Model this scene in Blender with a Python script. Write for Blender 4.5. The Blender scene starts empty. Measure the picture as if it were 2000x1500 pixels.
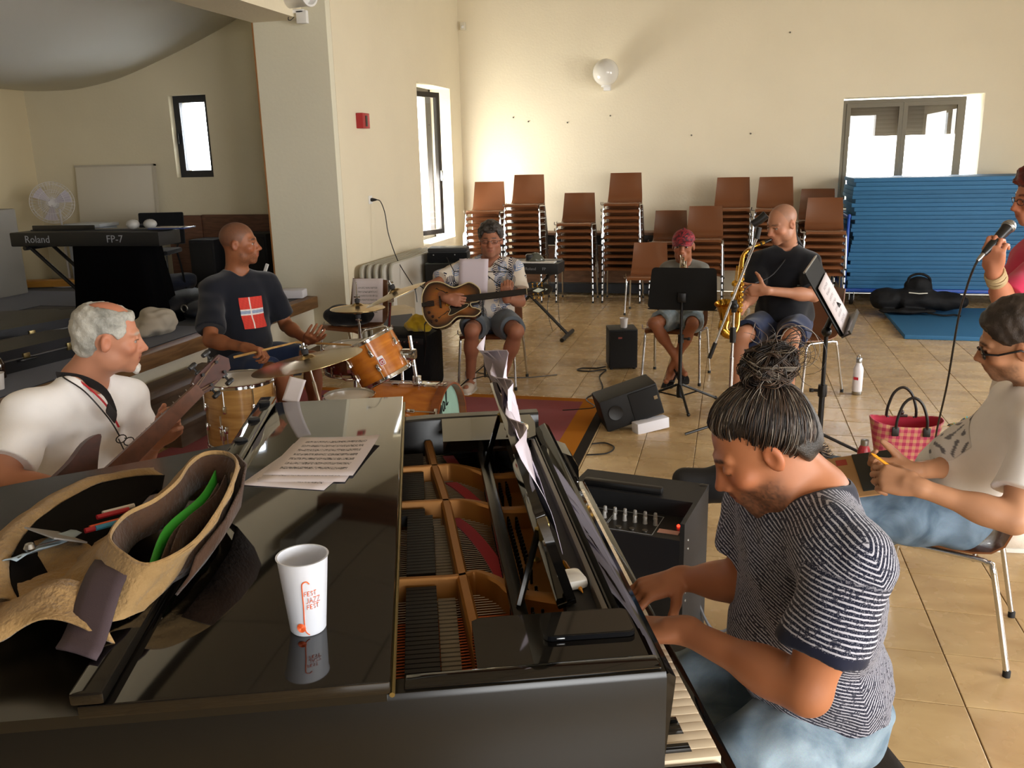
import bpy, bmesh, math, random
import numpy as np
from mathutils import Vector, Matrix, Euler
from mathutils.bvhtree import BVHTree
random.seed(7); np.random.seed(7)
SC = bpy.context.scene; COL = SC.collection
PI = math.pi; R = math.radians

# ---------- camera, world, lights, exposure ----------
def make_camera():
    cd = bpy.data.cameras.new('camera'); cam = bpy.data.objects.new('camera', cd); COL.objects.link(cam)
    yaw, pitch, roll = R(-14.18), R(14.535), R(1.305)
    f = Vector((math.sin(yaw)*math.cos(pitch), math.cos(yaw)*math.cos(pitch), -math.sin(pitch)))
    r = Vector((math.cos(yaw), -math.sin(yaw), 0)); d = f.cross(r)
    r2 = math.cos(roll)*r + math.sin(roll)*d; d2 = -math.sin(roll)*r + math.cos(roll)*d
    m = Matrix((r2, -d2, -f)).transposed().to_4x4(); m.translation = (0, 0, 1.81)
    cam.matrix_world = m
    cd.sensor_width = 36; cd.lens = 36*1700/2000; cd.clip_start = .05; cd.clip_end = 200
    SC.camera = cam
make_camera()
VS = SC.view_settings
SC.display_settings.display_device = 'sRGB'
VS.view_transform = 'Standard'; VS.look = 'None'; VS.gamma = 1; VS.use_curve_mapping = False
VS.exposure = 0.07
W = bpy.data.worlds.new('world'); SC.world = W; W.use_nodes = True
_bg = W.node_tree.nodes['Background']; _bg.inputs[0].default_value = (0.93, 0.97, 1.0, 1); _bg.inputs[1].default_value = 6.0
def area(name, loc, rot, sx, sy, power, color=(1, 1, 1)):
    l = bpy.data.lights.new(name, 'AREA'); l.shape = 'RECTANGLE'; l.size = sx; l.size_y = sy; l.energy = power; l.color = color
    o = bpy.data.objects.new(name, l); COL.objects.link(o); o.location = loc; o.rotation_euler = rot; return o
# daylight entering through the windows (one lamp in each opening)
area('daylight_right_near', (5.25, 1.2, 1.75), (0, R(90), 0), 2.0, 2.4, 190, (1.0, .985, .96))
area('daylight_right_far', (5.25, 7.0, 1.75), (0, R(90), 0), 2.0, 2.4, 165, (1.0, .985, .96))
area('daylight_right_behind', (5.25, -1.9, 1.75), (0, R(90), 0), 2.0, 2.4, 220, (1.0, .985, .96))
area('daylight_behind', (2.8, -3.75, 1.8), (R(90), 0, 0), 2.4, 2.0, 110, (1.0, .985, .96))
area('daylight_left_casement', (-4.05, 10.98, 1.20), (0, R(-97), R(36)), .85, 1.1, 75, (1.0, .99, .97))
area('daylight_back', (2.1, 12.55, 1.85), (R(-90), 0, 0), 1.4, .9, 40, (1.0, .98, .95))
area('daylight_stage', (-5.9, 9.3, 2.12), (R(-90), 0, 0), .34, .72, 12, (.85, .92, 1.0))

# ---------- colours and materials ----------
def C(h):
    h = h.lstrip('#'); v = [int(h[i:i+2], 16)/255 for i in (0, 2, 4)]
    return tuple(x/12.92 if x <= .04045 else ((x+.055)/1.055)**2.4 for x in v) + (1,)
MATS = {}
def nodes(name):
    m = bpy.data.materials.new(name); m.use_nodes = True; nt = m.node_tree
    return m, nt, nt.nodes['Principled BSDF']
def mat(name, col, rough=.5, metal=0.0, spec=.5, bump=0.0, bscale=40.0, var=0.0, vscale=6.0, coat=0.0, trans=0.0, emit=0.0, alpha=1.0, sheen=0.0, stretch=(1, 1, 1), dist=.01, rnd=0.0, sss=0.0):
    if name in MATS: return MATS[name]
    m, nt, b = nodes(name); N, L = nt.nodes, nt.links
    c = C(col) if isinstance(col, str) else tuple(col)
    b.inputs['Base Color'].default_value = c; b.inputs['Roughness'].default_value = rough; b.inputs['Metallic'].default_value = metal
    b.inputs['Specular IOR Level'].default_value = spec; b.inputs['Coat Weight'].default_value = coat; b.inputs['Coat Roughness'].default_value = .05
    b.inputs['Transmission Weight'].default_value = trans; b.inputs['Alpha'].default_value = alpha; b.inputs['Sheen Weight'].default_value = sheen
    if sss: b.inputs['Subsurface Weight'].default_value = sss; b.inputs['Subsurface Radius'].default_value = (.012, .004, .002)
    if emit: b.inputs['Emission Color'].default_value = c; b.inputs['Emission Strength'].default_value = emit
    m.diffuse_color = c
    if bump or var or rnd:
        tc = N.new('ShaderNodeTexCoord'); mp = N.new('ShaderNodeMapping'); mp.inputs['Scale'].default_value = stretch
        L.new(tc.outputs['Object'], mp.inputs['Vector'])
    out = None
    if var:
        n = N.new('ShaderNodeTexNoise'); n.inputs['Scale'].default_value = vscale; n.inputs['Detail'].default_value = 4; L.new(mp.outputs[0], n.inputs['Vector'])
        rmp = N.new('ShaderNodeMapRange'); rmp.inputs[1].default_value = .25; rmp.inputs[2].default_value = .75
        rmp.inputs[3].default_value = 1-var; rmp.inputs[4].default_value = 1+var*.6; L.new(n.outputs['Fac'], rmp.inputs[0])
        out = rmp.outputs[0]
    if rnd:
        oi = N.new('ShaderNodeObjectInfo'); r2 = N.new('ShaderNodeMapRange'); r2.inputs[3].default_value = 1-rnd; r2.inputs[4].default_value = 1+rnd
        L.new(oi.outputs['Random'], r2.inputs[0])
        if out:
            mm = N.new('ShaderNodeMath'); mm.operation = 'MULTIPLY'; L.new(out, mm.inputs[0]); L.new(r2.outputs[0], mm.inputs[1]); out = mm.outputs[0]
        else: out = r2.outputs[0]
    if out:
        v = N.new('ShaderNodeVectorMath'); v.operation = 'SCALE'; v.inputs[0].default_value = c[:3]; L.new(out, v.inputs['Scale'])
        L.new(v.outputs[0], b.inputs['Base Color'])
    if bump:
        n2 = N.new('ShaderNodeTexNoise'); n2.inputs['Scale'].default_value = bscale; n2.inputs['Detail'].default_value = 5; L.new(mp.outputs[0], n2.inputs['Vector'])
        bp = N.new('ShaderNodeBump'); bp.inputs['Strength'].default_value = bump; bp.inputs['Distance'].default_value = dist
        L.new(n2.outputs['Fac'], bp.inputs['Height']); L.new(bp.outputs[0], b.inputs['Normal'])
    MATS[name] = m; return m
def wood(name, c1, c2, rough=.4, scale=3.0, stretch=(1, 12, 12), coat=0.0):
    if name in MATS: return MATS[name]
    m, nt, b = nodes(name); N, L = nt.nodes, nt.links
    tc = N.new('ShaderNodeTexCoord'); mp = N.new('ShaderNodeMapping'); mp.inputs['Scale'].default_value = stretch; L.new(tc.outputs['Object'], mp.inputs[0])
    n = N.new('ShaderNodeTexNoise'); n.inputs['Scale'].default_value = scale; n.inputs['Detail'].default_value = 6; n.inputs['Distortion'].default_value = .6; L.new(mp.outputs[0], n.inputs['Vector'])
    cr = N.new('ShaderNodeValToRGB'); cr.color_ramp.elements[0].color = C(c1); cr.color_ramp.elements[1].color = C(c2)
    cr.color_ramp.elements[0].position = .3; cr.color_ramp.elements[1].position = .7
    L.new(n.outputs['Fac'], cr.inputs[0]); L.new(cr.outputs[0], b.inputs['Base Color'])
    b.inputs['Roughness'].default_value = rough; b.inputs['Coat Weight'].default_value = coat; b.inputs['Coat Roughness'].default_value = .05
    MATS[name] = m; return m
def vcol(name, rough=.55, sss=0.0, spec=.4, bump=0.0, bscale=300, sheen=0.0, dist=.001):
    if name in MATS: return MATS[name]
    m, nt, b = nodes(name); N, L = nt.nodes, nt.links
    a = N.new('ShaderNodeAttribute'); a.attribute_name = 'Col'; L.new(a.outputs['Color'], b.inputs['Base Color'])
    b.inputs['Roughness'].default_value = rough; b.inputs['Specular IOR Level'].default_value = spec; b.inputs['Sheen Weight'].default_value = sheen
    if sss:
        b.inputs['Subsurface Weight'].default_value = sss; b.inputs['Subsurface Radius'].default_value = (.01, .004, .002); b.inputs['Subsurface Scale'].default_value = .6
    if bump:
        tc = N.new('ShaderNodeTexCoord'); n2 = N.new('ShaderNodeTexNoise'); n2.inputs['Scale'].default_value = bscale; L.new(tc.outputs['Object'], n2.inputs['Vector'])
        bp = N.new('ShaderNodeBump'); bp.inputs['Strength'].default_value = bump; bp.inputs['Distance'].default_value = dist
        L.new(n2.outputs['Fac'], bp.inputs['Height']); L.new(bp.outputs[0], b.inputs['Normal'])
    MATS[name] = m; return m

# ---------- things ----------
def tag(o, label=None, cat=None, group=None, kind=None):
    if label: o['label'] = label
    if cat: o['category'] = cat
    if group: o['group'] = group
    if kind: o['kind'] = kind
    return o
def thing(name, label, cat, loc=(0, 0, 0), rz=0.0, group=None, kind=None, rot=None):
    o = bpy.data.objects.new(name, None); o.empty_display_size = .1; COL.objects.link(o)
    o.location = loc; o.rotation_euler = rot if rot else (0, 0, rz)
    return tag(o, label, cat, group, kind)
def dup(root, loc=None, rz=None, label=None, group=None):
    r = root.copy(); COL.objects.link(r)
    if loc is not None: r.location = loc
    if rz is not None: r.rotation_euler = (0, 0, rz)
    if label: r['label'] = label
    if group: r['group'] = group
    for ch in list(root.children):
        c = ch.copy(); COL.objects.link(c); c.parent = r
        for g in list(ch.children):
            d = g.copy(); COL.objects.link(d); d.parent = c
    return r
def T(x=0, y=0, z=0): return Matrix.Translation((x, y, z))
def RX(a): return Matrix.Rotation(a, 4, 'X')
def RY(a): return Matrix.Rotation(a, 4, 'Y')
def RZ(a): return Matrix.Rotation(a, 4, 'Z')
def S3(x, y, z): return Matrix.Diagonal((x, y, z, 1))
def frame(loc, zdir, xhint=(1, 0, 0)):
    z = Vector(zdir).normalized(); x = Vector(xhint); x = (x - z*x.dot(z))
    if x.length < 1e-4: x = Vector((0, 1, 0)); x = x - z*x.dot(z)
    x.normalize(); y = z.cross(x)
    m = Matrix((x, y, z)).transposed().to_4x4(); m.translation = loc; return m
def catmull(P, n=6, closed=False):
    P = [Vector(p) for p in P]; out = []; k = len(P)
    for i in range(k if closed else k-1):
        if closed: a, b, c, d = P[(i-1) % k], P[i], P[(i+1) % k], P[(i+2) % k]
        else: a, b, c, d = P[max(i-1, 0)], P[i], P[i+1], P[min(i+2, k-1)]
        for j in range(n):
            t = j/n
            out.append(.5*((2*b) + (c-a)*t + (2*a-5*b+4*c-d)*t*t + (3*b-a-3*c+d)*t**3))
    if not closed: out.append(P[-1])
    return out
class MB:
    def __init__(s): s.v = []; s.f = []
    def add(s, vs, fs, M=None):
        o = len(s.v)
        s.v += [tuple(M @ Vector(v)) for v in vs] if M is not None else [tuple(v) for v in vs]
        s.f += [tuple(i+o for i in f) for f in fs]; return s
    def box(s, x0, x1, y0, y1, z0, z1, M=None, b=0.0):
        if b <= 0:
            vs = [(x, y, z) for z in (z0, z1) for y in (y0, y1) for x in (x0, x1)]
            return s.add(vs, [(0, 2, 3, 1), (4, 5, 7, 6), (0, 1, 5, 4), (2, 6, 7, 3), (0, 4, 6, 2), (1, 3, 7, 5)], M)
        bm = bmesh.new(); bmesh.ops.create_cube(bm, size=1)
        for v in bm.verts: v.co = Vector(((x0+x1)/2+v.co.x*(x1-x0), (y0+y1)/2+v.co.y*(y1-y0), (z0+z1)/2+v.co.z*(z1-z0)))
        b = min(b, .49*min(x1-x0, y1-y0, z1-z0))
        bmesh.ops.bevel(bm, geom=bm.edges[:], offset=b, segments=2, profile=.6, affect='EDGES')
        return s.bm(bm, M)
    def bm(s, bm, M=None):
        bm.verts.index_update(); s.add([v.co.copy() for v in bm.verts], [[v.index for v in f.verts] for f in bm.faces], M); bm.free(); return s
    def tube(s, P, r, n=8, M=None, closed=False, caps=True, flat=1.0, up=None):
        P = [Vector(p) for p in P]; k = len(P)
        rr = r if isinstance(r, (list, tuple, np.ndarray)) else [r]*k
        vs = []; fs = []; X = None
        for i in range(k):
            if closed: t = P[(i+1) % k]-P[(i-1) % k]
            else: t = P[min(i+1, k-1)]-P[max(i-1, 0)]
            if t.length < 1e-9: t = Vector((0, 0, 1))
            t.normalize()
            if X is None:
                a = Vector(up) if up else (Vector((0, 0, 1)) if abs(t.z) < .9 else Vector((1, 0, 0)))
                X = (a - t*a.dot(t)).normalized()
            else:
                X = X - t*X.dot(t)
                X = X.normalized() if X.length > 1e-6 else t.orthogonal().normalized()
            Y = t.cross(X)
            for j in range(n):
                a = 2*PI*j/n; vs.append(P[i] + (X*math.cos(a) + Y*math.sin(a)*flat)*rr[i])
        for i in range(k if closed else k-1):
            i2 = (i+1) % k
            for j in range(n): fs.append((i*n+j, i*n+(j+1) % n, i2*n+(j+1) % n, i2*n+j))
        if caps and not closed: fs += [tuple(range(n-1, -1, -1)), tuple((k-1)*n+j for j in range(n))]
        return s.add(vs, fs, M)
    def cyl(s, p0, p1, r, n=12, r2=None, M=None): return s.tube([p0, p1], [r, r if r2 is None else r2], n, M)
    def lathe(s, prof, n=24, M=None, caps=True, a0=0.0, a1=2*PI):
        vs = []; fs = []; k = len(prof); full = abs(a1-a0-2*PI) < 1e-6; m = n if full else n+1
        for r, z in prof:
            for j in range(m): a = a0+(a1-a0)*j/n; vs.append((r*math.cos(a), r*math.sin(a), z))
        for i in range(k-1):
            for j in range(n): j2 = (j+1) % m; fs.append((i*m+j, i*m+j2, (i+1)*m+j2, (i+1)*m+j))
        if caps and full:
            if prof[0][0] > 1e-5: fs.append(tuple(range(m-1, -1, -1)))
            if prof[-1][0] > 1e-5: fs.append(tuple((k-1)*m+j for j in range(m)))
        return s.add(vs, fs, M)
    def prism(s, poly, z0, z1, M=None, holes=None):
        n = len(poly); vs = [(x, y, z0) for x, y in poly]+[(x, y, z1) for x, y in poly]
        fs = [tuple(range(n-1, -1, -1)), tuple(range(n, 2*n))]+[(i, (i+1) % n, n+(i+1) % n, n+i) for i in range(n)]
        return s.add(vs, fs, M)
    def ball(s, c, r, n=12, m=8, M=None):
        r = r if isinstance(r, (tuple, list)) else (r, r, r)
        vs = [(c[0], c[1], c[2]-r[2])]; fs = []
        for i in range(1, m):
            ph = -PI/2+PI*i/m
            for j in range(n): a = 2*PI*j/n; vs.append((c[0]+r[0]*math.cos(ph)*math.cos(a), c[1]+r[1]*math.cos(ph)*math.sin(a), c[2]+r[2]*math.sin(ph)))
        vs.append((c[0], c[1], c[2]+r[2])); e = len(vs)-1
        for j in range(n):
            j2 = (j+1) % n; fs.append((0, 1+j2, 1+j)); fs.append((e, e-n+j, e-n+j2))
            for i in range(m-2): a = 1+i*n; fs.append((a+j, a+j2, a+n+j2, a+n+j))
        return s.add(vs, fs, M)
    def sheet(s, G, th=0.0, M=None, closed_u=False):
        """G: rows of points; th > 0 gives a real thickness below the sheet"""
        h = len(G); w = len(G[0]); top = [Vector(p) for row in G for p in row]; fs = []
        nrm = [Vector((0, 0, 0)) for _ in top]
        for i in range(h-1):
            for j in range(w if closed_u else w-1):
                j2 = (j+1) % w; f = (i*w+j, i*w+j2, (i+1)*w+j2, (i+1)*w+j); fs.append(f)
                nn = (top[f[2]]-top[f[0]]).cross(top[f[3]]-top[f[1]])
                for q in f: nrm[q] += nn
        if th == 0: return s.add(top, fs, M)
        k = len(top); bot = [p - (n.normalized() if n.length > 0 else Vector((0, 0, 1)))*th for p, n in zip(top, nrm)]
        fs2 = [tuple(q+k for q in reversed(f)) for f in fs]; side = []
        bd = [] if closed_u else [(i*w, (i+1)*w) for i in range(h-1)]+[((i+1)*w+w-1, i*w+w-1) for i in range(h-1)]
        rng = range(w if closed_u else w-1)
        bd += [(j+1 if j+1 < w else 0, j) for j in rng]+[((h-1)*w+j, (h-1)*w+(j+1) % w) for j in rng]
        for a, b2 in bd: side.append((a, b2, b2+k, a+k))
        return s.add(top+bot, fs+fs2+side, M)
    def data(s, name, m, smooth=40, cols=None):
        me = bpy.data.meshes.new(name); me.from_pydata(s.v, [], s.f); me.update()
        if m: me.materials.append(m)
        if smooth:
            me.shade_smooth()
            if smooth < 180: me.set_sharp_from_angle(angle=R(smooth))
        if cols is not None:
            a = me.color_attributes.new('Col', 'FLOAT_COLOR', 'POINT'); a.data.foreach_set('color', np.asarray(cols, dtype=np.float32).ravel())
        return me
    def build(s, name, m, parent=None, smooth=40, label=None, cols=None, world=False, fix=False, kind=None, M=None):
        me = s.data(name, m, smooth, cols)
        if fix:
            bm = bmesh.new(); bm.from_mesh(me); bmesh.ops.recalc_face_normals(bm, faces=bm.faces[:]); bm.to_mesh(me); bm.free()
            if smooth and smooth < 180: me.set_sharp_from_angle(angle=R(smooth))
        return obj(name, me, parent, label, world, kind, M)
def obj(name, me, parent=None, label=None, world=False, kind=None, M=None):
    o = bpy.data.objects.new(name, me); COL.objects.link(o)
    if M is not None: o.matrix_basis = M
    if parent is not None:
        o.parent = parent
        if world: o.matrix_basis = parent_world(parent).inverted() @ (M if M is not None else Matrix())
    if label: o['label'] = label
    if kind: o['kind'] = kind
    return o
def parent_world(o):
    m = o.matrix_basis.copy() if o.rotation_mode == 'XYZ' else o.matrix_basis.copy()
    while o.parent: o = o.parent; m = o.matrix_basis @ m
    return m
def text(name, body, size, m, parent, M, label=None, depth=.0006, align='CENTER', world=False, shear=0.0):
    cu = bpy.data.curves.new(name, 'FONT'); cu.body = body; cu.size = size; cu.align_x = align; cu.align_y = 'CENTER'; cu.extrude = depth; cu.shear = shear; cu.resolution_u = 2
    t = bpy.data.objects.new(name, cu); COL.objects.link(t)
    dg = bpy.context.evaluated_depsgraph_get(); me = bpy.data.meshes.new_from_object(t.evaluated_get(dg)); me.name = name
    bpy.data.objects.remove(t); bpy.data.curves.remove(cu)
    me.materials.clear(); me.materials.append(m)
    return obj(name, me, parent, label, world, None, M)
def rrect(w, h, r, n=4, cx=0.0, cy=0.0):
    out = []
    for qx, qy, a0 in ((1, 1, 0), (-1, 1, PI/2), (-1, -1, PI), (1, -1, 3*PI/2)):
        for i in range(n+1):
            a = a0+PI/2*i/n; out.append((cx+qx*(w/2-r)+r*math.cos(a), cy+qy*(h/2-r)+r*math.sin(a)))
    return out
def wrinkle(P, amp, f, seed=0):
    x, y, z = P[..., 0], P[..., 1], P[..., 2]; s = seed*1.7
    w1 = np.sin(f*(x*.9+z*.7)+1.9*np.sin(f*.6*y+s)+s); w2 = np.sin(f*1.5*(z-.6*x+.3*y)+1.5*np.sin(f*.7*(x+z)+2*s)); w3 = np.sin(f*.55*(y+z*.5)+s*3)
    return amp*(.5*w1+.3*w2+.4*w3)
# common materials
CHROME = mat('chrome', '#d2d4d6', .12, 1.0)
STEEL = mat('steel', '#a9abac', .3, 1.0)
BLACKP = mat('black_plastic', '#121213', .42)
BLACKM = mat('black_metal', '#0d0d0e', .35, spec=.5)
BLACKF = mat('black_fabric', '#0f1013', .95, spec=.15, bump=.4, bscale=500, dist=.002, sheen=.15)
RUBBER = mat('black_rubber', '#141414', .7)
WHITEP = mat('white_plastic', '#e9e8e6', .4)
PAPER = mat('paper', '#e4dde0', .7, spec=.2)
BRASS = mat('brass', '#caa044', .2, 1.0)
# ================= the room =================
WALL = mat('plaster_wall', '#ebe0c6', .9, spec=.15, bump=.35, bscale=38, var=.035, vscale=1.4, dist=.008)
WALLW = mat('plaster_pillar', '#e6e1cc', .9, spec=.15, bump=.25, bscale=30, var=.03, vscale=1.2, dist=.006)
CEIL = mat('ceiling_paint', '#e6e2da', .9, spec=.1); PANEL = mat('ceiling_panel', '#a79c8a', .9, spec=.1)
XL, YB, ZC = -3.7, 12.1, 4.4
XR, YF = 5.3, -3.8
def wall_holes(u0, u1, z0, z1, holes):
    """rectangles that fill a wall around its openings"""
    us = sorted({u0, u1, *[h[0] for h in holes], *[h[1] for h in holes]}); zs = sorted({z0, z1, *[h[2] for h in holes], *[h[3] for h in holes]})
    out = []
    for a, b in zip(us, us[1:]):
        for c, d in zip(zs, zs[1:]):
            if not any(h[0] <= a and b <= h[1] and h[2] <= c and d <= h[3] for h in holes): out.append((a, b, c, d))
    return out
def wall(name, axis, p0, p1, u0, u1, z0, z1, holes, m):
    b = MB()
    for a, c, e, g in wall_holes(u0, u1, z0, z1, holes):
        if axis == 'y': b.box(a, c, p0, p1, e, g)
        else: b.box(p0, p1, a, c, e, g)
    return tag(b.build(name, m, smooth=0), kind='structure')
W1 = (1.31, 2.92, 1.08, 2.45)      # back window  (x0,x1,z0,z1)
W2 = (10.33, 11.63, .78, 2.72)     # left window (y0,y1,z0,z1)
W3 = (-6.16, -5.69, 1.68, 2.57)    # stage window
wall('wall_back', 'y', YB, YB+.4, XL, XR+.3, 0, ZC, [W1], WALL)
wall('wall_left', 'x', XL-.4, XL, 8.06, YB+.4, 0, ZC, [W2], WALL)
wall('wall_right', 'x', XR, XR+.3, YF-.3, YB, 0, ZC, [(0, 2.4, .75, 2.75), (5.8, 8.2, .75, 2.75), (-3.1, -.7, .75, 2.75)], WALL)
wall('wall_front', 'y', YF-.3, YF, -8.4, XR, 0, ZC, [(1.6, 4.0, .8, 2.8)], mat('dark_unseen_wall', '#6b5a46', .7))  # unseen wall, finish made up dark so the near piano side reflects little light
tag(MB().box(XL-.75, XL-.002, 7.96, 8.058, 0, ZC).build('pillar', WALLW, smooth=0), 'pale plaster pillar between the stage and the hall', kind='structure')
# orange brown edge strip on the stage side of the pillar
tag(MB().box(XL-.765, XL-.752, 7.955, 8.05, .5, 3.1).build('trim_1', mat('edge_trim', '#9a6a3c', .6), smooth=0), kind='structure')
tag(MB().box(XL-.75, XL-.24, YF, 7.955, 3.1, ZC).build('beam', WALL, smooth=0), 'plaster beam over the stage front', kind='structure')
cl = tag(MB().box(XL-.75, XR, YF, YB, ZC+.02, ZC+.1).build('ceiling', mat('ceiling_joint', '#3a332b', .9), smooth=0), kind='structure')
pm = MB().box(-.59, .59, -.59, .59, -.02, .02).data('ceiling_panel', PANEL, 0)
for i in range(8):
    for j in range(13): obj('ceiling_panel', pm, cl).location = (XL+.6+1.2*i, YF+.6+1.2*j, ZC)
tag(MB().box(XL-.4, XR, 7.72, 7.95, 3.75, ZC).build('roof_beam', wood('roof_beam_wood', '#4a2f1e', '#6b4630', .6, 2, (1, 8, 8)), smooth=0), 'brown wooden roof beam by the pillar', kind='structure')

# stage alcove: back wall, side wall, vaulted ceiling
YS = 9.0
wall('wall_stage_back', 'y', YS, YS+.3, -8.4, XL-.41, 0, ZC, [W3], mat('stage_wall', '#d9cfb4', .9, spec=.1, bump=.2, bscale=30, var=.05, vscale=1.2))
tag(MB().box(-8.4, -8.06, YF, YS, 0, ZC).build('wall_stage_left', mat('stage_side_wall', '#dccdaa', .9, spec=.1, var=.04, vscale=1), smooth=0), kind='structure')
arc = [(-8.06, 2.755), (-7.7, 2.74), (-7.3, 2.75), (-6.76, 2.84), (-6.08, 3.05), (-5.61, 3.22), (-5.29, 3.35), (-4.9, 3.56), (-4.46, 3.85)]
arc = [(p.x, p.y) for p in catmull([(a, b, 0) for a, b in arc], 4)]
g = [[(x, YF, z) for x, z in arc], [(x, YS, z) for x, z in arc]]
tag(MB().sheet(g, .06).build('ceiling_stage', CEIL, smooth=180), 'curved white ceiling over the stage', kind='structure')
# ---- floor: grout bed and square tiles ----
fl = tag(MB().box(-4.07, XR, YF, YB, -.06, -.004).build('floor', mat('grout', '#6d563c', .9), smooth=0), kind='structure')
def tile_material():
    m, nt, b = nodes('floor_tile'); N, L = nt.nodes, nt.links
    geo = N.new('ShaderNodeNewGeometry'); sc = N.new('ShaderNodeVectorMath'); sc.operation = 'MULTIPLY_ADD'
    sc.inputs[1].default_value = (1/.33, 1/.33, 0); sc.inputs[2].default_value = (-.826/.33+.0, -2.83/.33, 0); L.new(geo.outputs['Position'], sc.inputs[0])
    fr = N.new('ShaderNodeVectorMath'); fr.operation = 'FLOOR'; L.new(sc.outputs[0], fr.inputs[0])
    wn = N.new('ShaderNodeTexWhiteNoise'); wn.noise_dimensions = '2D'; L.new(fr.outputs[0], wn.inputs['Vector'])
    off = N.new('ShaderNodeVectorMath'); off.operation = 'MULTIPLY_ADD'; off.inputs[1].default_value = (7, 9, 3); L.new(wn.outputs['Color'], off.inputs[0]); L.new(geo.outputs['Position'], off.inputs[2])
    mp = N.new('ShaderNodeMapping'); mp.inputs['Scale'].default_value = (2.6, 5.0, 1); L.new(off.outputs[0], mp.inputs[0])
    n = N.new('ShaderNodeTexNoise'); n.inputs['Scale'].default_value = 1.0; n.inputs['Detail'].default_value = 5; n.inputs['Distortion'].default_value = .5; L.new(mp.outputs[0], n.inputs['Vector'])
    cr = N.new('ShaderNodeValToRGB'); e = cr.color_ramp.elements; e[0].color = C('#ab8c60'); e[1].color = C('#caad7e'); e[0].position = .25; e[1].position = .68
    L.new(n.outputs['Fac'], cr.inputs[0])
    mr = N.new('ShaderNodeMapRange'); mr.inputs[3].default_value = .9; mr.inputs[4].default_value = 1.07; L.new(wn.outputs['Value'], mr.inputs[0])
    v = N.new('ShaderNodeVectorMath'); v.operation = 'SCALE'; L.new(cr.outputs[0], v.inputs[0]); L.new(mr.outputs[0], v.inputs['Scale'])
    L.new(v.outputs[0], b.inputs['Base Color']); b.inputs['Roughness'].default_value = .26; b.inputs['Specular IOR Level'].default_value = .5
    n3 = N.new('ShaderNodeTexNoise'); n3.inputs['Scale'].default_value = 9; L.new(geo.outputs['Position'], n3.inputs['Vector'])
    mr2 = N.new('ShaderNodeMapRange'); mr2.inputs[3].default_value = .17; mr2.inputs[4].default_value = .36; L.new(n3.outputs['Fac'], mr2.inputs[0]); L.new(mr2.outputs[0], b.inputs['Roughness'])
    bp = N.new('ShaderNodeBump'); bp.inputs['Strength'].default_value = .08; bp.inputs['Distance'].default_value = .01; L.new(n3.outputs['Fac'], bp.inputs['Height']); L.new(bp.outputs[0], b.inputs['Normal'])
    return m
TILE = tile_material()
def tile_geo(b, M=None):
    s = .163; e = .1605
    vs = [(-s, -s, -.0035), (s, -s, -.0035), (s, s, -.0035), (-s, s, -.0035), (-s, -s, -.001), (s, -s, -.001), (s, s, -.001), (-s, s, -.001), (-e, -e, 0), (e, -e, 0), (e, e, 0), (-e, e, 0)]
    fs = [(8, 9, 10, 11)]+[(i, (i+1) % 4, 4+(i+1) % 4, 4+i) for i in range(4)]+[(4+i, 4+(i+1) % 4, 8+(i+1) % 4, 8+i) for i in range(4)]
    b.add(vs, fs, M)
tb = MB(); tile_geo(tb); tile_me = tb.data('tile', TILE, 0)
cells = []
rest = MB()
for i in range(-15, 14):
    for j in range(-20, 29):
        x = .826+.165+.33*i; y = 2.83+.165+.33*j
        if x < -4.05+.16 or x > XR-.16 or y < YF+.16 or y > YB-.16: continue
        # nearest tiles in the camera's view become single pieces, all others one joined part
        th = math.degrees(math.atan2(x, y))
        vis = y > 1.9 and -48 < th < 17 and y < 9.6 and not (x < -.55 and y < 4.6) and not (x < -2.4) and not (x < .2 and y < 2.6)
        cells.append((x, y, vis))
near = sorted([c for c in cells if c[2]], key=lambda c: c[0]**2+c[1]**2)[:300]
ns = set((c[0], c[1]) for c in near)
for x, y, vis in cells:
    if (x, y) in ns:
        o = obj('tile', tile_me, fl); o.location = (x, y, 0)
    else: tile_geo(rest, T(x, y, 0))
tag(rest.build('tile_field', TILE, fl, smooth=0), kind='stuff')
# ---- stage platform ----
st = thing('stage', 'low white stage with a wooden nosing and dark carpet', 'stage', (0, 0, 0)); del st['category']; st['kind'] = 'structure'
MB().box(-8.06, -4.06, YF, YS, 0, .46).build('riser', mat('stage_riser', '#e2dcc9', .85, bump=.2, bscale=30, spec=.1), st, smooth=0)
MB().box(-4.12, -4.0, YF, 7.95, .40, .515, b=.008).build('nosing', wood('stage_wood', '#5a3c20', '#8d683f', .5, 2.5, (9, 1, 9)), st)
MB().box(-8.06, -4.12, YF, YS, .462, .51).build('carpet', mat('stage_carpet', '#101218', .95, spec=.1, bump=.4, bscale=260, var=.25, vscale=3, sheen=.2), st, smooth=0)
bl = MB().box(-8.0, -6.55, 3.0, 8.0, .511, .514); bl.box(-6.55, -4.8, 7.1, 8.6, .511, .514); bl.box(-5.3, -4.14, 3.2, 6.3, .511, .5135)
bl.build('carpet_runner', mat('blue_carpet', '#232f4c', .95, spec=.1, bump=.4, bscale=260, sheen=.3), st, smooth=0, label='dark blue carpet runner')
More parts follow.
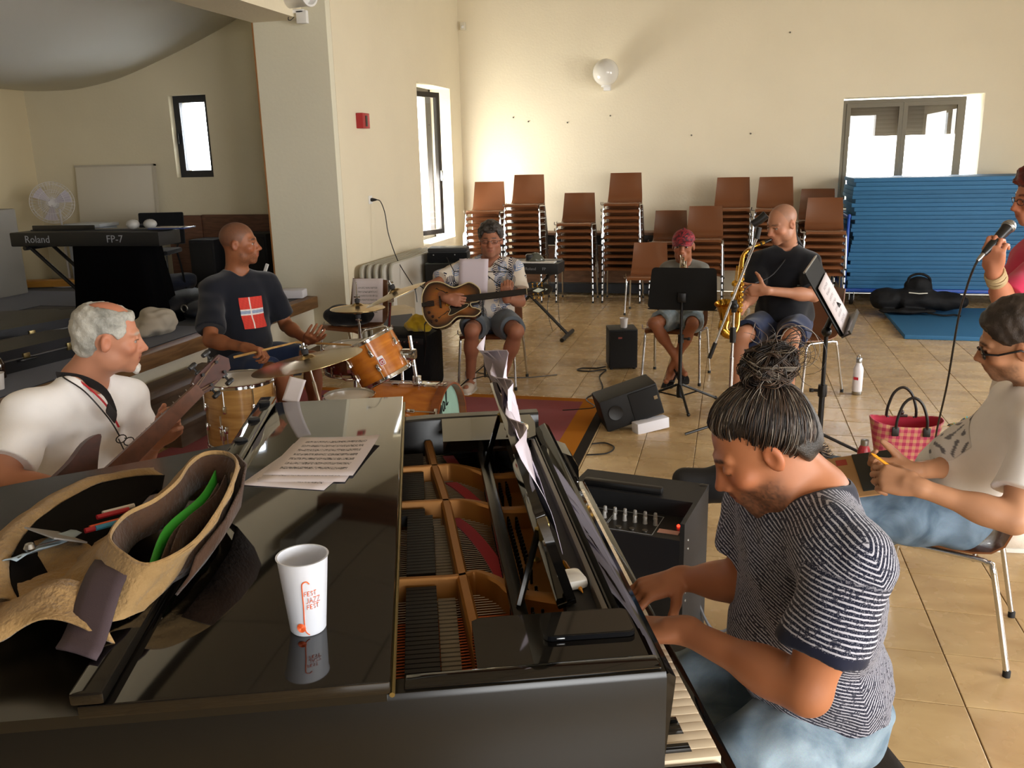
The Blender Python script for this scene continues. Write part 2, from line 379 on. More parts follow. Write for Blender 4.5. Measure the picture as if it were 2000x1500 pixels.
# ---- windows ----
FRAME = mat('bronze_frame', '#6a6250', .45, .2); DARKFR = mat('dark_bronze', '#2b251f', .4, .2)
GLASS = mat('window_glass', '#ffffff', .0, trans=1.0, spec=.3)
def pane(b_args, parent, name='pane'):
    return MB().box(*b_args).build(name, GLASS, parent, smooth=0)
w1 = thing('window_1', 'wide bronze framed window with half lowered shutter behind blue mats', None, (2.115, YB+.26, 0), kind='structure')
x0, x1, z0, z1 = W1; dx = 2.115
def fr(b, a, c, e, g, t=.05, y0=-.03, y1=.03): b.box(a, a+t, y0, y1, e, g); b.box(c-t, c, y0, y1, e, g); b.box(a+t, c-t, y0, y1, g-t, g); b.box(a+t, c-t, y0, y1, e, e+t); return b
fr(MB(), x0-dx+.02, 1.46-dx+1.31, z0, z1-.02, .045).build('frame', FRAME, w1, smooth=0)
a, c = x0-dx+.065, 1.46-dx+1.31-.045; mid = (a+c)/2
for k, (p, q) in enumerate(((a, mid), (mid, c))):
    s = fr(MB(), p+.001, q-.001, z0+.046, z1-.066, .05, -.045, .0).build('sash', FRAME, w1, smooth=0)
    pane((p+.045, q-.045, -.024, -.018, z0+.09, z1-.11), s)
for k in range(8):
    zt = z1-.05-.052*k
    MB().box(a, c, .05, .064, zt-.0545, zt, b=.004).build('shutter_slat', mat('shutter', '#6f6856', .5), w1)
w2 = thing('window_2', 'tall dark casement window swung open in the left wall', None, (XL-.3, 10.36, 0), kind='structure')
fr(MB(), -.29, -.24, 0, 1, 0) if False else None
b = MB(); y0, y1, z0, z1 = W2
b.box(-.04, .02, 0, .05, z0, z1); b.box(-.04, .02, y1-10.36-.05, y1-10.36, z0, z1); b.box(-.04, .02, 0, y1-10.36, z1-.05, z1); b.box(-.04, .02, 0, y1-10.36, z0, z0+.05)
b.build('frame', DARKFR, w2, smooth=0)
# the open sash leans out into the room from the near jamb
sa = MB(); wS = .62
for q in ((0, .06, .1, z1-z0-.09), (wS-.06, wS, .1, z1-z0-.09)): sa.box(q[0], q[1], -.03, .03, z0+q[2], z0+q[3])
sa.box(.06, wS-.06, -.03, .03, z1-.15, z1-.09); sa.box(.06, wS-.06, -.03, .03, z0+.1, z0+.16)
Ms = T(.12, .06, 0) @ RZ(R(70))
so = sa.build('sash', DARKFR, w2, smooth=0, M=Ms)
MB().box(.055, wS-.055, -.004, .004, z0+.15, z1-.14).build('pane', GLASS, so, smooth=0)
MB().box(wS-.05, wS-.03, -.07, -.03, 1.55, 1.68, b=.006).build('handle', STEEL, so)
w3 = thing('window_3', 'narrow dark framed window above the stage', None, (-5.925, YS+.12, 0), kind='structure')
x0, x1, z0, z1 = W3
fr(MB(), x0+5.925, x1+5.925, z0, z1, .075, -.04, .03).build('frame', mat('stage_frame', '#20242c', .4), w3, smooth=0)
pane((x0+6.0, x1+5.85, -.01, -.004, z0+.07, z1-.07), w3)
MB().box(x0+5.925+.02, x0+5.925+.04, -.07, -.04, 2.05, 2.17, b=.006).build('handle', BLACKM, w3)
# ground outside, sunlit and pale
tag(MB().box(-40, 40, -40, 45, -.5, -.3).build('ground', mat('outside_ground', '#c9c2ac', .9), smooth=0), 'pale sunlit ground outside the windows', kind='structure')
# ================= stacking chairs =================
SHELL = mat('brown_shell', '#724529', .26, spec=.5, bump=.08, bscale=900, dist=.0008, rnd=.06, coat=.25)
def chair_data():
    prof = [(-.224, .412), (-.228, .436), (-.208, .449), (-.17, .448), (-.10, .440), (0, .432), (.08, .432), (.14, .444), (.178, .475), (.198, .52), (.215, .58), (.232, .65), (.248, .72), (.262, .775), (.270, .80)]
    G = []
    for i, (y, z) in enumerate(prof):
        back = max(0, min(1, (z-.46)/.34)) if y > .12 else 0
        w = .218-.024*back - (.006 if i == 0 else 0)
        row = []
        for j in range(11):
            u = j/5-1
            lift = .016*abs(u)**4*(1-back)*(1 if i > 2 else .3); bow = -.030*u*u*back + .0*u
            edge = -.012*(abs(u) > .99)*(1-back)
            row.append((w*u, y+bow, z+lift+edge))
        G.append(row)
    d = {}
    d['shell'] = MB().sheet(G, .007).data('shell', SHELL, 55)
    for s, n in ((-1, 'l'), (1, 'r')):
        pts = catmull([(s*.238, -.225, .012), (s*.226, -.192, .30), (s*.221, -.178, .395), (s*.217, -.150, .420), (s*.212, -.10, .420), (s*.212, .09, .412), (s*.216, .135, .405), (s*.222, .158, .37), (s*.236, .235, .012)], 3)
        b = MB().tube(pts, .0105, 7)
        d['frame_'+n] = b.data('side_frame', CHROME, 60)
    b = MB(); b.cyl((-.214, -.10, .414), (.214, -.10, .414), .008, 7); b.cyl((-.214, .09, .406), (.214, .09, .406), .008, 7); d['bar'] = b.data('seat_bar', CHROME, 60)
    b = MB(); b.tube(catmull([(-.216, -.10, .42), (-.26, -.10, .42), (-.268, -.10, .43), (-.266, -.10, .455)], 2), .005, 6)
    b.tube(catmull([(-.216, .06, .415), (-.26, .06, .415), (-.268, .06, .425), (-.266, .06, .45)], 2), .005, 6); d['hook'] = b.data('link_hook', CHROME, 60)
    d['cap'] = MB().lathe([(.0135, 0), (.0135, .022), (.0105, .026)], 7).data('foot_cap', RUBBER, 60)
    return d
CH = chair_data()
CHAIR_GROUP = 'brown plastic stacking chairs'
def chair(loc, rz, label, group=CHAIR_GROUP, rot=None):
    t = thing('stacking_chair', label, 'chair', loc, rz, group, rot=rot)
    obj('shell', CH['shell'], t); obj('side_frame', CH['frame_l'], t); obj('side_frame', CH['frame_r'], t); obj('seat_bar', CH['bar'], t); obj('link_hook', CH['hook'], t)
    for x, y in ((-.238, -.225), (.238, -.225), (-.236, .235), (.236, .235)):
        obj('foot_cap', CH['cap'], t).location = (x, y, 0)
    return t
ORD = ['topmost', 'second from the top', 'third from the top', 'fourth from the top', 'fifth from the top', 'sixth from the top', 'seventh from the top', 'eighth from the top', 'ninth from the top', 'tenth from the top', 'lowest but hidden', 'lowest']
def stack(x, y, n, rz, where, dz=.08):
    p = None
    for k in range(n):
        i = n-1-k; o = 'lowest' if k == 0 else ORD[i]
        lab = 'brown chair %s %s' % (o, where)
        q = (x+.0015*random.uniform(-1, 1), y-.004*k, k*dz)
        p = chair(q, rz+random.uniform(-.012, .012), lab) if p is None else dup(p, q, rz+random.uniform(-.012, .012), lab)
STACKS = [(-3.09, 11.10, 10, .05, 'in the stack nearest the left corner'), (-2.57, 11.12, 11, .0, 'in the tall stack behind the small keyboard'),
          (-1.91, 11.14, 8, .0, 'in the shorter stack between two tall ones'), (-1.32, 11.18, 11, .0, 'in the tall stack behind the lone chair'),
          (-.74, 11.25, 5, .04, 'in the low stack behind the boy, to his left'), (-.31, 10.75, 6, -.02, 'in the low stack right behind the boy'),
          (-.0, 11.28, 10, -.02, 'in the rear stack between boy and saxophonist'), (-.06, 10.77, 0, 0, ''),
          (.5, 11.15, 10, -.04, 'in the stack behind the saxophonist head'), (1.02, 11.45, 8, -.04, 'in the rear stack left of the blue mats'), (1.06, 10.85, 7, -.04, 'in the front stack beside the blue mats')]
for a in STACKS:
    if a[2]: stack(*a)
chair((-.93, 10.32, 0), -.02, 'lone brown chair standing in front of the stacks left of the boy')
G_CH = chair((-1.875, 6.80, 0), .02, 'brown chair the guitarist sits on')
B_CH = chair((-.40, 7.20, 0), -.15, 'brown chair the boy with the trumpet sits on')
S_CH = chair((.55, 6.93, 0), R(-45), 'brown chair the saxophonist sits on')
R_CH = chair((.85, 3.34, 0), R(-107), 'brown chair of the man in white shirt at right')
D_CH = chair((-3.16, 6.95, 0), -.28, 'brown chair by the drums holding sheet music')
# low brown wooden bench wall behind the stacks
BROWNW = wood('brown_panel', '#6b4b36', '#8a664a', .5, 3, (2, 10, 10))
t = thing('wooden_counter', 'long low brown wooden counter behind the chair stacks', 'counter', (-1.72, 11.72, 0))
MB().box(-.98, .98, -.17, .17, .80, .835, b=.006).build('top', BROWNW, t)
MB().box(-.97, .97, -.13, -.10, .17, .66).build('front_panel', BROWNW, t, smooth=0)
MB().box(-.97, .97, -.14, -.09, .67, .795, b=.004).build('rail', mat('dark_rail', '#23211f', .5), t)
MB().box(-.98, .98, -.15, .15, .03, .15, b=.004).build('plinth', mat('dark_plinth', '#2c3036', .5), t)
for sx in (-.97, .94): MB().box(sx, sx+.03, -.09, .16, .0, .80).build('end_panel', BROWNW, t, smooth=0)

# ================= blue mats on the cart =================
MATC = mat('blue_foam', '#2c6690', .6, spec=.35, bump=.12, bscale=300, rnd=.10, var=.05, vscale=3)
random.seed(11)
CNT = lambda i: ('first second third fourth fifth sixth seventh eighth ninth tenth eleventh twelfth thirteenth fourteenth fifteenth sixteenth seventeenth eighteenth nineteenth twentieth twenty-first twenty-second twenty-third twenty-fourth twenty-fifth twenty-sixth twenty-seventh'.split())[i]+' from the top'
pos = [('topmost', 0)]
mats = []
for k in range(27):
    z = .205+k*.0478
    x0 = 1.40+random.uniform(-.035, .02); x1 = 3.36+random.uniform(-.03, .03); y0 = 11.10+random.uniform(-.015, .012)
    o = MB().box(-(x1-x0)/2, (x1-x0)/2, -.47, .47, 0, .0462, b=.006).build('gym_mat', MATC)
    o.location = ((x0+x1)/2, y0+.47, z)
    tag(o, 'blue foam gym mat, %s in the pile on the cart' % CNT(26-k), 'mat', 'blue gym mats piled on the cart')
    mats.append(o)
mats[-1]['label'] = 'topmost blue foam gym mat of the pile on the cart'; mats[0]['label'] = 'lowest blue foam gym mat, resting on the cart'
BLUEM = mat('blue_metal', '#1f4fb0', .4, spec=.5)
t = thing('mat_cart', 'blue metal wheeled cart under the pile of gym mats', 'cart', (2.35, 11.57, 0))
MB().box(-1.0, 1.05, -.5, .45, .165, .203, b=.006).build('platform', BLUEM, t)
for s in (-1.0,):
    b = MB().tube(catmull([(s, -.46, .18), (s, -.46, 1.0), (s, -.43, 1.04), (s, .38, 1.04), (s, .41, 1.0), (s, .41, .18)], 4), .018, 8); b.cyl((s, -.46, .62), (s, .41, .62), .014, 8)
    b.build('handle_frame', BLUEM, t)
for x, y in ((-.9, -.4), (.95, -.4), (-.9, .36), (.95, .36)):
    w = MB().lathe([(.02, -.018), (.06, -.02), (.066, -.012), (.066, .012), (.06, .02), (.02, .018)], 14, T(x, y, .068) @ RY(PI/2)).build('caster', RUBBER, t)
    MB().box(x-.028, x-.022, y-.03, y+.03, .06, .165).box(x+.022, x+.028, y-.03, y+.03, .06, .165).build('fork', STEEL, w, smooth=0)
o = MB().box(-.64, .64, -.86, .86, 0, .042, b=.006).build('gym_mat', MATC); o.location = (2.36, 9.93, .001); o.rotation_euler = (0, 0, -.02)
tag(o, 'single blue gym mat lying on the floor under a black bag', 'mat')

# ================= folded tables against the left wall =================
TABW = mat('table_top', '#cfcac0', .5, bump=.05, bscale=200)
for k in range(5):
    x = XL+.075+.062*k; y0 = 8.20+.035*k + (.04 if k == 4 else 0); h = .775
    t = thing('folding_table', ['pale folded table nearest the left wall', 'second pale folded table from the left wall', 'middle pale folded table of the five by the left wall', 'fourth pale folded table from the left wall', 'outermost pale folded table, its face open to the hall'][k], 'table', (x, y0, 0), 0, 'folded tables leaning on the left wall')
    M0 = RY(R(-1.5)) @ RY(PI/2) @ RZ(PI/2)
    poly = rrect(1.86, h, .07, 5, .93, 0)
    poly = [(u, v+h/2) for u, v in poly]
    MB().prism([(u, v) for u, v in poly], -.016, .016, Matrix(((0, 0, 1, 0), (1, 0, 0, 0), (0, 1, 0, .002), (0, 0, 0, 1)))).build('table_top', TABW, t, smooth=30)
    b = MB().tube([(-.003, u, v+.002) for u, v in poly], .0175, 6, closed=True); b.build('edge_band', mat('table_edge', '#a9a698', .5), t)
    if k == 4:
        for u, v in ((.33, .17), (1.55, .62), (1.5, .18)): MB().box(.015, .03, u-.05, u+.05, v-.012, v+.012, b=.004).build('clip', BLACKP, t)
        MB().box(.0165, .0185, .10, .62, .02, .42).build('leg_plate', mat('table_patch', '#b3a58c', .6), t, smooth=0)
        MB().box(.0165, .0185, 1.2, 1.72, .02, .6).build('leg_plate', mat('table_patch2', '#bdbdb8', .5), t, smooth=0)

# ================= wall fittings =================
t = thing('wall_lamp', 'white globe lamp on the back wall', 'lamp', (-1.655, YB, 2.70))
MB().ball((0, -.22, .16), .168, 32, 20).build('globe', mat('opal_globe', '#e9e6de', .18, spec=.5, coat=.3), t, smooth=180)
MB().box(-.045, .045, -.11, 0, -.055, .03, b=.006).lathe([(.06, 0), (.06, .035)], 16, T(0, -.2, -.02)).build('bracket', WHITEP, t)
MB().lathe([(.008, 0), (.008, .004)], 8, T(0, -.112, -.01) @ RX(PI/2)).build('screw', STEEL, t)
t = thing('alarm_box', 'red fire alarm box with dark slot on the left wall', 'alarm box', (XL, 8.58, 2.21))
MB().box(0, .075, -.09, .09, -.075, .075, b=.008).build('housing', mat('alarm_red', '#a8262c', .4), t)
MB().box(.074, .079, -.025, .025, -.055, .05, b=.002).build('slot', BLACKP, t)
MB().box(.074, .077, .03, .08, -.06, .06, b=.001).build('plate', mat('alarm_face', '#c04a50', .4), t)
t = thing('wall_socket', 'white wall socket with a black plug on the left wall', 'socket', (XL, 8.72, 1.42))
MB().box(0, .012, -.042, .042, -.042, .042, b=.004).build('plate', WHITEP, t)
t2 = thing('power_cord', 'black cord hanging from the wall socket behind the cymbals', 'cord', (XL+.013, 8.72, 1.42))
MB().lathe([(.018, 0), (.02, .015), (.012, .05), (.005, .07)], 12, RY(PI/2)).build('plug', BLACKP, t2)
cp = catmull([(.06, 0, 0), (.11, -.01, -.02), (.16, -.03, -.14), (.20, -.06, -.36), (.30, -.10, -.62), (.42, -.14, -.80), (.50, -.16, -.92), (.52, -.17, -1.05)], 6)
MB().tube(cp, .0055, 6).build('cable', BLACKP, t2)
MB().tube(catmull([(.50, -.16, -.92), (.54, -.14, -.88), (.60, -.12, -.93), (.66, -.1, -1.0)], 4), .0055, 6).build('branch_cable', BLACKP, t2)
t = thing('spotlight', 'white cylindrical spotlight mounted at the top of the pillar', 'spotlight', (-3.86, 7.80, 3.18))
Ml = T(0, -.10, .09) @ RZ(R(-14)) @ RY(PI/2)
MB().lathe([(.06, -.17), (.105, -.165), (.11, -.15), (.11, .12), (.118, .13), (.118, .16), (.10, .16), (.09, .10), (.0, .09)], 24, Ml).build('housing', WHITEP, t)
MB().box(-.16, .02, -.02, .02, -.05, -.02, b=.004).box(-.05, .05, -.02, .028, -.14, -.03, b=.004).build('bracket', WHITEP, t)
MB().tube(catmull([(-.12, -.01, -.05), (-.13, -.02, -.10), (-.10, -.03, -.11), (-.08, 0, -.08)], 4), .004, 6).build('wire', BLACKP, t)
t = thing('air_vent', 'long grey air vent high on the left wall by the pillar', 'vent', (XL+.0, 7.0, 3.95)); MB().box(0, .28, -.9, .7, 0, .3, b=.01).build('housing', mat('vent_grey', '#8d8c88', .5), t)
vm = MB().box(.03, .25, -.03, .03, -.012, .0).data('slat', BLACKM, 0)
for k in range(16): obj('slat', vm, t).location = (0, -.82+.1*k, 0)
t = thing('wall_sensor', 'small pale sensor high on the back wall near the corner', 'sensor', (-3.62, YB, 3.55))
MB().box(-.035, .035, -.05, 0, -.05, .05, b=.008).build('housing', mat('cream_plastic', '#dcd6c4', .5), t); MB().ball((0, -.05, -.01), (.02, .01, .02), 10, 6).build('lens', WHITEP, t)
for i, (x, z) in enumerate(((-2.74, 2.29), (-1.62, 2.33), (-2.2, 2.26), (-.55, 2.05), (.2, 2.05), (.62, 3.25), (-2.95, 2.35))):
    o = MB().lathe([(.008, 0), (.011, .012), (.004, .02)], 8, RX(PI/2)).build('wall_plug', mat('plug_grey', '#6c6558', .6)); o.location = (x, YB, z)
    tag(o, 'small grey plug in the back wall, '+('above the second chair stack', 'just below the globe lamp', 'left of the globe lamp', 'above the low stack behind the boy', 'above the stacks by the saxophonist', 'high up near the window side', 'nearest the left corner')[i], 'wall plug', 'old plugs in the back wall')

# ================= stage things =================
ZS = .512
t = thing('leaning_panel', 'white panel leaning on the stage back wall', 'panel', (-6.93, 8.86, ZS))
MB().box(-.52, .52, -.02, .02, 0, 1.325, RX(R(-4)), b=.004).build('sheet', mat('panel_white', '#cfc8b8', .7), t)
MB().box(-.53, .53, -.025, .022, 1.31, 1.33, RX(R(-4))).box(.505, .53, -.025, .022, 0, 1.33, RX(R(-4))).build('edge_strip', mat('panel_edge', '#b9b1a0', .7), t, smooth=0)
BOARD = wood('dark_board', '#4c3022', '#6b4633', .55, 3, (2, 2, 14))
t = thing('wooden_board', 'brown wooden boards standing against the stage back wall', 'board', (-5.54, 8.84, ZS))
MB().box(-.68, -.25, -.03, .0, 0, .755, b=.004).build('board', BOARD, t)
for k in range(3): MB().box(-.245, .66, -.02, .01, .255*k, .255*k+.25, b=.004).build('plank', BOARD, t)
# desk fan
t = thing('standing_fan', 'white pedestal fan with clear round cage on the stage', 'fan', (-7.33, 8.45, ZS))
FW = mat('fan_white', '#d6d2d0', .4)
MB().lathe([(.19, 0), (.19, .02), (.06, .05), (.02, .06)], 24).build('base', FW, t)
MB().cyl((0, 0, .05), (0, 0, .62), .014).cyl((0, 0, .4), (0, 0, .86), .011).build('pole', FW, t)
Mf = T(0, -.09, .93) @ RZ(R(35)) @ RX(PI/2-.15)
MB().lathe([(.03, -.12), (.055, -.11), (.06, -.02), (.045, .02)], 16, Mf).build('motor', FW, t)
hd = MB()
for rr, zz in ((.225, .05), (.20, .085), (.13, .105), (.05, .112), (.225, .03), (.2, -.005), (.12, -.02)): hd.tube([(rr*math.cos(a*PI/16), rr*math.sin(a*PI/16), zz) for a in range(32)], .0022, 4, Mf, closed=True)
for k in range(36):
    a = k*PI/18; c, s = math.cos(a), math.sin(a)
    hd.tube([(.03*c, .03*s, .113), (.13*c, .13*s, .106), (.2*c, .2*s, .086), (.226*c, .226*s, .05), (.2*c, .2*s, -.005), (.06*c, .06*s, -.022)], .0016, 4, Mf)
hd.build('cage', FW, t)
bl = MB()
for k in range(3):
    a0 = k*2*PI/3; G = []
    for i in range(5):
        r = .03+.165*i/4; G.append([(r*math.cos(a0+w), r*math.sin(a0+w), .04+.05*(w-.35)) for w in (0, .25, .5, .75)])
    bl.sheet(G, .002, Mf)
bl.build('blades', mat('fan_blade', '#b8b0b8', .3), t)
t = thing('storage_box', 'pale translucent plastic box behind the stage keyboard', 'box', (-6.98, 8.5, ZS))
MB().box(-.22, .22, -.15, .15, .0, .66, b=.02).build('body', mat('frosted_plastic', '#a6adb8', .4), t); MB().box(-.235, .235, -.165, .165, .66, .70, b=.012).build('lid', mat('frosted_lid', '#b8bec6', .4), t)
o = MB().box(-.36, .36, -.09, .09, 0, .07, b=.004).build('plank', wood('orange_plank', '#a8742c', '#c08a3a', .5, 3, (2, 12, 12))); o.location = (-7.45, 8.3, ZS+.01); o.rotation_euler = (0, 0, .3)
tag(o, 'short orange wooden plank on the stage floor by the wall', 'plank')
t = thing('grey_cabinet', 'grey cabinet at the left edge of the stage', 'cabinet', (-7.66, 7.6, ZS))
MB().box(-.3, .3, -.25, .25, 0, .90, b=.02).build('body', mat('grey_cab', '#8f8b84', .6), t); MB().box(-.28, .28, -.258, -.25, .05, .85, b=.004).build('door', mat('grey_cab_door', '#99958d', .6), t)
# black padded chair
t = thing('padded_chair', 'black padded chair behind the stage keyboard', 'chair', (-5.72, 7.80, ZS), R(14))
MB().box(-.23, .23, -.21, .21, .43, .48, b=.024).build('seat', BLACKF, t)
G = [[(.235*u*(1-.15*max(0, (abs(v)-.7))), .225-.03*u*u+.05*(v+1)/2, .66+.15*v) for u in [x/5-1 for x in range(11)]] for v in [y/5-1 for y in range(11)]]
bk = MB().box(-.235, .235, .215, .25, .53, .86, RX(R(-6)), b=.05); bk.build('backrest', BLACKF, t)
for s in (-1, 1):
    MB().tube(catmull([(s*.22, -.24, 0), (s*.2, -.17, .42), (s*.2, -.1, .435), (s*.2, .12, .43), (s*.21, .24, .0)], 4), .011, 8).build('leg', BLACKM, t)
    MB().tube([(s*.17, .16, .43), (s*.17, .24, .5), (s*.17, .30, .62)], .012, 8).build('back_post', BLACKM, t)
# stage piano on a black stand with cloth
t = thing('stage_piano', 'black digital piano on the stage over a draped black cloth', 'keyboard', (-5.10, 6.35, ZS-.03), R(3))
PB = mat('piano_black_matte', '#101113', .5)
MB().box(-.78, .60, -.16, .16, .70, .815, b=.01).build('body', PB, t)
MB().box(-.72, .55, .02, .16, .816, .826, b=.003).build('keys', mat('dark_keys', '#3a3c40', .4), t)
MB().box(-.60, -.02, -.10, -.085, .83, .87, b=.004).build('music_rest', BLACKM, t)
text('lettering', 'Roland', .085, mat('logo_grey', '#8f9299', .5), t, T(-.52, -.1615, .758) @ RX(PI/2))
text('lettering', 'FP-7', .085, mat('logo_grey', '#8f9299', .5), t, T(.20, -.1615, .758) @ RX(PI/2))
b = MB()
for s in (-1, 1): b.tube([(-.62, s*.13, .69), (.1, s*.13, .03)], .016, 8)
b.cyl((-.62, -.2, .69), (-.62, .2, .69), .018, 8); b.build('stand', BLACKM, t)
G = []
random.seed(3)
for v, (zz, grow) in enumerate(((.70, 0), (.55, .01), (.38, .03), (.2, .05), (.06, .08), (.0, .12))):
    row = []
    for k in range(48):
        a = k/48*2*PI; cx = .10; hx, hy = .33+grow, .17+grow*.7
        c, s = math.cos(a), math.sin(a); q = 1/max(abs(c)/1.0, abs(s)/1.0)**.75
        wob = 1+.05*(1-zz)*math.sin(a*9+v*.4)+.02*math.sin(a*17)
        row.append((cx+hx*c*q*wob, hy*s*q*wob, zz))
    G.append(row)
MB().sheet(G, .004, closed_u=True).build('cloth', mat('black_drape', '#050507', .95, spec=.05), t, smooth=180, fix=True)
t = thing('headphones', 'pale headphones lying on the stage keyboard', 'headphones', (-4.74, 6.36, ZS+.798), .3)
for s in (-1, 1): MB().ball((s*.07, 0, .04), (.055, .05, .04), 14, 8).build('ear_cup', mat('hp_grey', '#a9a8a4', .5), t)
MB().tube([(.1*math.cos(a*PI/10), .06*math.sin(a*PI/10)+.05, .03) for a in range(11)], .009, 6).build('band', BLACKP, t)
o = MB().box(-.16, .16, -.10, .10, 0, .012, b=.003).build('tablet', mat('tablet_screen', '#2b3a66', .1, coat=.5)); o.location = (-4.50, 6.42, ZS+.798); o.rotation_euler = (0, 0, .1)
tag(o, 'flat shiny tablet at the right end of the stage keyboard', 'tablet')
# ================= rug =================
RUGR = mat('rug_red', '#8c1f22', .95, spec=.1, bump=.5, bscale=350, sheen=.2, var=.08, vscale=5)
t = thing('rug', 'red rug with orange and black border under the drum kit', 'rug', (-2.3, 5.0, 0))
def slab(b, x0, x1, y0, y1, z0=.0, z1=.006): b.box(x0+2.3, x1+2.3, y0-5.0, y1-5.0, z0, z1)
b = MB(); slab(b, -3.55, -1.04, 3.3, 6.31); b.build('pile', RUGR, t, smooth=0)
b = MB(); slab(b, -1.04, -.90, 3.3, 6.40); slab(b, -3.55, -1.04, 6.31, 6.40); b.build('border', mat('rug_orange', '#b4701f', .95, spec=.1, bump=.5, bscale=350), t, smooth=0)
b = MB(); slab(b, -.90, -.835, 3.3, 6.40); b.build('edge', mat('rug_black', '#2c2722', .95, spec=.1), t, smooth=0)

# ================= drum kit =================
DWOOD = wood('amber_shell', '#a4591a', '#c97a26', .22, 2.2, (3, 3, 14), coat=.6)
DWOOD2 = wood('oak_shell', '#9a6c34', '#c49a5c', .3, 2.0, (2, 2, 16), coat=.3)
DRED = wood('dark_red_shell', '#4a1512', '#6a2018', .22, 2.0, (3, 3, 10), coat=.5)
HEAD = mat('drum_head', '#d9d3c6', .5)
CYM = mat('cymbal_bronze', '#b39a6c', .24, 1.0, bump=.06, bscale=60)
def drum_parts(t, M, r, h, shell, lugs=8, z0=0.0, hoop=CHROME, both=True):
    """a drum standing on z0 along local z"""
    MB().lathe([(r-.006, 0), (r, 0), (r, h), (r-.006, h), (r-.006, 0)], 40, M, caps=False).build('shell', shell, t)
    for z, nm in ((h, 'batter_head'), (0, 'resonant_head')):
        if nm == 'resonant_head' and not both: continue
        s = 1 if z else -1
        MB().lathe([(0, z+s*.006), (r-.004, z+s*.006), (r+.003, z+s*.002), (r+.003, z-s*.006)], 40, M, caps=False).build(nm, HEAD, t, fix=True)
    for z in (h-.006, -.014):
        MB().lathe([(r+.004, z), (r+.009, z), (r+.009, z+.020), (r+.004, z+.022), (r+.0035, z+.010), (r+.004, z)], 40, M, caps=False).tube([((r+.008)*math.cos(a*PI/20), (r+.008)*math.sin(a*PI/20), z+(.020 if z > 0 else .001)) for a in range(40)], .004, 5, M, closed=True).build('hoop', hoop, t)
    for k in range(lugs):
        a = 2*PI*(k+.5)/lugs; Mk = M @ RZ(a)
        b = MB().cyl((r+.011, 0, h-.01), (r+.011, 0, h*.62), .0035, 6, M=Mk); b.box(r-.001, r+.016, -.010, .010, h*.60, h*.60+.045, Mk, b=.006)
        b.box(r-.001, r+.016, -.010, .010, h*.4-.045, h*.4, Mk, b=.006).cyl((r+.011, 0, h*.38), (r+.011, 0, -.006), .0035, 6, M=Mk).cyl((r+.011, 0, h+.004), (r+.011, 0, h+.014), .0055, 6, M=Mk)
        tag(b.build('lug', CHROME, t), kind=None)
def cymbal(t, M, r, name='cymbal'):
    prof = [(.006, .026), (.02, .025), (.035, .018), (.045, .010), (.055, .007), (r*.5, .002), (r*.8, -.006), (r, -.014), (r, -.0155), (r*.8, -.0075), (.055, .0055), (.04, .012), (.02, .0235), (.006, .0245)]
    MB().lathe(prof, 56, M, caps=False).build(name, CYM, t, smooth=50)
    MB().lathe([(.014, .027), (.018, .03), (.018, .052), (.012, .056)], 14, M).build('felt', mat('felt_grey', '#2e2d2f', .9), t)
    b = MB().lathe([(.007, .056), (.007, .085)], 8, M); b.box(-.022, .022, -.005, .005, .062, .074, M, b=.003); b.build('wing_nut', CHROME, t)
def tripod(t, x, y, z, rr=.26, a0=0.0, m=CHROME):
    for k in range(3):
        a = a0+k*2*PI/3; c, s = math.cos(a), math.sin(a)
        MB().tube([(x+.018*c, y+.018*s, z+.24), (x+rr*c, y+rr*s, z+.012)], .008, 6).ball((x+rr*c, y+rr*s, z+.012), .013, 8, 6).build('leg', m, t)
RG = .007
DK = 'drum kit pieces'
# floor tom
t = thing('floor_tom', 'oak coloured floor tom with white head in front of the drummer', 'drum', (-2.76, 4.40, RG), group=DK)
drum_parts(t, T(0, 0, .22) @ RZ(.5), .20, .36, DWOOD2)
for k in range(3):
    a = R(-90)+k*2*PI/3; c, s = math.cos(a), math.sin(a)
    b = MB().box(.20, .225, -.014, .014, .28, .35, RZ(a), b=.006).tube(catmull([(.222, 0, .43), (.222, 0, .08), (.235, 0, .03), (.25, 0, .006)], 4), .006, 7, RZ(a)); b.ball((.25, 0, .010), .012, 8, 6, RZ(a))
    b.tube([(.2, 0, .33), (.245, 0, .37)], .005, 6, RZ(a)); b.build('leg', CHROME, t)
# bass drum
t = thing('bass_drum', 'amber bass drum with teal lettered front head', 'drum', (-2.02, 4.74, RG), group=DK)
MB_ = T(0, 0, .265) @ RZ(R(-2)) @ RY(PI/2)
rB = .25
MB().lathe([(rB-.007, 0), (rB, 0), (rB, .40), (rB-.007, .40), (rB-.007, 0)], 48, MB_, caps=False).build('shell', DWOOD, t)
for z0_, z1_ in ((.40, .455), (-.04, .0)):
    MB().lathe([(rB+.002, z0_), (rB+.015, z0_), (rB+.015, z1_), (rB+.002, z1_), (rB+.002, z0_)], 48, MB_, caps=False).build('hoop', wood('hoop_wood', '#6d3414', '#8a4a1c', .3, 2, (3, 3, 14), coat=.4), t)
hd = MB().lathe([(0, .412), (rB, .412), (rB+.003, .404)], 48, MB_, caps=False).build('front_head', mat('teal_head', '#8fb5a4', .35, var=.12, vscale=9), t, fix=True)
MB().lathe([(0, -.006), (rB, -.006)], 48, MB_, caps=False).build('batter_head', HEAD, t, fix=True)
for k in range(8):
    Mk = MB_ @ RZ(2*PI*(k+.25)/8)
    b = MB().cyl((rB+.014, 0, -.03), (rB+.014, 0, .44), .004, 6, M=Mk).box(rB, rB+.02, -.011, .011, .1, .15, Mk, b=.006).box(rB, rB+.02, -.011, .011, .26, .31, Mk, b=.006)
    b.box(rB+.004, rB+.03, -.02, .02, .43, .45, Mk, b=.006).box(rB+.004, rB+.03, -.02, .02, -.03, -.012, Mk, b=.006); b.build('tension_rod', CHROME, t)
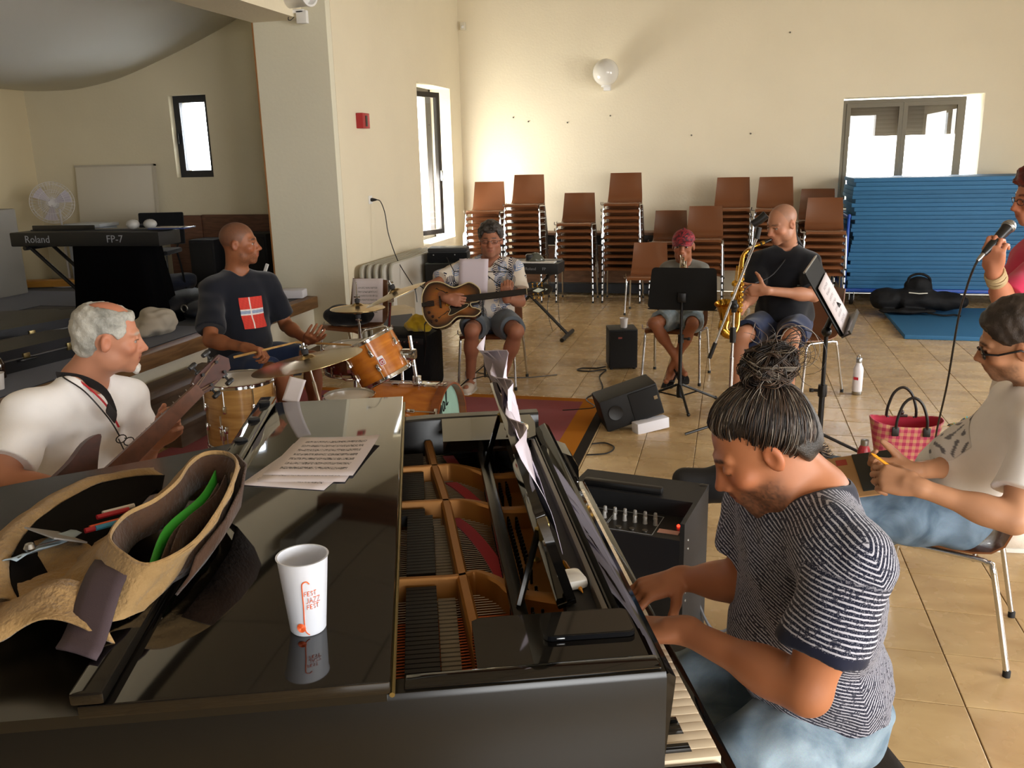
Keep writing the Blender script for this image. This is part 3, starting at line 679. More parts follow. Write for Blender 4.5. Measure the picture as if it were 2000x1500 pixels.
# hand painted lettering: "unal" in one looping stroke, on the front head
Ml = T(0, 0, .265) @ RZ(R(-2)) @ T(.4145, 0, 0) @ RZ(R(90)) @ RX(R(90))
strokes = [[(-.19, .07), (-.18, .02), (-.165, .015), (-.15, .05), (-.145, .075), (-.142, .03), (-.13, .02)], [(-.12, .03), (-.115, .08), (-.112, .03), (-.10, .08), (-.085, .085), (-.08, .03), (-.065, .03)],
           [(-.015, .085), (-.035, .10), (-.055, .07), (-.045, .04), (-.025, .05), (-.012, .09), (-.010, .05), (.005, .045)], [(.02, .06), (.03, .16), (.018, .17), (.02, .09), (.035, .06), (.06, .075)], [(-.2, .03), (-.23, -.02), (-.26, .0)]]
b = MB()
for s in strokes: b.tube(catmull([(x*.8, y*1.0+.06, 0) for x, y in s], 5), .0042, 5, Ml, flat=.4)
b.build('lettering', mat('ink_black', '#0f1412', .5), t)
for s in (-1, 1):
    MB().tube([(.3, s*.2, .16), (.36, s*.36, .006)], .007, 6).build('spur', CHROME, t)
# tom mount on the bass drum, with the rack tom and a cymbal arm of its own
b = MB().box(.23, .37, -.05, .05, .505, .522, b=.006).lathe([(.03, .52), (.026, .56)], 14, T(.24, 0, 0)).cyl((.24, .0, .5), (.20, .02, .80), .0125, 10); b.box(.14, .235, -.03, .045, .66, .72, b=.012)
b.build('tom_mount', CHROME, t)
MB().cyl((.115, .08, .50), (.11, .1, .70), .009, 8).build('mount_post', CHROME, t)
t = thing('rack_tom', 'amber rack tom tilted above the bass drum', 'drum', (-1.975, 4.74, .562), group=DK)
t.rotation_euler = (R(1), R(-27), 0)
drum_parts(t, RZ(.35), .166, .235, DWOOD, 6)
Mb = RZ(R(-58)) @ T(.1675, 0, .10) @ RZ(PI/2) @ RX(PI/2)
o = MB().prism(rrect(.036, .055, .006, 3), 0, .003, Mb).build('badge', mat('badge_silver', '#c4c3c6', .3, .4), t)
MB().prism(rrect(.030, .036, .006, 3, 0, -.007), .003, .004, Mb).build('badge_panel', mat('badge_red', '#a02126', .4), o)
MB().tube([(.009*math.cos(a*PI/8), -.009+.009*math.sin(a*PI/8), .0045) for a in range(16)], .0022, 5, Mb, closed=True).box(.008, .011, -.02, .004, .003, .0055, Mb).build('badge_ring', mat('badge_white', '#e0d6d0', .4), o)
# snare
t = thing('snare_drum', 'dark red snare drum with white head between the drummer and the cymbals', 'drum', (-2.30, 5.0, RG), group=DK)
drum_parts(t, T(0, 0, .525) @ RX(R(2)), .178, .135, DRED, 8)
b = MB().cyl((0, 0, .16), (0, 0, .47), .012, 8)
for k in range(3):
    a = k*2*PI/3+.5; b.tube(catmull([(0, 0, .45), (.12*math.cos(a), .12*math.sin(a), .48), (.175*math.cos(a), .175*math.sin(a), .51), (.19*math.cos(a), .19*math.sin(a), .545)], 3), .007, 6)
b.build('stand', CHROME, t); tripod(t, 0, 0, -.0, .24, .3)
MB().box(.165, .20, -.03, .03, .54, .63, RZ(R(-70)), b=.01).build('throw_off', CHROME, t)
MB().box(.175, .21, .06, .10, .55, .60, RZ(R(-70)), b=.01).build('clamp', BLACKP, t)
# low dark red tom under the ride cymbal
t = thing('low_tom', 'dark red wooden drum low behind the ride cymbal', 'drum', (-2.02, 4.30, RG), group=DK)
drum_parts(t, T(0, 0, .28) @ RZ(.2), .135, .26, DRED, 6)
for k in range(3):
    a = R(20)+k*2*PI/3
    MB().tube([(.15, 0, .42), (.15, 0, .0)], .006, 6, RZ(a)).box(.13, .165, -.012, .012, .36, .42, RZ(a), b=.005).build('leg', CHROME, t)
# ride cymbal
def stand_cymbal(name, label, base, c, n, r, boom=None, rr=.26, a0=.4):
    t = thing(name, label, 'cymbal', (base[0], base[1], RG), group=DK)
    q = Vector(c)-Vector((base[0], base[1], RG))
    M = frame(q, n)
    cymbal(t, M, r)
    top = q+Vector(n).normalized()*.02
    if boom is None:
        MB().cyl((0, 0, .2), (0, 0, .5), .0125, 10).cyl((0, 0, .48), (q.x*.6, q.y*.6, q.z-.12), .0095, 8).cyl((q.x*.6, q.y*.6, q.z-.12), top, .006, 8).build('pole', CHROME, t)
    else:
        k = Vector(boom)-Vector((base[0], base[1], RG))
        MB().cyl((0, 0, .2), (0, 0, .5), .0125, 10).cyl((0, 0, .45), k, .0095, 8).cyl(k, top, .006, 8).build('pole', CHROME, t)
        MB().box(k.x-.02, k.x+.02, k.y-.018, k.y+.018, k.z-.022, k.z+.022, b=.008).build('tilter', CHROME, t)
    MB().lathe([(.017, .44), (.019, .47), (.017, .50)], 10).box(-.03, -.01, -.006, .006, .455, .475, b=.004).build('collar', CHROME, t)
    tripod(t, 0, 0, -.002, rr, a0)
    return t
stand_cymbal('ride_cymbal', 'large ride cymbal nearest the piano lid', (-2.02, 3.98), (-2.075, 3.95, .84), (-.17, -.02, .98), .285)
stand_cymbal('crash_cymbal', 'tilted crash cymbal high above the rack tom', (-2.30, 5.55), (-2.055, 5.15, 1.0), (-.36, -.06, .93), .205, boom=(-2.16, 5.33, .93))
t = stand_cymbal('hi_hat', 'hi-hat cymbals behind the crash cymbal', (-2.50, 5.58), (-2.50, 5.56, .835), (-.02, .03, 1), .19)
cymbal(t, T(0, -.02, .80) @ RX(PI), .19, 'bottom_cymbal')
MB().cyl((0, -.02, .8), (0, -.02, 1.0), .004, 8).build('pull_rod', CHROME, t)
# sheet music in front of the bass drum
def music_mat(name, staves=6, ink='#3b3a3f', paper='#e2d9dc', hand=True, seed=0, sx=1.0, dens=.5):
    if name in MATS: return MATS[name]
    m, nt, b = nodes(name); N, L = nt.nodes, nt.links
    tc = N.new('ShaderNodeTexCoord'); sp = N.new('ShaderNodeSeparateXYZ'); L.new(tc.outputs['Object'], sp.inputs[0])   # x across, y up, metres; page centred
    def math_(op, a, c=None, d=None):
        n = N.new('ShaderNodeMath'); n.operation = op
        for i, q in enumerate((a, c, d)):
            if q is None: continue
            if isinstance(q, (int, float)): n.inputs[i].default_value = q
            else: L.new(q, n.inputs[i])
        return n.outputs[0]
    pitch = .245/staves
    ph = math_('FRACT', math_('DIVIDE', math_('ADD', sp.outputs['Y'], .118), pitch))
    band = math_('MULTIPLY', math_('GREATER_THAN', ph, .25), math_('LESS_THAN', ph, .72))
    lines = math_('LESS_THAN', math_('FRACT', math_('MULTIPLY', ph, 10.0)), .22)
    mp = N.new('ShaderNodeMapping'); mp.inputs['Scale'].default_value = (170, 240, 1); mp.inputs['Location'].default_value = (seed, seed*2, 0); L.new(tc.outputs['Object'], mp.inputs[0])
    n1 = N.new('ShaderNodeTexNoise'); n1.inputs['Scale'].default_value = 1.0; n1.inputs['Detail'].default_value = 1.5; n1.inputs['Distortion'].default_value = 1.2; L.new(mp.outputs[0], n1.inputs['Vector'])
    note = math_('GREATER_THAN', n1.outputs['Fac'], 1-dens+.06)
    inside = math_('MULTIPLY', math_('LESS_THAN', math_('ABSOLUTE', sp.outputs['X']), .088*sx), math_('LESS_THAN', math_('ABSOLUTE', sp.outputs['Y']), .125))
    k = math_('MULTIPLY', math_('MULTIPLY', band, inside), math_('MAXIMUM', math_('MULTIPLY', lines, .45), math_('MULTIPLY', note, .9)))
    mx = N.new('ShaderNodeMix'); mx.data_type = 'RGBA'; mx.inputs[6].default_value = C(paper); mx.inputs[7].default_value = C(ink); L.new(k, mx.inputs[0]); L.new(mx.outputs[2], b.inputs['Base Color'])
    b.inputs['Roughness'].default_value = .7; b.inputs['Specular IOR Level'].default_value = .2
    MATS[name] = m; return m
def sheet(name, label, cat, loc, rot, w=.21, h=.297, m=None, bend=0.0, group=None, th=.0006, curl=0.0):
    G = [[(w*(i/6-.5), h*(j/8-.5), bend*math.sin(PI*j/8)+curl*((i/6)**3)*((j/8)**2)) for i in range(7)] for j in range(9)]
    o = MB().sheet(G, th).build(name, m or PAPER, smooth=180)
    o.location = loc; o.rotation_euler = rot
    return tag(o, label, cat, group)
MUSH = music_mat('handwritten_music', 7, dens=.56); MUSP = music_mat('printed_music', 7, seed=5, dens=.5)
# chair with coat and sheet music by the drums
sheet('sheet_music', 'page of printed music propped on the chair by the drums', 'sheet music', (-3.035, 6.965, .645), (R(74), 0, R(8)), .27, .38, MUSP)
# amplifier under black cover with yellow cloth
t = thing('covered_amplifier', 'black covered amplifier behind the drums', 'amplifier', (-2.52, 6.56, RG))
MB().box(-.24, .24, -.17, .18, 0, .47, b=.045).build('cover', mat('black_cover', '#0b0b0d', .8, spec=.2, bump=.5, bscale=25, dist=.01), t)
b = MB()
for k in range(5): b.lathe([(.009, 0), (.007, .018)], 8, T(.0+.035*k, -.172, .41) @ RX(PI/2))
b.build('knobs', CHROME, t, kind='stuff')
MB().box(-.02, .19, -.176, -.17, .385, .435, b=.002).build('control_panel', BLACKP, t)
t = thing('guitar_amplifier', 'cream framed combo amplifier with grey grille behind the crash cymbal', 'amplifier', (-3.02, 7.5, 0), R(42))
CRM = mat('cream_tolex', '#d4c19c', .6)
MB().box(-.17, .17, -.12, .12, 0, .49, b=.012).build('cabinet', CRM, t); MB().box(-.14, .14, -.126, -.119, .05, .44, b=.003).build('grille', mat('grey_grille', '#6c6c6a', .8, bump=.8, bscale=500, dist=.002), t)
MB().tube(catmull([(-.176, -.05, .33), (-.195, -.03, .35), (-.195, .05, .35), (-.176, .07, .33)], 4), .010, 6).build('handle', BLACKP, t)

# ================= keyboard and amp behind the guitarist =================
t = thing('synthesizer', 'small black keyboard on a stand behind the guitarist', 'keyboard', (-2.0, 8.78, 0), R(-2))
MB().box(-.70, .335, -.16, .15, .665, .775, b=.012).build('body', PB, t)
b = MB()
for k in range(24): b.box(-.68+.0405*k, -.6415+.0405*k, -.15, -.03, .776, .788)
b.build('white_keys', WHITEP, t, smooth=0, kind='stuff')
MB().box(-.69, .32, .0, .14, .776, .79, b=.004).build('control_panel', mat('panel_grey', '#4a4b4f', .4), t)
text('lettering', 'Roland', .04, mat('logo_grey', '#8f9299', .5), t, T(.05, -.162, .72) @ RX(PI/2)); text('lettering', 'FP', .04, mat('logo_grey', '#8f9299', .5), t, T(.19, -.162, .72) @ RX(PI/2))
for s in (-1, 1):
    MB().tube([(s*.22, -.02, .65), (-s*.40, -.02, .03)], .016, 8).build('stand_leg', BLACKM, t)
    MB().tube([(s*.40, -.30, .022), (s*.40, .22, .022)], .022, 8).build('stand_foot', BLACKM, t)
    MB().tube([(s*.22, -.15, .648), (s*.22, .15, .648)], .016, 8).build('stand_bar', BLACKM, t)
for k, x in enumerate((.16, .25)): MB().tube(catmull([(x, .16, .70), (x+.01, .18, .5), (x-.02+.03*k, .17, .25), (x+.04, .14, .03)], 4), .003, 5).build('cable', BLACKP, t)
t = thing('drum_machine_bag', 'clear wrapped black item lying on the small keyboard', 'bag', (-1.93, 8.74, .79), .2)
G = [[(.10*math.cos(a*PI/8)*q, .06*math.sin(a*PI/8)*q, .085*(1-q**2)+.01*math.sin(a*2.3)*q) for a in range(16)] for q in (1, .85, .6, .35, .1)]
MB().sheet(G, .002, closed_u=True).build('wrap', mat('clear_wrap', '#55584f', .15, coat=.6), t, smooth=180)
MB().box(-.10, -.02, -.04, .05, .002, .07, b=.02).build('core', BLACKP, t)
t = thing('keyboard_amplifier', 'black amplifier on a stand at the left of the guitarist', 'amplifier', (-3.11, 9.42, 0), R(8))
MB().box(-.22, .26, -.17, .17, .42, .685, b=.012).build('cabinet', mat('black_tolex', '#131315', .7, bump=.4, bscale=400, dist=.002), t)
MB().box(-.215, .255, -.165, .165, .686, .692, b=.002).build('top_panel', mat('top_grey', '#6f7674', .3, .6), t)
for s in (-1, 1):
    MB().tube(catmull([(s*.2, -.15, 0), (s*.2, -.15, .55), (s*.19, -.13, .60), (s*.15, -.1, .60)], 3), .018, 8).build('stand_leg', BLACKM, t)
    MB().tube([(s*.2, .13, 0), (s*.2, .13, .42)], .018, 8).build('stand_leg', BLACKM, t)
MB().tube([(-.2, -.15, .41), (.2, -.15, .41)], .014, 8).build('cross_bar', BLACKM, t)
t = thing('soft_case', 'black soft case on top of the amplifier by the window', 'case', (-3.10, 9.44, .694), R(10))
MB().box(-.22, .24, -.15, .15, 0, .12, b=.03).build('body', BLACKF, t); MB().box(-.21, .23, -.14, .14, .115, .165, b=.025).build('lid', mat('case_lid', '#26282c', .55, spec=.4), t)
b = MB()
for x in (-.14, .1): b.ball((x, -.152, .09), .008, 8, 6)
b.build('stud', STEEL, t, kind='stuff')
t = thing('white_table_end', 'white rounded table end with a blue label in the corner', 'table', (-3.40, 11.62, 0), R(14))
MB().prism(rrect(.36, .86, .06, 4, 0, .43), -.02, .02, RX(PI/2) @ T(0, 0, 0)).build('table_top', WHITEP, t, smooth=30); MB().box(-.02, .03, -.024, -.02, .76, .79, b=.001).build('blue_label', mat('blue_print', '#2b3fa8', .5), t)

# ================= stands, speakers, stands for music =================
def music_desk(t, M, w=.50, h=.30, lip=True):
    poly = rrect(w, h, .03, 4, 0, h/2); poly = [(x*(1-.06*(y/h > .5)), y) for x, y in poly]
    MB().prism(poly, -.0015, .0015, M).build('desk', mat('desk_black', '#080808', .6, spec=.25), t, smooth=30)
    b = MB().box(-w/2, w/2, -.002, .055, -.006, -.002, M @ RX(PI/2) @ T(0, 0, 0))
    b2 = MB().box(-w/2+.005, w/2-.005, -.0025, .0015, .0, .018, M @ T(0, .0, 0) @ RX(0)); b2.box(-w/2, w/2, .0, .004, 0, .055, M).build('lip', mat('desk_black', '#080808', .6, spec=.25), t, smooth=0)
# boy's solid stand: the back of the desk faces the camera
t = thing('music_stand', 'black solid music stand in front of the boy', 'music stand', (-.325, 6.38, 0))
MB().cyl((0, 0, .08), (0, 0, .50), .014, 10).cyl((0, 0, .48), (0, 0, .80), .010, 10).build('pole', BLACKM, t)
MB().box(-.05, .05, -.012, .03, .77, .86, RX(R(-18)) @ T(0, -.26, 0), b=.006) if False else None
Md = T(.0, .015, .715) @ RZ(R(-3)) @ RX(PI/2-R(16)) @ RY(PI)
music_desk(t, Md, .50, .305)
MB().box(-.03, .03, -.02, .02, .77, .84, b=.008).build('tilt_bracket', BLACKM, t); MB().lathe([(.022, .47), (.022, .53)], 12).cyl((0, 0, .5), (.055, 0, .5), .008, 8).box(.045, .07, -.015, .015, .49, .51, b=.005).build('clutch', BLACKM, t)
MB().lathe([(.022, .055), (.024, .10), (.018, .16)], 12).build('hub', BLACKM, t)
for a in (R(-75), R(35), R(172)):
    c, s = math.cos(a), math.sin(a); MB().tube([(.02*c, .02*s, .15), (.32*c, .32*s, .012)], .010, 7).ball((.32*c, .32*s, .013), .014, 8, 6).build('leg', BLACKM, t); 
    MB().tube([(.01*c, .01*s, .062), (.17*c, .17*s, .085)], .006, 6).build('strut', BLACKM, t)
# saxophonist's stand seen from the side
t = thing('music_stand', 'black music stand with white pages beside the saxophonist', 'music stand', (.565, 5.28, 0))
MB().cyl((0, 0, .02), (0, 0, .46), .017, 10).cyl((0, 0, .42), (0, 0, .80), .0125, 10).build('pole', BLACKM, t)
MB().lathe([(.025, .40), (.028, .43), (.025, .47)], 12).cyl((0, 0, .435), (-.06, 0, .435), .009, 8).box(-.075, -.05, -.015, .015, .425, .445, b=.005).build('clutch', BLACKM, t)
MB().cyl((-.012, 0, .78), (.06, .06, .95), .018, 10).ball((0, 0, .79), .03, 12, 8).build('tilt_arm', BLACKM, t)
# desk plane: edge on to the camera, facing the player at +y
dz = Vector((.30, .0, -.50)).normalized()          # direction down the slope seen from the camera
u1 = Vector((.20, .98, .08)).normalized()
Md = Matrix((u1, -dz, u1.cross(-dz))).transposed().to_4x4(); Md.translation = Vector((.445, 5.28, 1.21))-Vector((.565, 5.28, 0))+dz*.235+u1*.0
poly = rrect(.50, .42, .03, 4)
MB().prism(poly, -.012, -.006, Md).build('desk', mat('desk_black', '#080808', .6, spec=.25), t, smooth=30)
MB().box(-.25, .25, -.215, -.205, -.006, .05, Md).box(-.25, .25, -.205, -.19, .04, .05, Md).build('lip', mat('lip_steel', '#4d4a48', .35, .7), t, smooth=0)
MB().box(-.25, .25, .205, .213, -.014, -.002, Md).build('edge_strip', mat('edge_grey', '#8d8c84', .4, .4), t, smooth=0)
o = sheet('sheet_music', 'white pages standing on the music stand beside the saxophonist', 'sheet music', (0, 0, 0), (0, 0, 0), .42, .30, MUSP)
o.matrix_basis = T(.565, 5.28, 0) @ Md @ T(0, -.055, .004)
for a in (R(30), R(150), R(270)):
    c, s = math.cos(a), math.sin(a); MB().tube([(.02*c, .02*s, .16), (.30*c, .30*s, .012)], .010, 7).build('leg', BLACKM, t)
# wire music stand of the guitarist
t = thing('wire_music_stand', 'folding black wire music stand in front of the guitarist', 'music stand', (-1.863, 6.50, 0))
MB().cyl((0, 0, .12), (0, 0, .52), .0085, 8).cyl((0, 0, .5), (0, 0, .82), .006, 8).build('pole', BLACKM, t)
for a in (R(200), R(-15), R(95)):
    c, s = math.cos(a), math.sin(a); MB().tube([(.0, .0, .22), (.26*c, .26*s, .006)], .005, 6).build('leg', BLACKM, t); MB().tube([(0, 0, .13), (.14*c, .14*s, .10)], .004, 6).build('strut', BLACKM, t)
Md = T(0, -.015, .785) @ RX(R(-14))
b = MB()
for p, q in (((-.235, 0, 0), (-.235, 0, .18)), ((.235, 0, 0), (.235, 0, .18)), ((-.235, 0, .18), (.235, 0, .18)), ((-.235, 0, 0), (0, 0, .18)), ((.235, 0, 0), (0, 0, .18)), ((-.235, 0, .18), (-.30, 0, .29)), ((.235, 0, .18), (.17, -.0, .22)), ((.2, 0, .195), (.09, 0, .245))): b.tube([p, q], .0035, 6, Md)
b.box(-.245, .245, -.02, .004, -.008, .004, Md); b.box(-.016, .016, -.008, .004, -.02, .19, Md); b.build('desk', BLACKM, t, smooth=0)
sheet('sheet_music', 'blank white page on the wire music stand', 'sheet music', (-1.935, 6.505, .925), (R(76), 0, R(1)), .235, .275, mat('paper_blank', '#d5cad4', .7))
# microphone boom stand by the saxophonist
t = thing('microphone_stand', 'chrome microphone boom stand beside the saxophone', 'microphone stand', (.04, 5.72, 0))
MB().cyl((0, 0, .03), (0, 0, .52), .0125, 10).cyl((0, 0, .5), (0, 0, .84), .009, 10).build('pole', CHROME, t)
MB().lathe([(.019, .62), (.022, .66), (.019, .72)], 12).build('clutch', BLACKM, t)
MB().ball((0, -.01, .86), .028, 12, 8).box(-.018, .018, -.03, .02, .82, .90, b=.008).build('pivot', BLACKP, t)
p0, p1 = Vector((-.115, -.02, .60)), Vector((.118, -.02, 1.29))
MB().cyl(p0, p1, .008, 10).build('boom_arm', CHROME, t)
MB().cyl(p0-(p1-p0).normalized()*.09, p0+(p1-p0).normalized()*.02, .0135, 10).build('counterweight', BLACKM, t)
b = MB().cyl(p1, p1+Vector((.012, 0, .07)), .018, 10); b.tube([p1+Vector((-.03, -.02, .09)), p1+Vector((.012, -.02, .115)), p1+Vector((.05, -.02, .15))], [.022, .026, .027], 12); b.build('mic_clip', BLACKP, t)
for a in (R(200), R(320), R(80)):
    c, s = math.cos(a), math.sin(a); MB().tube([(.015*c, .015*s, .09), (.30*c, .30*s, .012)], .009, 7).build('leg', BLACKM, t)
# cube speaker with cup
SPK = mat('speaker_black', '#101012', .6, bump=.35, bscale=400, dist=.002)
t = thing('speaker', 'upright black speaker on the floor in front of the boy', 'speaker', (-.895, 7.52, 0), R(14))
MB().box(-.125, .125, -.115, .13, .012, .355, b=.01).build('cabinet', SPK, t); MB().box(-.115, .115, -.123, -.112, .03, .34, b=.005).build('grille', mat('grille_black', '#0a0a0b', .75, bump=.6, bscale=700, dist=.002), t)
MB().box(-.045, -.012, -.126, -.122, .275, .292, b=.001).build('badge', mat('badge_redbrown', '#8a3b32', .5), t)
b = MB()
for x in (-.1, .1):
    for y in (-.09, .1): b.lathe([(.014, 0), (.014, .013)], 8, T(x, y, 0))
b.build('feet', RUBBER, t, kind='stuff')
def paper_cup(loc, label, r=.036, h=.085, m=None):
    o = MB().lathe([(0, .002), (r*.74, 0), (r*.76, .004), (r, h), (r+.002, h+.001), (r+.002, h-.003), (r-.002, h-.002), (r*.72, .006), (0, .006)], 20).build('paper_cup', m or mat('cup_white', '#e4dfdc', .6), fix=True)
    o.location = loc; return tag(o, label, 'cup')
paper_cup((-.875, 7.50, .356), 'white paper cup standing on the upright black speaker')
t = thing('cable', 'black cable looping on the floor beside the upright speaker', 'cable', (-1.05, 7.2, 0))
MB().tube(catmull([(.03, .22, .02), (-.05, .20, .006), (-.18, .18, .006), (-.20, .10, .006), (-.08, .08, .007), (.04, .15, .008), (.02, -.1, .006), (.10, -.5, .006), (.02, -.80, .006), (.12, -1.02, .006), (.02, -1.1, .006), (-.1, -1.15, .006)], 6), .006, 6).build('lead', BLACKP, t)
# monitor wedge with white foam
t = thing('stage_monitor', 'black speaker lying tilted on the edge of the rug', 'speaker', (-.62, 5.80, 0), R(20))
Mw = RX(R(0)) @ T(0, 0, .0) @ RY(R(-20))
poly = [(-.13, 0), (.13, 0), (.13, .25), (-.13, .25)]
MB().box(-.14, .27, -.13, .14, .02, .245, T(-.05, 0, .015) @ RY(R(-17)), b=.012).build('cabinet', SPK, t)
MB().box(.06, .262, -.139, -.128, .035, .232, T(-.05, 0, .015) @ RY(R(-17)), b=.004).build('grille', mat('grille_black', '#0a0a0b', .75), t)
MB().lathe([(.03, 0), (.045, .003), (.05, .010), (.03, .006)], 20, T(-.05, 0, .015) @ RY(R(-17)) @ T(-.05, -.131, .14) @ RX(PI/2)).build('port', BLACKP, t)
MB().box(.225, .25, -.1415, -.1385, .14, .165, T(-.05, 0, .015) @ RY(R(-17)), b=.001).build('badge', mat('badge_tan', '#8f7a58', .5), t)
o = MB().box(-.125, .125, -.04, .04, 0, .075, b=.006).build('foam_block', mat('white_foam', '#e4e3ea', .8)); o.location = (-.475, 5.70, .004); o.rotation_euler = (0, R(-4), R(38))
tag(o, 'white foam block wedged under the tilted black speaker', 'foam block')
t = thing('cable', 'thin black cable curling from under the rug edge', 'cable', (-.8, 5.2, 0))
MB().tube(catmull([(-.02, .12, .008), (.06, .16, .006), (.13, .08, .006), (.10, -.04, .006), (-.02, -.10, .008)], 6), .005, 6).build('lead', BLACKP, t)
# bottles
t = thing('water_bottle', 'white steel water bottle standing on the floor tiles', 'bottle', (.985, 6.88, 0))
MB().lathe([(.034, .024), (.0365, .03), (.037, .19), (.034, .212), (.022, .236), (.021, .252)], 24).build('body', mat('bottle_white', '#e6e4ea', .35), t)
MB().lathe([(.0335, 0), (.036, .004), (.0365, .026), (.034, .028)], 24).build('base_ring', STEEL, t)
MB().lathe([(.022, .250), (.0225, .252), (.0225, .282), (.02, .285)], 20).tube(catmull([(-.016, 0, .284), (-.008, 0, .306), (.004, 0, .306), (.008, 0, .285)], 4), .0025, 5).build('cap', STEEL, t)
MB().box(-.006, .03, -.0376, -.0372, .12, .142, RZ(-.5) @ T(-.012, 0, 0)).build('label', mat('label_red', '#c2283a', .5), t, smooth=0)
t = thing('red_bottle', 'red patterned steel bottle beside the straw bag', 'bottle', (.80, 5.13, 0))
MB().lathe([(.034, 0), (.037, .004), (.037, .12), (.026, .15), (.021, .158)], 20).build('body', mat('bottle_red', '#a62a34', .35, var=.5, vscale=40), t); MB().lathe([(.022, .158), (.0225, .16), (.0225, .188), (.02, .19)], 16).build('cap', STEEL, t)
# straw bag
def check_mat():
    m, nt, b = nodes('straw_check'); N, L = nt.nodes, nt.links
    tc = N.new('ShaderNodeTexCoord'); sp = N.new('ShaderNodeSeparateXYZ'); L.new(tc.outputs['Object'], sp.inputs[0])
    at = N.new('ShaderNodeMath'); at.operation = 'ARCTAN2'; L.new(sp.outputs['Y'], at.inputs[0]); L.new(sp.outputs['X'], at.inputs[1])
    def sq(src, k):
        a = N.new('ShaderNodeMath'); a.operation = 'MULTIPLY'; L.new(src, a.inputs[0]); a.inputs[1].default_value = k
        s = N.new('ShaderNodeMath'); s.operation = 'SINE'; L.new(a.outputs[0], s.inputs[0]); g = N.new('ShaderNodeMath'); g.operation = 'GREATER_THAN'; g.inputs[1].default_value = 0; L.new(s.outputs[0], g.inputs[0]); return g.outputs[0]
    a = N.new('ShaderNodeMath'); a.operation = 'ADD'; L.new(sq(sp.outputs['X'], 165), a.inputs[0]); L.new(sq(sp.outputs['Z'], 150), a.inputs[1])
    h = N.new('ShaderNodeMath'); h.operation = 'MULTIPLY'; h.inputs[1].default_value = .5; L.new(a.outputs[0], h.inputs[0])
    cr = N.new('ShaderNodeValToRGB'); cr.color_ramp.interpolation = 'CONSTANT'; e = cr.color_ramp.elements; e[0].color = C('#cf9a72'); e[1].position = .25; e[1].color = C('#cc6a6c'); n = e.new(.75); n.color = C('#b8365a')
    L.new(h.outputs[0], cr.inputs[0]); L.new(cr.outputs[0], b.inputs['Base Color']); b.inputs['Roughness'].default_value = .7
    bp = N.new('ShaderNodeTexWave'); bp.inputs['Scale'].default_value = 60; L.new(tc.outputs['Object'], bp.inputs['Vector']); bu = N.new('ShaderNodeBump'); bu.inputs['Strength'].default_value = .3; bu.inputs['Distance'].default_value = .003; L.new(bp.outputs['Fac'], bu.inputs['Height']); L.new(bu.outputs[0], b.inputs['Normal'])
    return m
t = thing('straw_bag', 'pink checked straw bag with black handles on the floor', 'bag', (1.055, 5.36, 0), R(4))
G = []
for k in range(9):
    f = k/8; a_, b_ = .155+.05*f, .085+.04*f
    G.append([(a_*math.copysign(abs(math.cos(q))**.8, math.cos(q)), b_*math.copysign(abs(math.sin(q))**.8, math.sin(q)), .255*f+.012*f*math.cos(2*q)) for q in [j*PI/20 for j in range(40)]])
MB().sheet(G, .006, closed_u=True).build('body', check_mat(), t, smooth=180, fix=True)
G2 = [[(x*.955, y*.93, z-.004) for x, y, z in row] for row in G]
MB().sheet(G2[1:], .002, closed_u=True).build('lining', mat('lining_red', '#b01f3c', .8), t, smooth=180, fix=True)
MB().prism([(x*.97, y*.97) for x, y, z in G[0]], .002, .008).build('bottom', mat('bottom_straw', '#b98a62', .7), t)
HND = mat('handle_leather', '#17120f', .4)
for yy, lab in ((-.125, 0), (.115, 1)):
    h = .17
    MB().tube(catmull([(-.085, yy, .235), (-.08, yy+.0, .30), (-.05, yy+.01, .385), (0, yy+.015, .42), (.05, yy+.01, .385), (.08, yy, .30), (.085, yy, .235)], 5), .0085, 8).build('handle', HND, t)
    for s in (-1, 1): MB().box(s*.086-.020, s*.086+.020, yy-.006, yy+.006, .19, .245, b=.006).build('handle_tab', HND, t)
MB().box(-.02, .03, .085, .098, .245, .262, b=.004).ball((-.005, .092, .275), .016, 10, 8).build('clasp', mat('clasp_brown', '#3a211a', .4), t)
# colourful fabric bag behind
def patch_mat(name, cols, scale):
    m, nt, b = nodes(name); N, L = nt.nodes, nt.links
    tc = N.new('ShaderNodeTexCoord'); n = N.new('ShaderNodeTexNoise'); n.inputs['Scale'].default_value = scale; n.inputs['Detail'].default_value = 2; n.inputs['Distortion'].default_value = 2.0; L.new(tc.outputs['Object'], n.inputs['Vector'])
    cr = N.new('ShaderNodeValToRGB'); cr.color_ramp.interpolation = 'CONSTANT'; els = cr.color_ramp.elements
    while len(els) < len(cols): els.new(.5)
    for i, c in enumerate(cols): els[i].position = .30+.42*i/len(cols) if i else 0; els[i].color = C(c)
    L.new(n.outputs['Fac'], cr.inputs[0]); L.new(cr.outputs[0], b.inputs['Base Color']); b.inputs['Roughness'].default_value = .7; MATS[name] = m; return m
t = thing('fabric_bag', 'blue patterned fabric bag beside the pink straw bag', 'bag', (1.36, 5.22, 0), .2)
G = [[((.12+.012*math.sin(5*q+f*4))*math.cos(q)*(1-.25*f*f), (.09+.01*math.cos(4*q))*math.sin(q)*(1-.2*f), .26*f+.02*math.sin(3*q)*f) for q in [j*PI/14 for j in range(28)]] for f in [i/9 for i in range(10)]]
MB().sheet(G, .004, closed_u=True).build('body', patch_mat('blue_print_cloth', ['#8fa9c9', '#6f95bb', '#a7b9cf', '#c9a84e', '#3e6f92', '#b3473a'], 13), t, smooth=180, fix=True)
G = [[(.10*math.cos(q)*r+.02*math.sin(7*q)*r, .08*math.sin(q)*r, .27+.05*(1-r)+.02*math.sin(3*q+r*5)) for q in [j*PI/14 for j in range(28)]] for r in (1, .8, .6, .4, .15)]
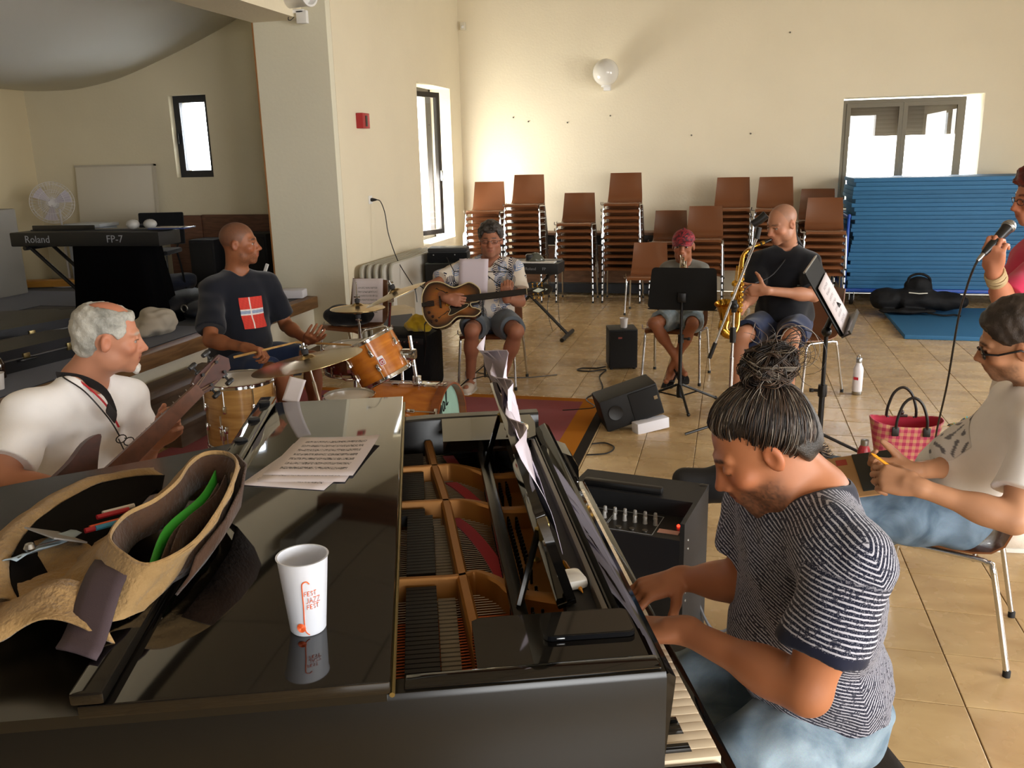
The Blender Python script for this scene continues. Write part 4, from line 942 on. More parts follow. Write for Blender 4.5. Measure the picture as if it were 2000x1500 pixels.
MB().sheet(G, .004, closed_u=True).build('scarf', patch_mat('teal_print_cloth', ['#3f97b0', '#57a9b6', '#d8c24c', '#3d6fa0', '#c46b4a'], 22), t, smooth=180, fix=True)
t = thing('straw_hat', 'small straw hat with dark ribbon beside the fabric bag', 'hat', (1.47, 5.13, 0), 0)
MB().lathe([(.11, .0), (.112, .004), (.07, .012), (.066, .09), (.05, .105), (0, .11)], 24, T(0, 0, .02) @ RX(R(60)) @ T(0, .03, .03)).build('crown', mat('hat_straw', '#b99b6a', .8, bump=.6, bscale=300, dist=.002), t); MB().lathe([(.0685, .014), (.0675, .04)], 24, T(0, 0, .02) @ RX(R(60)) @ T(0, .03, .03), caps=False).build('ribbon', mat('ribbon_dark', '#2a1d18', .7), t)
# big keyboard amplifier by the piano
t = thing('large_amplifier', 'large black amplifier with knob panel beside the piano keyboard', 'amplifier', (-.30, 2.87, 0), R(-10))
AB = mat('amp_black', '#17181b', .55, bump=.3, bscale=350, dist=.002)
b = MB().box(-.23, .23, -.19, .19, .0, .46).box(-.23, .23, .0, .19, .46, .66).box(-.23, -.215, -.19, 0, .46, .66).box(.215, .23, -.19, 0, .46, .66)
b.build('cabinet', AB, t, smooth=0)
MB().box(-.215, .215, -.186, .0, .585, .60, T(0, 0, 0)).build('control_panel', mat('amp_panel', '#2c2b2a', .35, .3), t, smooth=0)
MB().box(-.215, .215, -.19, -.186, .46, .60).build('front_plate', mat('amp_plate', '#11141c', .45), t, smooth=0)
MB().box(-.19, .10, .02, .055, .661, .685, b=.01).build('handle', BLACKP, t)
pw = mat('print_white', '#9aa0a6', .5)
kb = MB()
for i in range(9):
    for j in range(2):
        kb.lathe([(.0085, 0), (.0075, .006), (.0062, .022), (.005, .024)], 10, T(-.19+.036*i+.012*j, -.05-.045*j, .60))
kb.build('control_knobs', mat('knob_grey', '#9b9a97', .35), t, kind='stuff')
jk = MB()
for i in range(7): jk.lathe([(.010, 0), (.010, .004), (.005, .004)], 10, T(-.18+.045*i, -.155, .60))
jk.build('jack_sockets', mat('jack_steel', '#77736c', .3, .8), t, kind='stuff')
b = MB()
for x0, x1 in ((-.205, -.05), (-.045, .12)):
    for a, c in (((x0, -.178), (x1, -.178)), ((x0, -.02), (x1, -.02)), ((x0, -.178), (x0, -.02)), ((x1, -.178), (x1, -.02))): b.box(min(a[0], c[0])-.001, max(a[0], c[0])+.001, min(a[1], c[1])-.001, max(a[1], c[1])+.001, .6, .6008)
b.build('panel_lines', pw, t, smooth=0)
MB().ball((.185, -.08, .602), .006, 8, 6).build('power_light', mat('led_red', '#ff2a18', .4, emit=6.0), t)
MB().box(.13, .20, -.15, -.12, .6, .6015).build('panel_label', mat('label_pink', '#d9a79b', .5), t, smooth=0)
b = MB(); random.seed(5)
for r_ in range(7): b.box(-.06, -.06+random.uniform(.07, .12), -.1908, -.19, .405-.0095*r_, .4085-.0095*r_)
b.box(-.13, -.09, -.1908, -.19, .38, .381).box(-.13, -.09, -.1908, -.19, .41, .411).build('small_print', pw, t, smooth=0, kind='stuff')
b = MB()
for x in (.085, .11):
    for z in (.30, .275): b.lathe([(.008, 0), (.008, .004), (.004, .004), (.004, .001)], 10, T(x, -.19, z) @ RX(PI/2))
b.build('phono_sockets', mat('socket_ring', '#b5b2aa', .3, .6), t, kind='stuff')
b = MB()
for x, z in ((.225, .63), (.225, .5), (-.225, .63)): pass
for z in (.58, .55, .44, .40, .37): b.lathe([(.005, 0), (.004, .002)], 8, T(.23, -.15+.02*(z > .5), z) @ RY(PI/2))
b.build('side_screws', STEEL, t, kind='stuff')
MB().box(.195, .232, -.192, -.15, .44, .475, b=.012).build('corner', BLACKP, t); MB().box(.195, .232, .155, .192, .63, .663, b=.012).build('corner', BLACKP, t)
t = thing('cable', 'grey cable running across the floor behind the large amplifier', 'cable', (-.05, 2.95, 0))
MB().tube(catmull([(-.02, -.02, .25), (.05, .06, .08), (.16, .2, .05), (.27, .34, .008), (.36, .52, .006)], 6), .006, 6).build('lead', mat('grey_cable', '#55565a', .5), t)
# ================= grand piano (local frame: x along the keys from bass to treble, y towards the tail) =================
PIANO_LOC = Vector((-.077, 1.269, 0)); PIANO_RZ = R(110.07)
PM = T(*PIANO_LOC) @ RZ(PIANO_RZ)
def PW(u, v, z): return PM @ Vector((u, v, z))
PBLK = mat('piano_lacquer', '#0a0908', .05, spec=.6, coat=.25)
PBLK2 = mat('piano_satin', '#12100c', .22, spec=.45)
PMAT = mat('piano_matte', '#1c1b1a', .6)
GOLD = mat('plate_gold', '#b37b3c', .4, .45, var=.12, vscale=9)
P = thing('grand_piano', 'black grand piano with folded lid flap and open front', 'piano', PIANO_LOC, PIANO_RZ)
out = [(0, -.005), (0, .5), (0, 1.0), (0, 1.45), (.03, 1.66), (.13, 1.80), (.32, 1.86), (.55, 1.83), (.76, 1.73), (.93, 1.57), (1.04, 1.40), (1.13, 1.20), (1.23, 1.0), (1.36, .80), (1.48, .63), (1.545, .47), (1.568, .30), (1.568, -.005)]
path = [(p.x, p.y) for p in catmull([(x, y, 0) for x, y in out], 4)]
def offset(path, d):
    o = []
    for i, p in enumerate(path):
        a = Vector(path[max(i-1, 0)]); b = Vector(path[min(i+1, len(path)-1)]); t = (b-a).normalized(); n = Vector((t.y, -t.x))
        o.append((p[0]+n.x*d, p[1]+n.y*d))
    return o
inn = offset(path, .05); inn = [(min(max(x, .05), 1.518), y) for x, y in inn]
rows = [[(x, y, .62) for x, y in path], [(x, y, .985) for x, y in path], [(x+(q[0]-x)*.1, y+(q[1]-y)*.1, .995) for (x, y), q in zip(path, inn)], [(x+(q[0]-x)*.9, y+(q[1]-y)*.9, .995) for (x, y), q in zip(path, inn)], [(x, y, .985) for x, y in inn], [(x, y, .62) for x, y in inn], [(x, y, .62) for x, y in path]]
MB().sheet(rows, 0).build('case_rim', PBLK2, P, smooth=35, fix=True)
MB().prism(inn, .60, .63).build('soundboard', wood('soundboard', '#6a4a28', '#8a6536', .5, 2, (2, 12, 2)), P, smooth=0)
MB().box(0, .05, -.10, -.005, .60, .70, b=.01).box(1.518, 1.568, -.10, -.005, .60, .70, b=.01).build('arm', PBLK2, P)
# treble cheek, rounded
ck = [(-.005, .70), (-.005, .885), (-.06, .885), (-.10, .868), (-.122, .83), (-.125, .76), (-.125, .70)]
MB().prism(ck, 1.43, 1.56, Matrix(((0, 0, 1, 0), (1, 0, 0, 0), (0, 1, 0, 0), (0, 0, 0, 1)))).build('cheek', PBLK, P, smooth=30)
MB().box(1.405, 1.43, -.12, -.02, .72, .79, b=.008).box(.045, .078, -.13, -.02, .70, .757, b=.006).build('key_block', PBLK, P)
MB().box(0.02, 1.55, -.165, -.13, .62, .735, b=.008).box(.02, 1.55, -.14, .1, .60, .66, b=.005).build('key_slip', PBLK, P)
# keys: 52 white, 36 black
KW = (1.403-.082)/52; IV = mat('ivory', '#e4d2b4', .3, spec=.5, var=.03, vscale=3)
wk = MB().box(.0006, KW-.0006, -.134, .02, .735, .762, b=.0018).data('white_key', IV, 40)
bk = MB().add([(0, -.086, .762), (.0125, -.086, .762), (.0125, .03, .762), (0, .03, .762), (.0018, -.081, .7735), (.0107, -.081, .7735), (.0107, .03, .7735), (.0018, .03, .7735)], [(0, 1, 5, 4), (1, 2, 6, 5), (2, 3, 7, 6), (3, 0, 4, 7), (4, 5, 6, 7), (3, 2, 1, 0)]).data('black_key', PBLK, 0)
for k in range(52):
    o = obj('white_key', wk, P); o.location = (.082+KW*k, 0, random.uniform(-.0006, .0004))
    n = (k+5) % 7          # a0 b0 | c1 ...
    if n in (5, 0, 1, 3, 4) and k < 51 and not (k == 0 and False):
        o = obj('black_key', bk, P); o.location = (.082+KW*(k+1)-.00625, 0, 0)
# fallboard standing behind the keys
MB().add([(.035, .035, .765), (1.41, .035, .765), (1.42, .012, .955), (.01, .012, .955), (.01, -.018, .985), (1.42, -.018, .985), (.035, -.012, .765), (1.41, -.012, .765)], [(0, 1, 2, 3), (0, 6, 7, 1), (6, 4, 5, 7)]) if False else None
prof = [(.018, .77), (-.006, .80), (-.022, .955), (-.024, .978), (-.012, .987), (.018, .972), (.030, .955), (.034, .77)]
MB().prism(prof, .012, 1.425, Matrix(((0, 0, 1, 0), (1, 0, 0, 0), (0, 1, 0, 0), (0, 0, 0, 1)))).build('fallboard', PBLK, P, smooth=30)
MB().box(.012, 1.425, .034, .038, .955, .985).build('fallboard_groove', BLACKM, P, smooth=0)
# the long shelf in front of the strings
MB().box(.215, 1.30, .040, .052, .95, .984, b=.003).build('shelf_lip', mat('shelf_lip', '#5d5850', .35), P)
MB().box(.215, 1.30, .052, .112, .94, .962).build('shelf', PMAT, P, smooth=0)
# desk side panels: near (bass) and far (treble)
def side_panel(u0, u1):
    MB().prism([(u0, .012), (u1-.02 if u0 < .5 else u1, .012), (u1, .05), (u1, .285), (u1-.01, .30), (u0, .30)], .955, .998).build('side_panel', PBLK, P, smooth=30)
side_panel(.052, .215)
MB().prism([(1.515, .025), (1.515, .315), (1.275, .318), (1.265, .06), (1.29, .035), (1.42, .02)], .955, .992).build('side_panel', PBLK, P, smooth=30)
MB().box(.012, .05, .0, .42, .985, 1.0, b=.004).build('rim_cap', PBLK, P)
# iron plate: raised rim, long bar, cross struts
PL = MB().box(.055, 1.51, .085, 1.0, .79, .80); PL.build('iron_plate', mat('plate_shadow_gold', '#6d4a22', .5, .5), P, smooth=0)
bar = catmull([(1.50, .362), (1.237, .345), (.98, .323), (.692, .309), (.502, .300), (.311, .290), (.065, .277)] and [(1.50, .362, 0), (1.237, .345, 0), (.98, .323, 0), (.692, .309, 0), (.502, .300, 0), (.311, .290, 0), (.065, .277, 0)], 4)
def strut(pts, wdt, z0, z1, name='plate_strut'):
    L = []; Rr = []
    for i, p in enumerate(pts):
        a = pts[max(i-1, 0)]; b = pts[min(i+1, len(pts)-1)]; t = (Vector(b)-Vector(a)).normalized(); n = Vector((-t.y, t.x, 0))
        w = wdt[i] if isinstance(wdt, list) else wdt
        L.append(Vector(p)+n*w/2); Rr.append(Vector(p)-n*w/2)
    rows = [[(q.x, q.y, z0) for q in L], [(q.x, q.y, z1-.006) for q in L], [(q.x*.8+r.x*.2, q.y*.8+r.y*.2, z1) for q, r in zip(L, Rr)], [(q.x*.2+r.x*.8, q.y*.2+r.y*.8, z1) for q, r in zip(L, Rr)], [(q.x, q.y, z1-.006) for q in Rr], [(q.x, q.y, z0) for q in Rr]]
    MB().sheet(rows, 0).build(name, GOLD, P, smooth=35, fix=True)
strut(bar, .026, .80, .925)
for u, pts in ((1.26, [(1.258, .98), (1.26, .5), (1.262, .345), (1.262, .29), (1.20, .22), (1.15, .18), (1.15, .10)]), (.985, [(.985, .98), (.985, .5), (.98, .33), (.972, .27), (.93, .21), (.895, .175), (.893, .09)]), (.54, [(.54, .98), (.54, .5), (.535, .32), (.55, .27), (.50, .22), (.445, .19), (.40, .09)])):
    pp = catmull([(a, b, 0) for a, b in pts], 4)
    strut(pp, [.016 if q.y > .27 else .016+.12*max(0, .27-q.y)*(1.6) for q in pp], .80, .925)
# pin block shelf in gold at the front of the plate
MB().box(.06, 1.30, .085, .20, .80, .875, b=.01).build('pin_block', GOLD, P)
for u in (.42, .68, .92, 1.16):
    MB().lathe([(.012, 0), (.012, .004), (.006, .008)], 10, T(u, .12, .875)).build('plate_bolt', mat('bolt_gold', '#c9b26a', .3, .9), P)
# strings, pins, felts and dampers (too fine to pick apart: joined)
sb = MB(); sc = MB(); pn = MB()
random.seed(2)
bays = [(.07, .525), (.555, .965), (1.0, 1.245), (1.28, 1.49)]
for bi, (a, c) in enumerate(bays):
    n = int((c-a)/.0105)
    for k in range(n):
        u = a+(c-a)*(k+.5)/n; v0 = .13+.20*((u-a)/(c-a)*.0) + (.10+.09*(1-(u-a)/(c-a)))
        tgt = sc if bi == 0 and u < .43 else sb
        r = .0016 if tgt is sc else .0009
        tgt.tube([(u+.02, .20, .87), (u+.015, .30, .872), (u-.03, .98, .872)], r, 4, caps=False)
    m = int((c-a)/.021)
    for k in range(m):
        for j in range(4):
            u = a+.012+(c-a-.03)*(k+.5*(j % 2))/m; v = .145+.020*j+.04*((u-a)/(c-a))*0
            if bi == 0 and u < .36: continue
            pn.cyl((u, v, .87), (u, v, .905), .0036, 6).ball((u, v, .907), .0042, 6, 4)
sb.build('steel_strings', mat('string_steel', '#9a948c', .3, .9), P, kind='stuff'); sc.build('copper_strings', mat('string_copper', '#a2532e', .35, .8), P, kind='stuff')
pn.build('tuning_pins', mat('pin_black', '#171719', .3, .6), P, kind='stuff')
RED = mat('red_felt', '#a81e2c', .95, spec=.1, sheen=.3)
for pts in ([(.965, .305), (.90, .275), (.80, .245), (.70, .222), (.60, .205)], [(1.235, .30), (1.17, .27), (1.08, .24), (1.01, .215)], [(1.48, .30), (1.38, .28), (1.29, .26)]):
    pp = catmull([(a, b, 0) for a, b in pts], 4); MB().sheet([[(q.x, q.y+.017, .876) for q in pp], [(q.x, q.y-.017, .876) for q in pp]], .004).build('red_felt', RED, P, fix=True)
MB().box(.225, .25, .205, .24, .87, .90, b=.01).build('red_felt', RED, P)
DMP = mat('damper_black', '#171413', .55)
for a, c in bays:
    n = int((c-a)/.0165); o = MB(); f = MB()
    for k in range(n):
        u = a+.02+(c-a-.03)*k/n; vv = .395+.02*(u > .9)
        if u > 1.40: continue
        o.box(u, u+.0125, vv-.035, vv+.03, .885, .915); f.box(u+.001, u+.0115, vv-.075, vv-.037, .874, .884)
    o.build('dampers', DMP, P, smooth=0, kind='stuff'); f.build('damper_felts', mat('damper_felt', '#8d8577', .9), P, smooth=0, kind='stuff')
# music desk: slide strip, arms, desk panel leaning back
MB().box(.235, 1.365, .185, .215, .93, .955, b=.004).build('desk_slide', PBLK2, P)
Mk = T(0, .098, .965) @ RX(R(90-18)); 
DM = Matrix(((1, 0, 0, 0), (0, math.sin(R(18)), -math.cos(R(18)), .098), (0, math.cos(R(18)), math.sin(R(18)), .968), (0, 0, 0, 1)))
MB().prism(rrect(.985, .215, .02, 4, .785, .1075), -.009, .009, DM).build('music_desk', PBLK, P, smooth=30)
MB().box(.29, 1.28, -.0, .01, -.03, .009, DM, b=.004).build('desk_ledge', PBLK, P)
for u in (.375, 1.20):
    MB().tube([(u-.05, .20, .955), (u+.03, .150, 1.075)], .012, 6, flat=.5).build('desk_arm', PBLK2, P)
    MB().box(u+.01, u+.05, .128, .150, 1.06, 1.10, b=.004).lathe([(.006, 0), (.004, .006)], 8, T(u+.03, .15, 1.08) @ RX(-PI/2)).build('hinge', mat('hinge_brass', '#bba868', .3, .9), P)
b = MB()
for u in (.34, .6, .86, 1.1, 1.24): b.lathe([(.007, 0), (.006, .004), (0, .005)], 8, DM @ T(u, .12, -.0095) @ RX(PI))
b.build('desk_screws', STEEL, P, kind='stuff')
# main lid and its folded front flap
lo = offset(path, -.018)
lid = [(x, y) for x, y in lo if y > .455]; lid = [(-.018, .445)]+lid+[(1.585, .445)]
MB().prism(lid, .998, 1.018).build('lid', PBLK2, P, smooth=30)
FU0, FU1 = -.035, 1.63
MB().box(FU0, FU1, .438, .895, 1.022, 1.044, b=.003).build('lid_flap', PBLK, P)
MB().box(FU0, FU1, .855, .905, 1.044, 1.066, b=.006).build('flap_lip', PBLK, P)
MB().cyl((FU0, .436, 1.020), (FU1, .436, 1.020), .0045, 8).build('piano_hinge', mat('hinge_gold', '#8c7a4a', .35, .9), P)
for u in (1.55, 1.36, 1.16, .98): MB().lathe([(.012, 0), (.013, .003), (.009, .008), (0, .009)], 12, T(u, .88, 1.066) @ S3(1, 1.5, 1)).build('rubber_bumper', mat('bumper', '#2e3033', .35), P)
h = MB().prism(rrect(.11, .028, .006, 3), 0, .003, T(.86, .882, 1.066)).build('hinge_leaf', mat('brass_plate', '#b9ad8c', .3, .8), P)
for s in (-.035, .0, .035): MB().lathe([(.006, .003), (.005, .0045), (0, .005)], 8, T(.86+s, .882, 1.066)).build('screw', STEEL, h)
# legs and lyre
for u, v in ((.12, .12), (1.44, .12), (.35, 1.66)):
    MB().tube([(u, v, .60), (u, v, .5), (u, v, .10)], [.07, .06, .04], 10).box(u-.055, u+.055, v-.055, v+.055, .56, .62, b=.01).build('leg', PBLK, P); MB().lathe([(.018, -.018), (.035, -.02), (.035, .02), (.018, .018)], 12, T(u, v, .037) @ RY(PI/2)).box(u-.02, u+.02, v-.03, v+.03, .05, .11).build('caster', BRASS, P)
MB().box(.72, .84, .10, .16, .12, .60, b=.01).box(.66, .90, .05, .2, .08, .14, b=.01).build('pedal_lyre', PBLK, P)
for u in (.71, .78, .85): MB().tube([(u, .06, .09), (u, -.03, .09), (u, -.06, .075)], .012, 8, flat=.5).build('pedal', BRASS, P)
# bench
B = thing('piano_bench', 'black padded piano bench under the pianist', 'bench', PW(.56, -.46, 0), PIANO_RZ)
MB().box(-.36, .36, -.20, .19, .42, .49, b=.03).build('seat', mat('bench_vinyl', '#0d0d0e', .35, bump=.1, bscale=300), B); MB().box(-.35, .35, -.19, .18, .36, .42, b=.005).build('apron', PBLK2, B)
for x in (-.32, .32):
    for y in (-.165, .155): MB().tube([(x, y, .38), (x, y, 0)], [.03, .02], 8).build('leg', PBLK2, B)

# ================= things on the piano =================
def pz(name, u, v, z, rz=0.0): return PW(u, v, z), PIANO_RZ+rz
def on_piano(o, u, v, z, rz=0.0, tilt=(0, 0)):
    o.location = PW(u, v, z); o.rotation_euler = (tilt[0], tilt[1], PIANO_RZ+rz); return o
ZT = 1.0445
PG = 'music pages on the piano lid'
A = R(-96)
for k, (lab, u, v, rz, m, w, h) in enumerate((('page of music lying lowest and furthest left in the pile on the lid', .965, .675, R(-109), MUSP, .21, .297), ('page of music in the middle of the pile on the piano lid', 1.0, .655, R(-100), MUSP, .21, .297), ('handwritten music page lying topmost on the piano lid', 1.045, .640, R(-101), MUSH, .22, .305))):
    o = sheet('sheet_music', lab, 'sheet music', (0, 0, 0), (0, 0, 0), w*1.06, h*1.0, m, .0, PG, .0005, curl=.01*(k == 2))
    on_piano(o, u, v, ZT+.0012+.0012*k, rz)
o = sheet('sheet_music', 'loose white pages standing by the far corner of the lid', 'sheet music', PW(1.66, .80, 1.075), (R(62), R(8), PIANO_RZ-R(118)), .065, .085, PAPER)
# pages on the music desk, edge on to the camera
for k, (u, h, sl, cv, lab) in enumerate(((.63, .27, 0, .012, 'white pages on the piano music desk, nearest the keys'), (.90, .31, 1, .018, 'white pages in the middle of the piano music desk'), (1.12, .34, 2, .03, 'tall white page at the far end of the piano music desk'))):
    G = []
    for j in range(9):
        f = j/8; G.append([((i/8-.5)*.30, h*f, .006+.003*sl+cv*math.sin(f*5+i*.7+sl)*(.3+f)+.02*f*f*math.sin(i*.9+sl)) for i in range(9)])
    o = MB().sheet(G, .0008).build('sheet_music', mat('paper_lilac', '#d9d0de', .6), smooth=180, fix=False)
    o.matrix_basis = PM @ DM @ T(u, .012, -.012) @ Matrix(((1, 0, 0, 0), (0, 1, 0, 0), (0, 0, -1, 0), (0, 0, 0, 1))) @ T(0, 0, -.004) @ S3(1, 1, 1)
    o.matrix_basis = PM @ DM @ T(u, .012, .010)
    tag(o, lab, 'sheet music', 'pages on the piano music desk')
# plastic festival cup with orange print
cup = thing('plastic_cup', 'frosted white plastic cup with orange music note print on the piano lid', 'cup', PW(.142, .580, ZT), PIANO_RZ)
FROST = mat('frosted_cup', '#e3e6ee', .35, trans=.25, spec=.4)
CH_, CR0, CR1 = .135, .030, .0425
MB().lathe([(0, .003), (CR0*.93, .0), (CR0, .003), (CR1-.001, CH_-.004), (CR1+.0012, CH_), (CR1-.002, CH_), (CR1-.0035, CH_-.006), (CR0-.002, .005), (0, .005)], 40).build('body', FROST, cup, smooth=50, fix=True)
ORG = mat('print_orange', '#e0622c', .5)
cam_dir = math.atan2(-cup.location.y, -cup.location.x)-PIANO_RZ
def cup_pt(x, z, off=.0006):
    r = CR0+(CR1-CR0)*z/CH_+off; a = cam_dir+x/r; return (r*math.cos(a), r*math.sin(a), z)
def cup_line(pts, w): return MB().tube([cup_pt(x, z) for x, z in pts], w, 5, flat=.5)
b = cup_line([(q.x, q.y) for q in catmull([(.007, .100, 0), (.003, .105, 0), (-.003, .103, 0), (-.005, .095, 0), (-.005, .06, 0), (-.006, .03, 0), (-.005, .012, 0), (.001, .004, 0)], 5)], .0011)
bb = MB()
for q in range(6): bb.tube([cup_pt(-.012+.0075*math.cos(a)*(q+.5)/6, .018+.0085*math.sin(a)*(q+.5)/6) for a in [2*PI*j/14 for j in range(14)]], .0009, 4, closed=True)
b.v += bb.v if False else []; b.build('printed_note', ORG, cup); bb.build('printed_dot', ORG, cup)
def cup_word(word, x0, z0, s, nm):
    G_ = {'J': [[(.6, 1), (.6, .2), (.35, 0), (.1, .15)]], 'A': [[(0, 0), (.35, 1), (.7, 0)], [(.15, .4), (.55, .4)]], 'Z': [[(0, 1), (.6, 1), (0, 0), (.65, 0)]], 'F': [[(0, 0), (.05, 1), (.6, 1)], [(0, .5), (.45, .5)]], 'E': [[(.55, 1), (0, 1), (0, 0), (.55, 0)], [(0, .5), (.4, .5)]], 'S': [[(.55, .9), (.2, 1), (.05, .75), (.5, .35), (.4, .05), (.05, .1)]], 'T': [[(.3, 0), (.3, 1)], [(0, 1), (.65, 1)]], 'I': [[(.2, 0), (.2, 1)]], 'V': [[(0, 1), (.3, 0), (.6, 1)]]}
    m_ = MB()
    for ch in word:
        for st in G_[ch]: m_.tube([cup_pt(x0+x*s, z0+z*s*1.3) for x, z in st], .0007, 4, flat=.5)
        x0 += s*.85
    m_.build(nm, ORG, cup)
cup_word('FEST', -.002, .078, .0062, 'lettering'); cup_word('JAZZ', -.001, .064, .0078, 'lettering'); cup_word('FEST', .001, .053, .0062, 'lettering')
# phone
ph = thing('phone', 'black phone lying face up at the keyboard end of the piano', 'phone', PW(.155, .098, .999), PIANO_RZ+R(-1))
MB().prism(rrect(.083, .162, .014, 5), 0, .009).build('body', mat('phone_edge', '#15171b', .2, .5, coat=.5), ph, smooth=50); MB().prism(rrect(.077, .156, .011, 5), .009, .0097).build('screen', mat('phone_glass', '#060607', .05, coat=1.0), ph, smooth=30)
MB().box(-.043, -.041, .045, .06, .003, .006, b=.001).build('side_button', STEEL, ph)
# white earphone case, yellow pencil, tissue packet
o = on_piano(MB().box(-.031, .031, -.025, .025, 0, .023, b=.0112).build('earphone_case', mat('gloss_white', '#ecebe6', .12, coat=.5)), .385, .083, .9625, R(12)); tag(o, 'small white rounded earphone case on the piano shelf', 'case')
pc = thing('mechanical_pencil', 'yellow pencil lying beside the white earphone case', 'pencil', PW(.415, .078, .967), PIANO_RZ+R(6))
YEL = mat('pencil_yellow', '#e29a16', .35)
MB().cyl((-.062, 0, 0), (.06, 0, 0), .0042, 8).build('barrel', YEL, pc); MB().cyl((-.062, 0, 0), (-.078, 0, 0), .0035, 8, r2=.001).build('tip', YEL, pc); MB().box(.015, .055, -.002, .002, .004, .0065, b=.001).cyl((.06, 0, 0), (.068, 0, 0), .003, 8).build('clip', mat('pencil_dark', '#8a5a10', .4), pc)
tp = thing('tissue_packet', 'small tissue packet with blue end on the far piano panel', 'packet', PW(1.36, .085, .993), PIANO_RZ+R(30))
MB().box(-.035, .03, -.022, .022, 0, .02, b=.008).build('body', mat('packet_tan', '#b7a98a', .5), tp); MB().box(-.015, .015, -.0225, .0225, .001, .0205, b=.008).build('wrap', mat('packet_blue', '#5fb3cf', .35), tp)
MB().sheet([[(-.06+.01*i, .03+.012*math.sin(i*1.3)+.006*j, .004+.01*(j % 2)) for i in range(6)] for j in range(4)], .001).build('torn_paper', mat('kraft', '#a8906a', .7), tp, smooth=180)

# ================= canvas shoulder bag on the lid =================
def canvas(name, c1, c2): return mat(name, c1, .9, spec=.1, bump=.9, bscale=90, var=.22, vscale=14, dist=.006, sheen=.15)
def fine(rows, k=3, amp=.0035, f=55, seed=0):
    cols = list(zip(*[[Vector(p) for p in r] for r in rows])); out = list(zip(*[catmull(c, k) for c in cols]))
    P = np.array([[tuple(p) for p in r] for r in out]); w = wrinkle(P, amp, f, seed); w2 = wrinkle(P, amp*.8, f*1.4, seed+3)
    P[..., 2] += w; P[..., 1] += w2; P[..., 0] += w2*.5; return P.tolist()
CAN = canvas('canvas_tan', '#957951', 0); CAN2 = canvas('canvas_pale', '#97794f', 0); BRN = canvas('canvas_brown', '#4a3528', 0); DKL = mat('lining_dark', '#100d0b', .9, spec=.1)
STRAP = mat('strap_brown', '#43353a', .8, bump=.6, bscale=600, dist=.001)
bag = thing('shoulder_bag', 'tan canvas shoulder bag lying open on the piano lid', 'bag', PIANO_LOC, PIANO_RZ)
ZL = 1.068
def loop(pts, n=6): return catmull([Vector(p) for p in pts], n, closed=True)
rim = loop([(.235, .855, 1.135), (.255, .905, 1.150), (.31, .945, 1.160), (.40, .945, 1.165), (.46, .905, 1.170), (.53, .880, 1.180), (.60, .872, 1.192), (.655, .850, 1.197), (.655, .805, 1.195), (.60, .772, 1.190), (.50, .765, 1.178), (.40, .775, 1.158), (.30, .800, 1.140)])
mid_ = loop([(.20, .875, 1.10), (.235, .93, 1.105), (.30, .975, 1.115), (.40, .985, 1.12), (.47, .955, 1.125), (.55, .94, 1.13), (.62, .925, 1.135), (.675, .895, 1.13), (.675, .840, 1.12), (.61, .805, 1.11), (.50, .795, 1.10), (.40, .805, 1.09), (.28, .835, 1.09)])
bas = loop([(.16, .895, 1.071), (.17, .97, 1.071), (.26, 1.04, 1.070), (.40, 1.06, 1.070), (.49, 1.04, 1.070), (.58, 1.02, 1.069), (.66, .985, 1.070), (.70, .93, 1.070), (.69, .865, 1.069), (.62, .835, 1.069), (.50, .82, 1.069), (.38, .83, 1.069), (.24, .86, 1.069)])
def wob(L, a, s): return [p+Vector((0, 0, 0))+(Vector((math.sin(i*.9+s), math.cos(i*1.3+s), .4*math.sin(i*2.1)))*a) for i, p in enumerate(L)]
MB().sheet(fine([wob(bas, .002, 1), wob([(a+b)/2 for a, b in zip(bas, mid_)], .004, 2), wob(mid_, .004, 3), [(a+b)/2+Vector((0, 0, .004)) for a, b in zip(mid_, rim)], rim], 3, .004, 50), .004, closed_u=True).build('body', CAN, bag, smooth=180)
MB().tube(rim, .0065, 8, closed=True, flat=.6).build('rim_binding', CAN2, bag)
cen = sum(rim, Vector())/len(rim)
ins = [[cen+(p-cen)*k+Vector((0, 0, z)) for p in rim] for k, z in ((.97, -.002), (.93, -.03), (.88, -.06))]
MB().sheet(ins, .002, closed_u=True).build('lining', BRN, bag, smooth=180)
def rib(pts, h, m, name, th=.003, dz=0): # a standing sheet inside the mouth
    pp = catmull([Vector(p) for p in pts], 5); return MB().sheet([[p for p in pp], [p-Vector((0, 0, h)) for p in pp]], th).build(name, m, bag, smooth=180)
rib([(.27, .868, 1.125), (.40, .875, 1.138), (.52, .835, 1.152), (.62, .825, 1.170)], .055, mat('folder_green', '#2f9a2a', .5), 'green_folder')
rib([(.30, .842, 1.124), (.42, .845, 1.138), (.52, .808, 1.150), (.60, .80, 1.166)], .05, BRN, 'inner_pocket')
rib([(.29, .855, 1.120), (.40, .858, 1.13), (.50, .822, 1.143), (.58, .812, 1.155)], .05, BRN, 'inner_pocket')
# brown back panel between bag and lid
MB().sheet([[(.28, .79, 1.128), (.40, .762, 1.146), (.52, .752, 1.166), (.62, .76, 1.180), (.675, .79, 1.186)], [(.26, .80, 1.10), (.40, .772, 1.11), (.53, .762, 1.12), (.64, .775, 1.13), (.69, .81, 1.13)], [(.25, .825, 1.070), (.38, .805, 1.070), (.52, .795, 1.070), (.65, .805, 1.069), (.71, .85, 1.069)]], .005).build('back_panel', BRN, bag, smooth=180, fix=True)
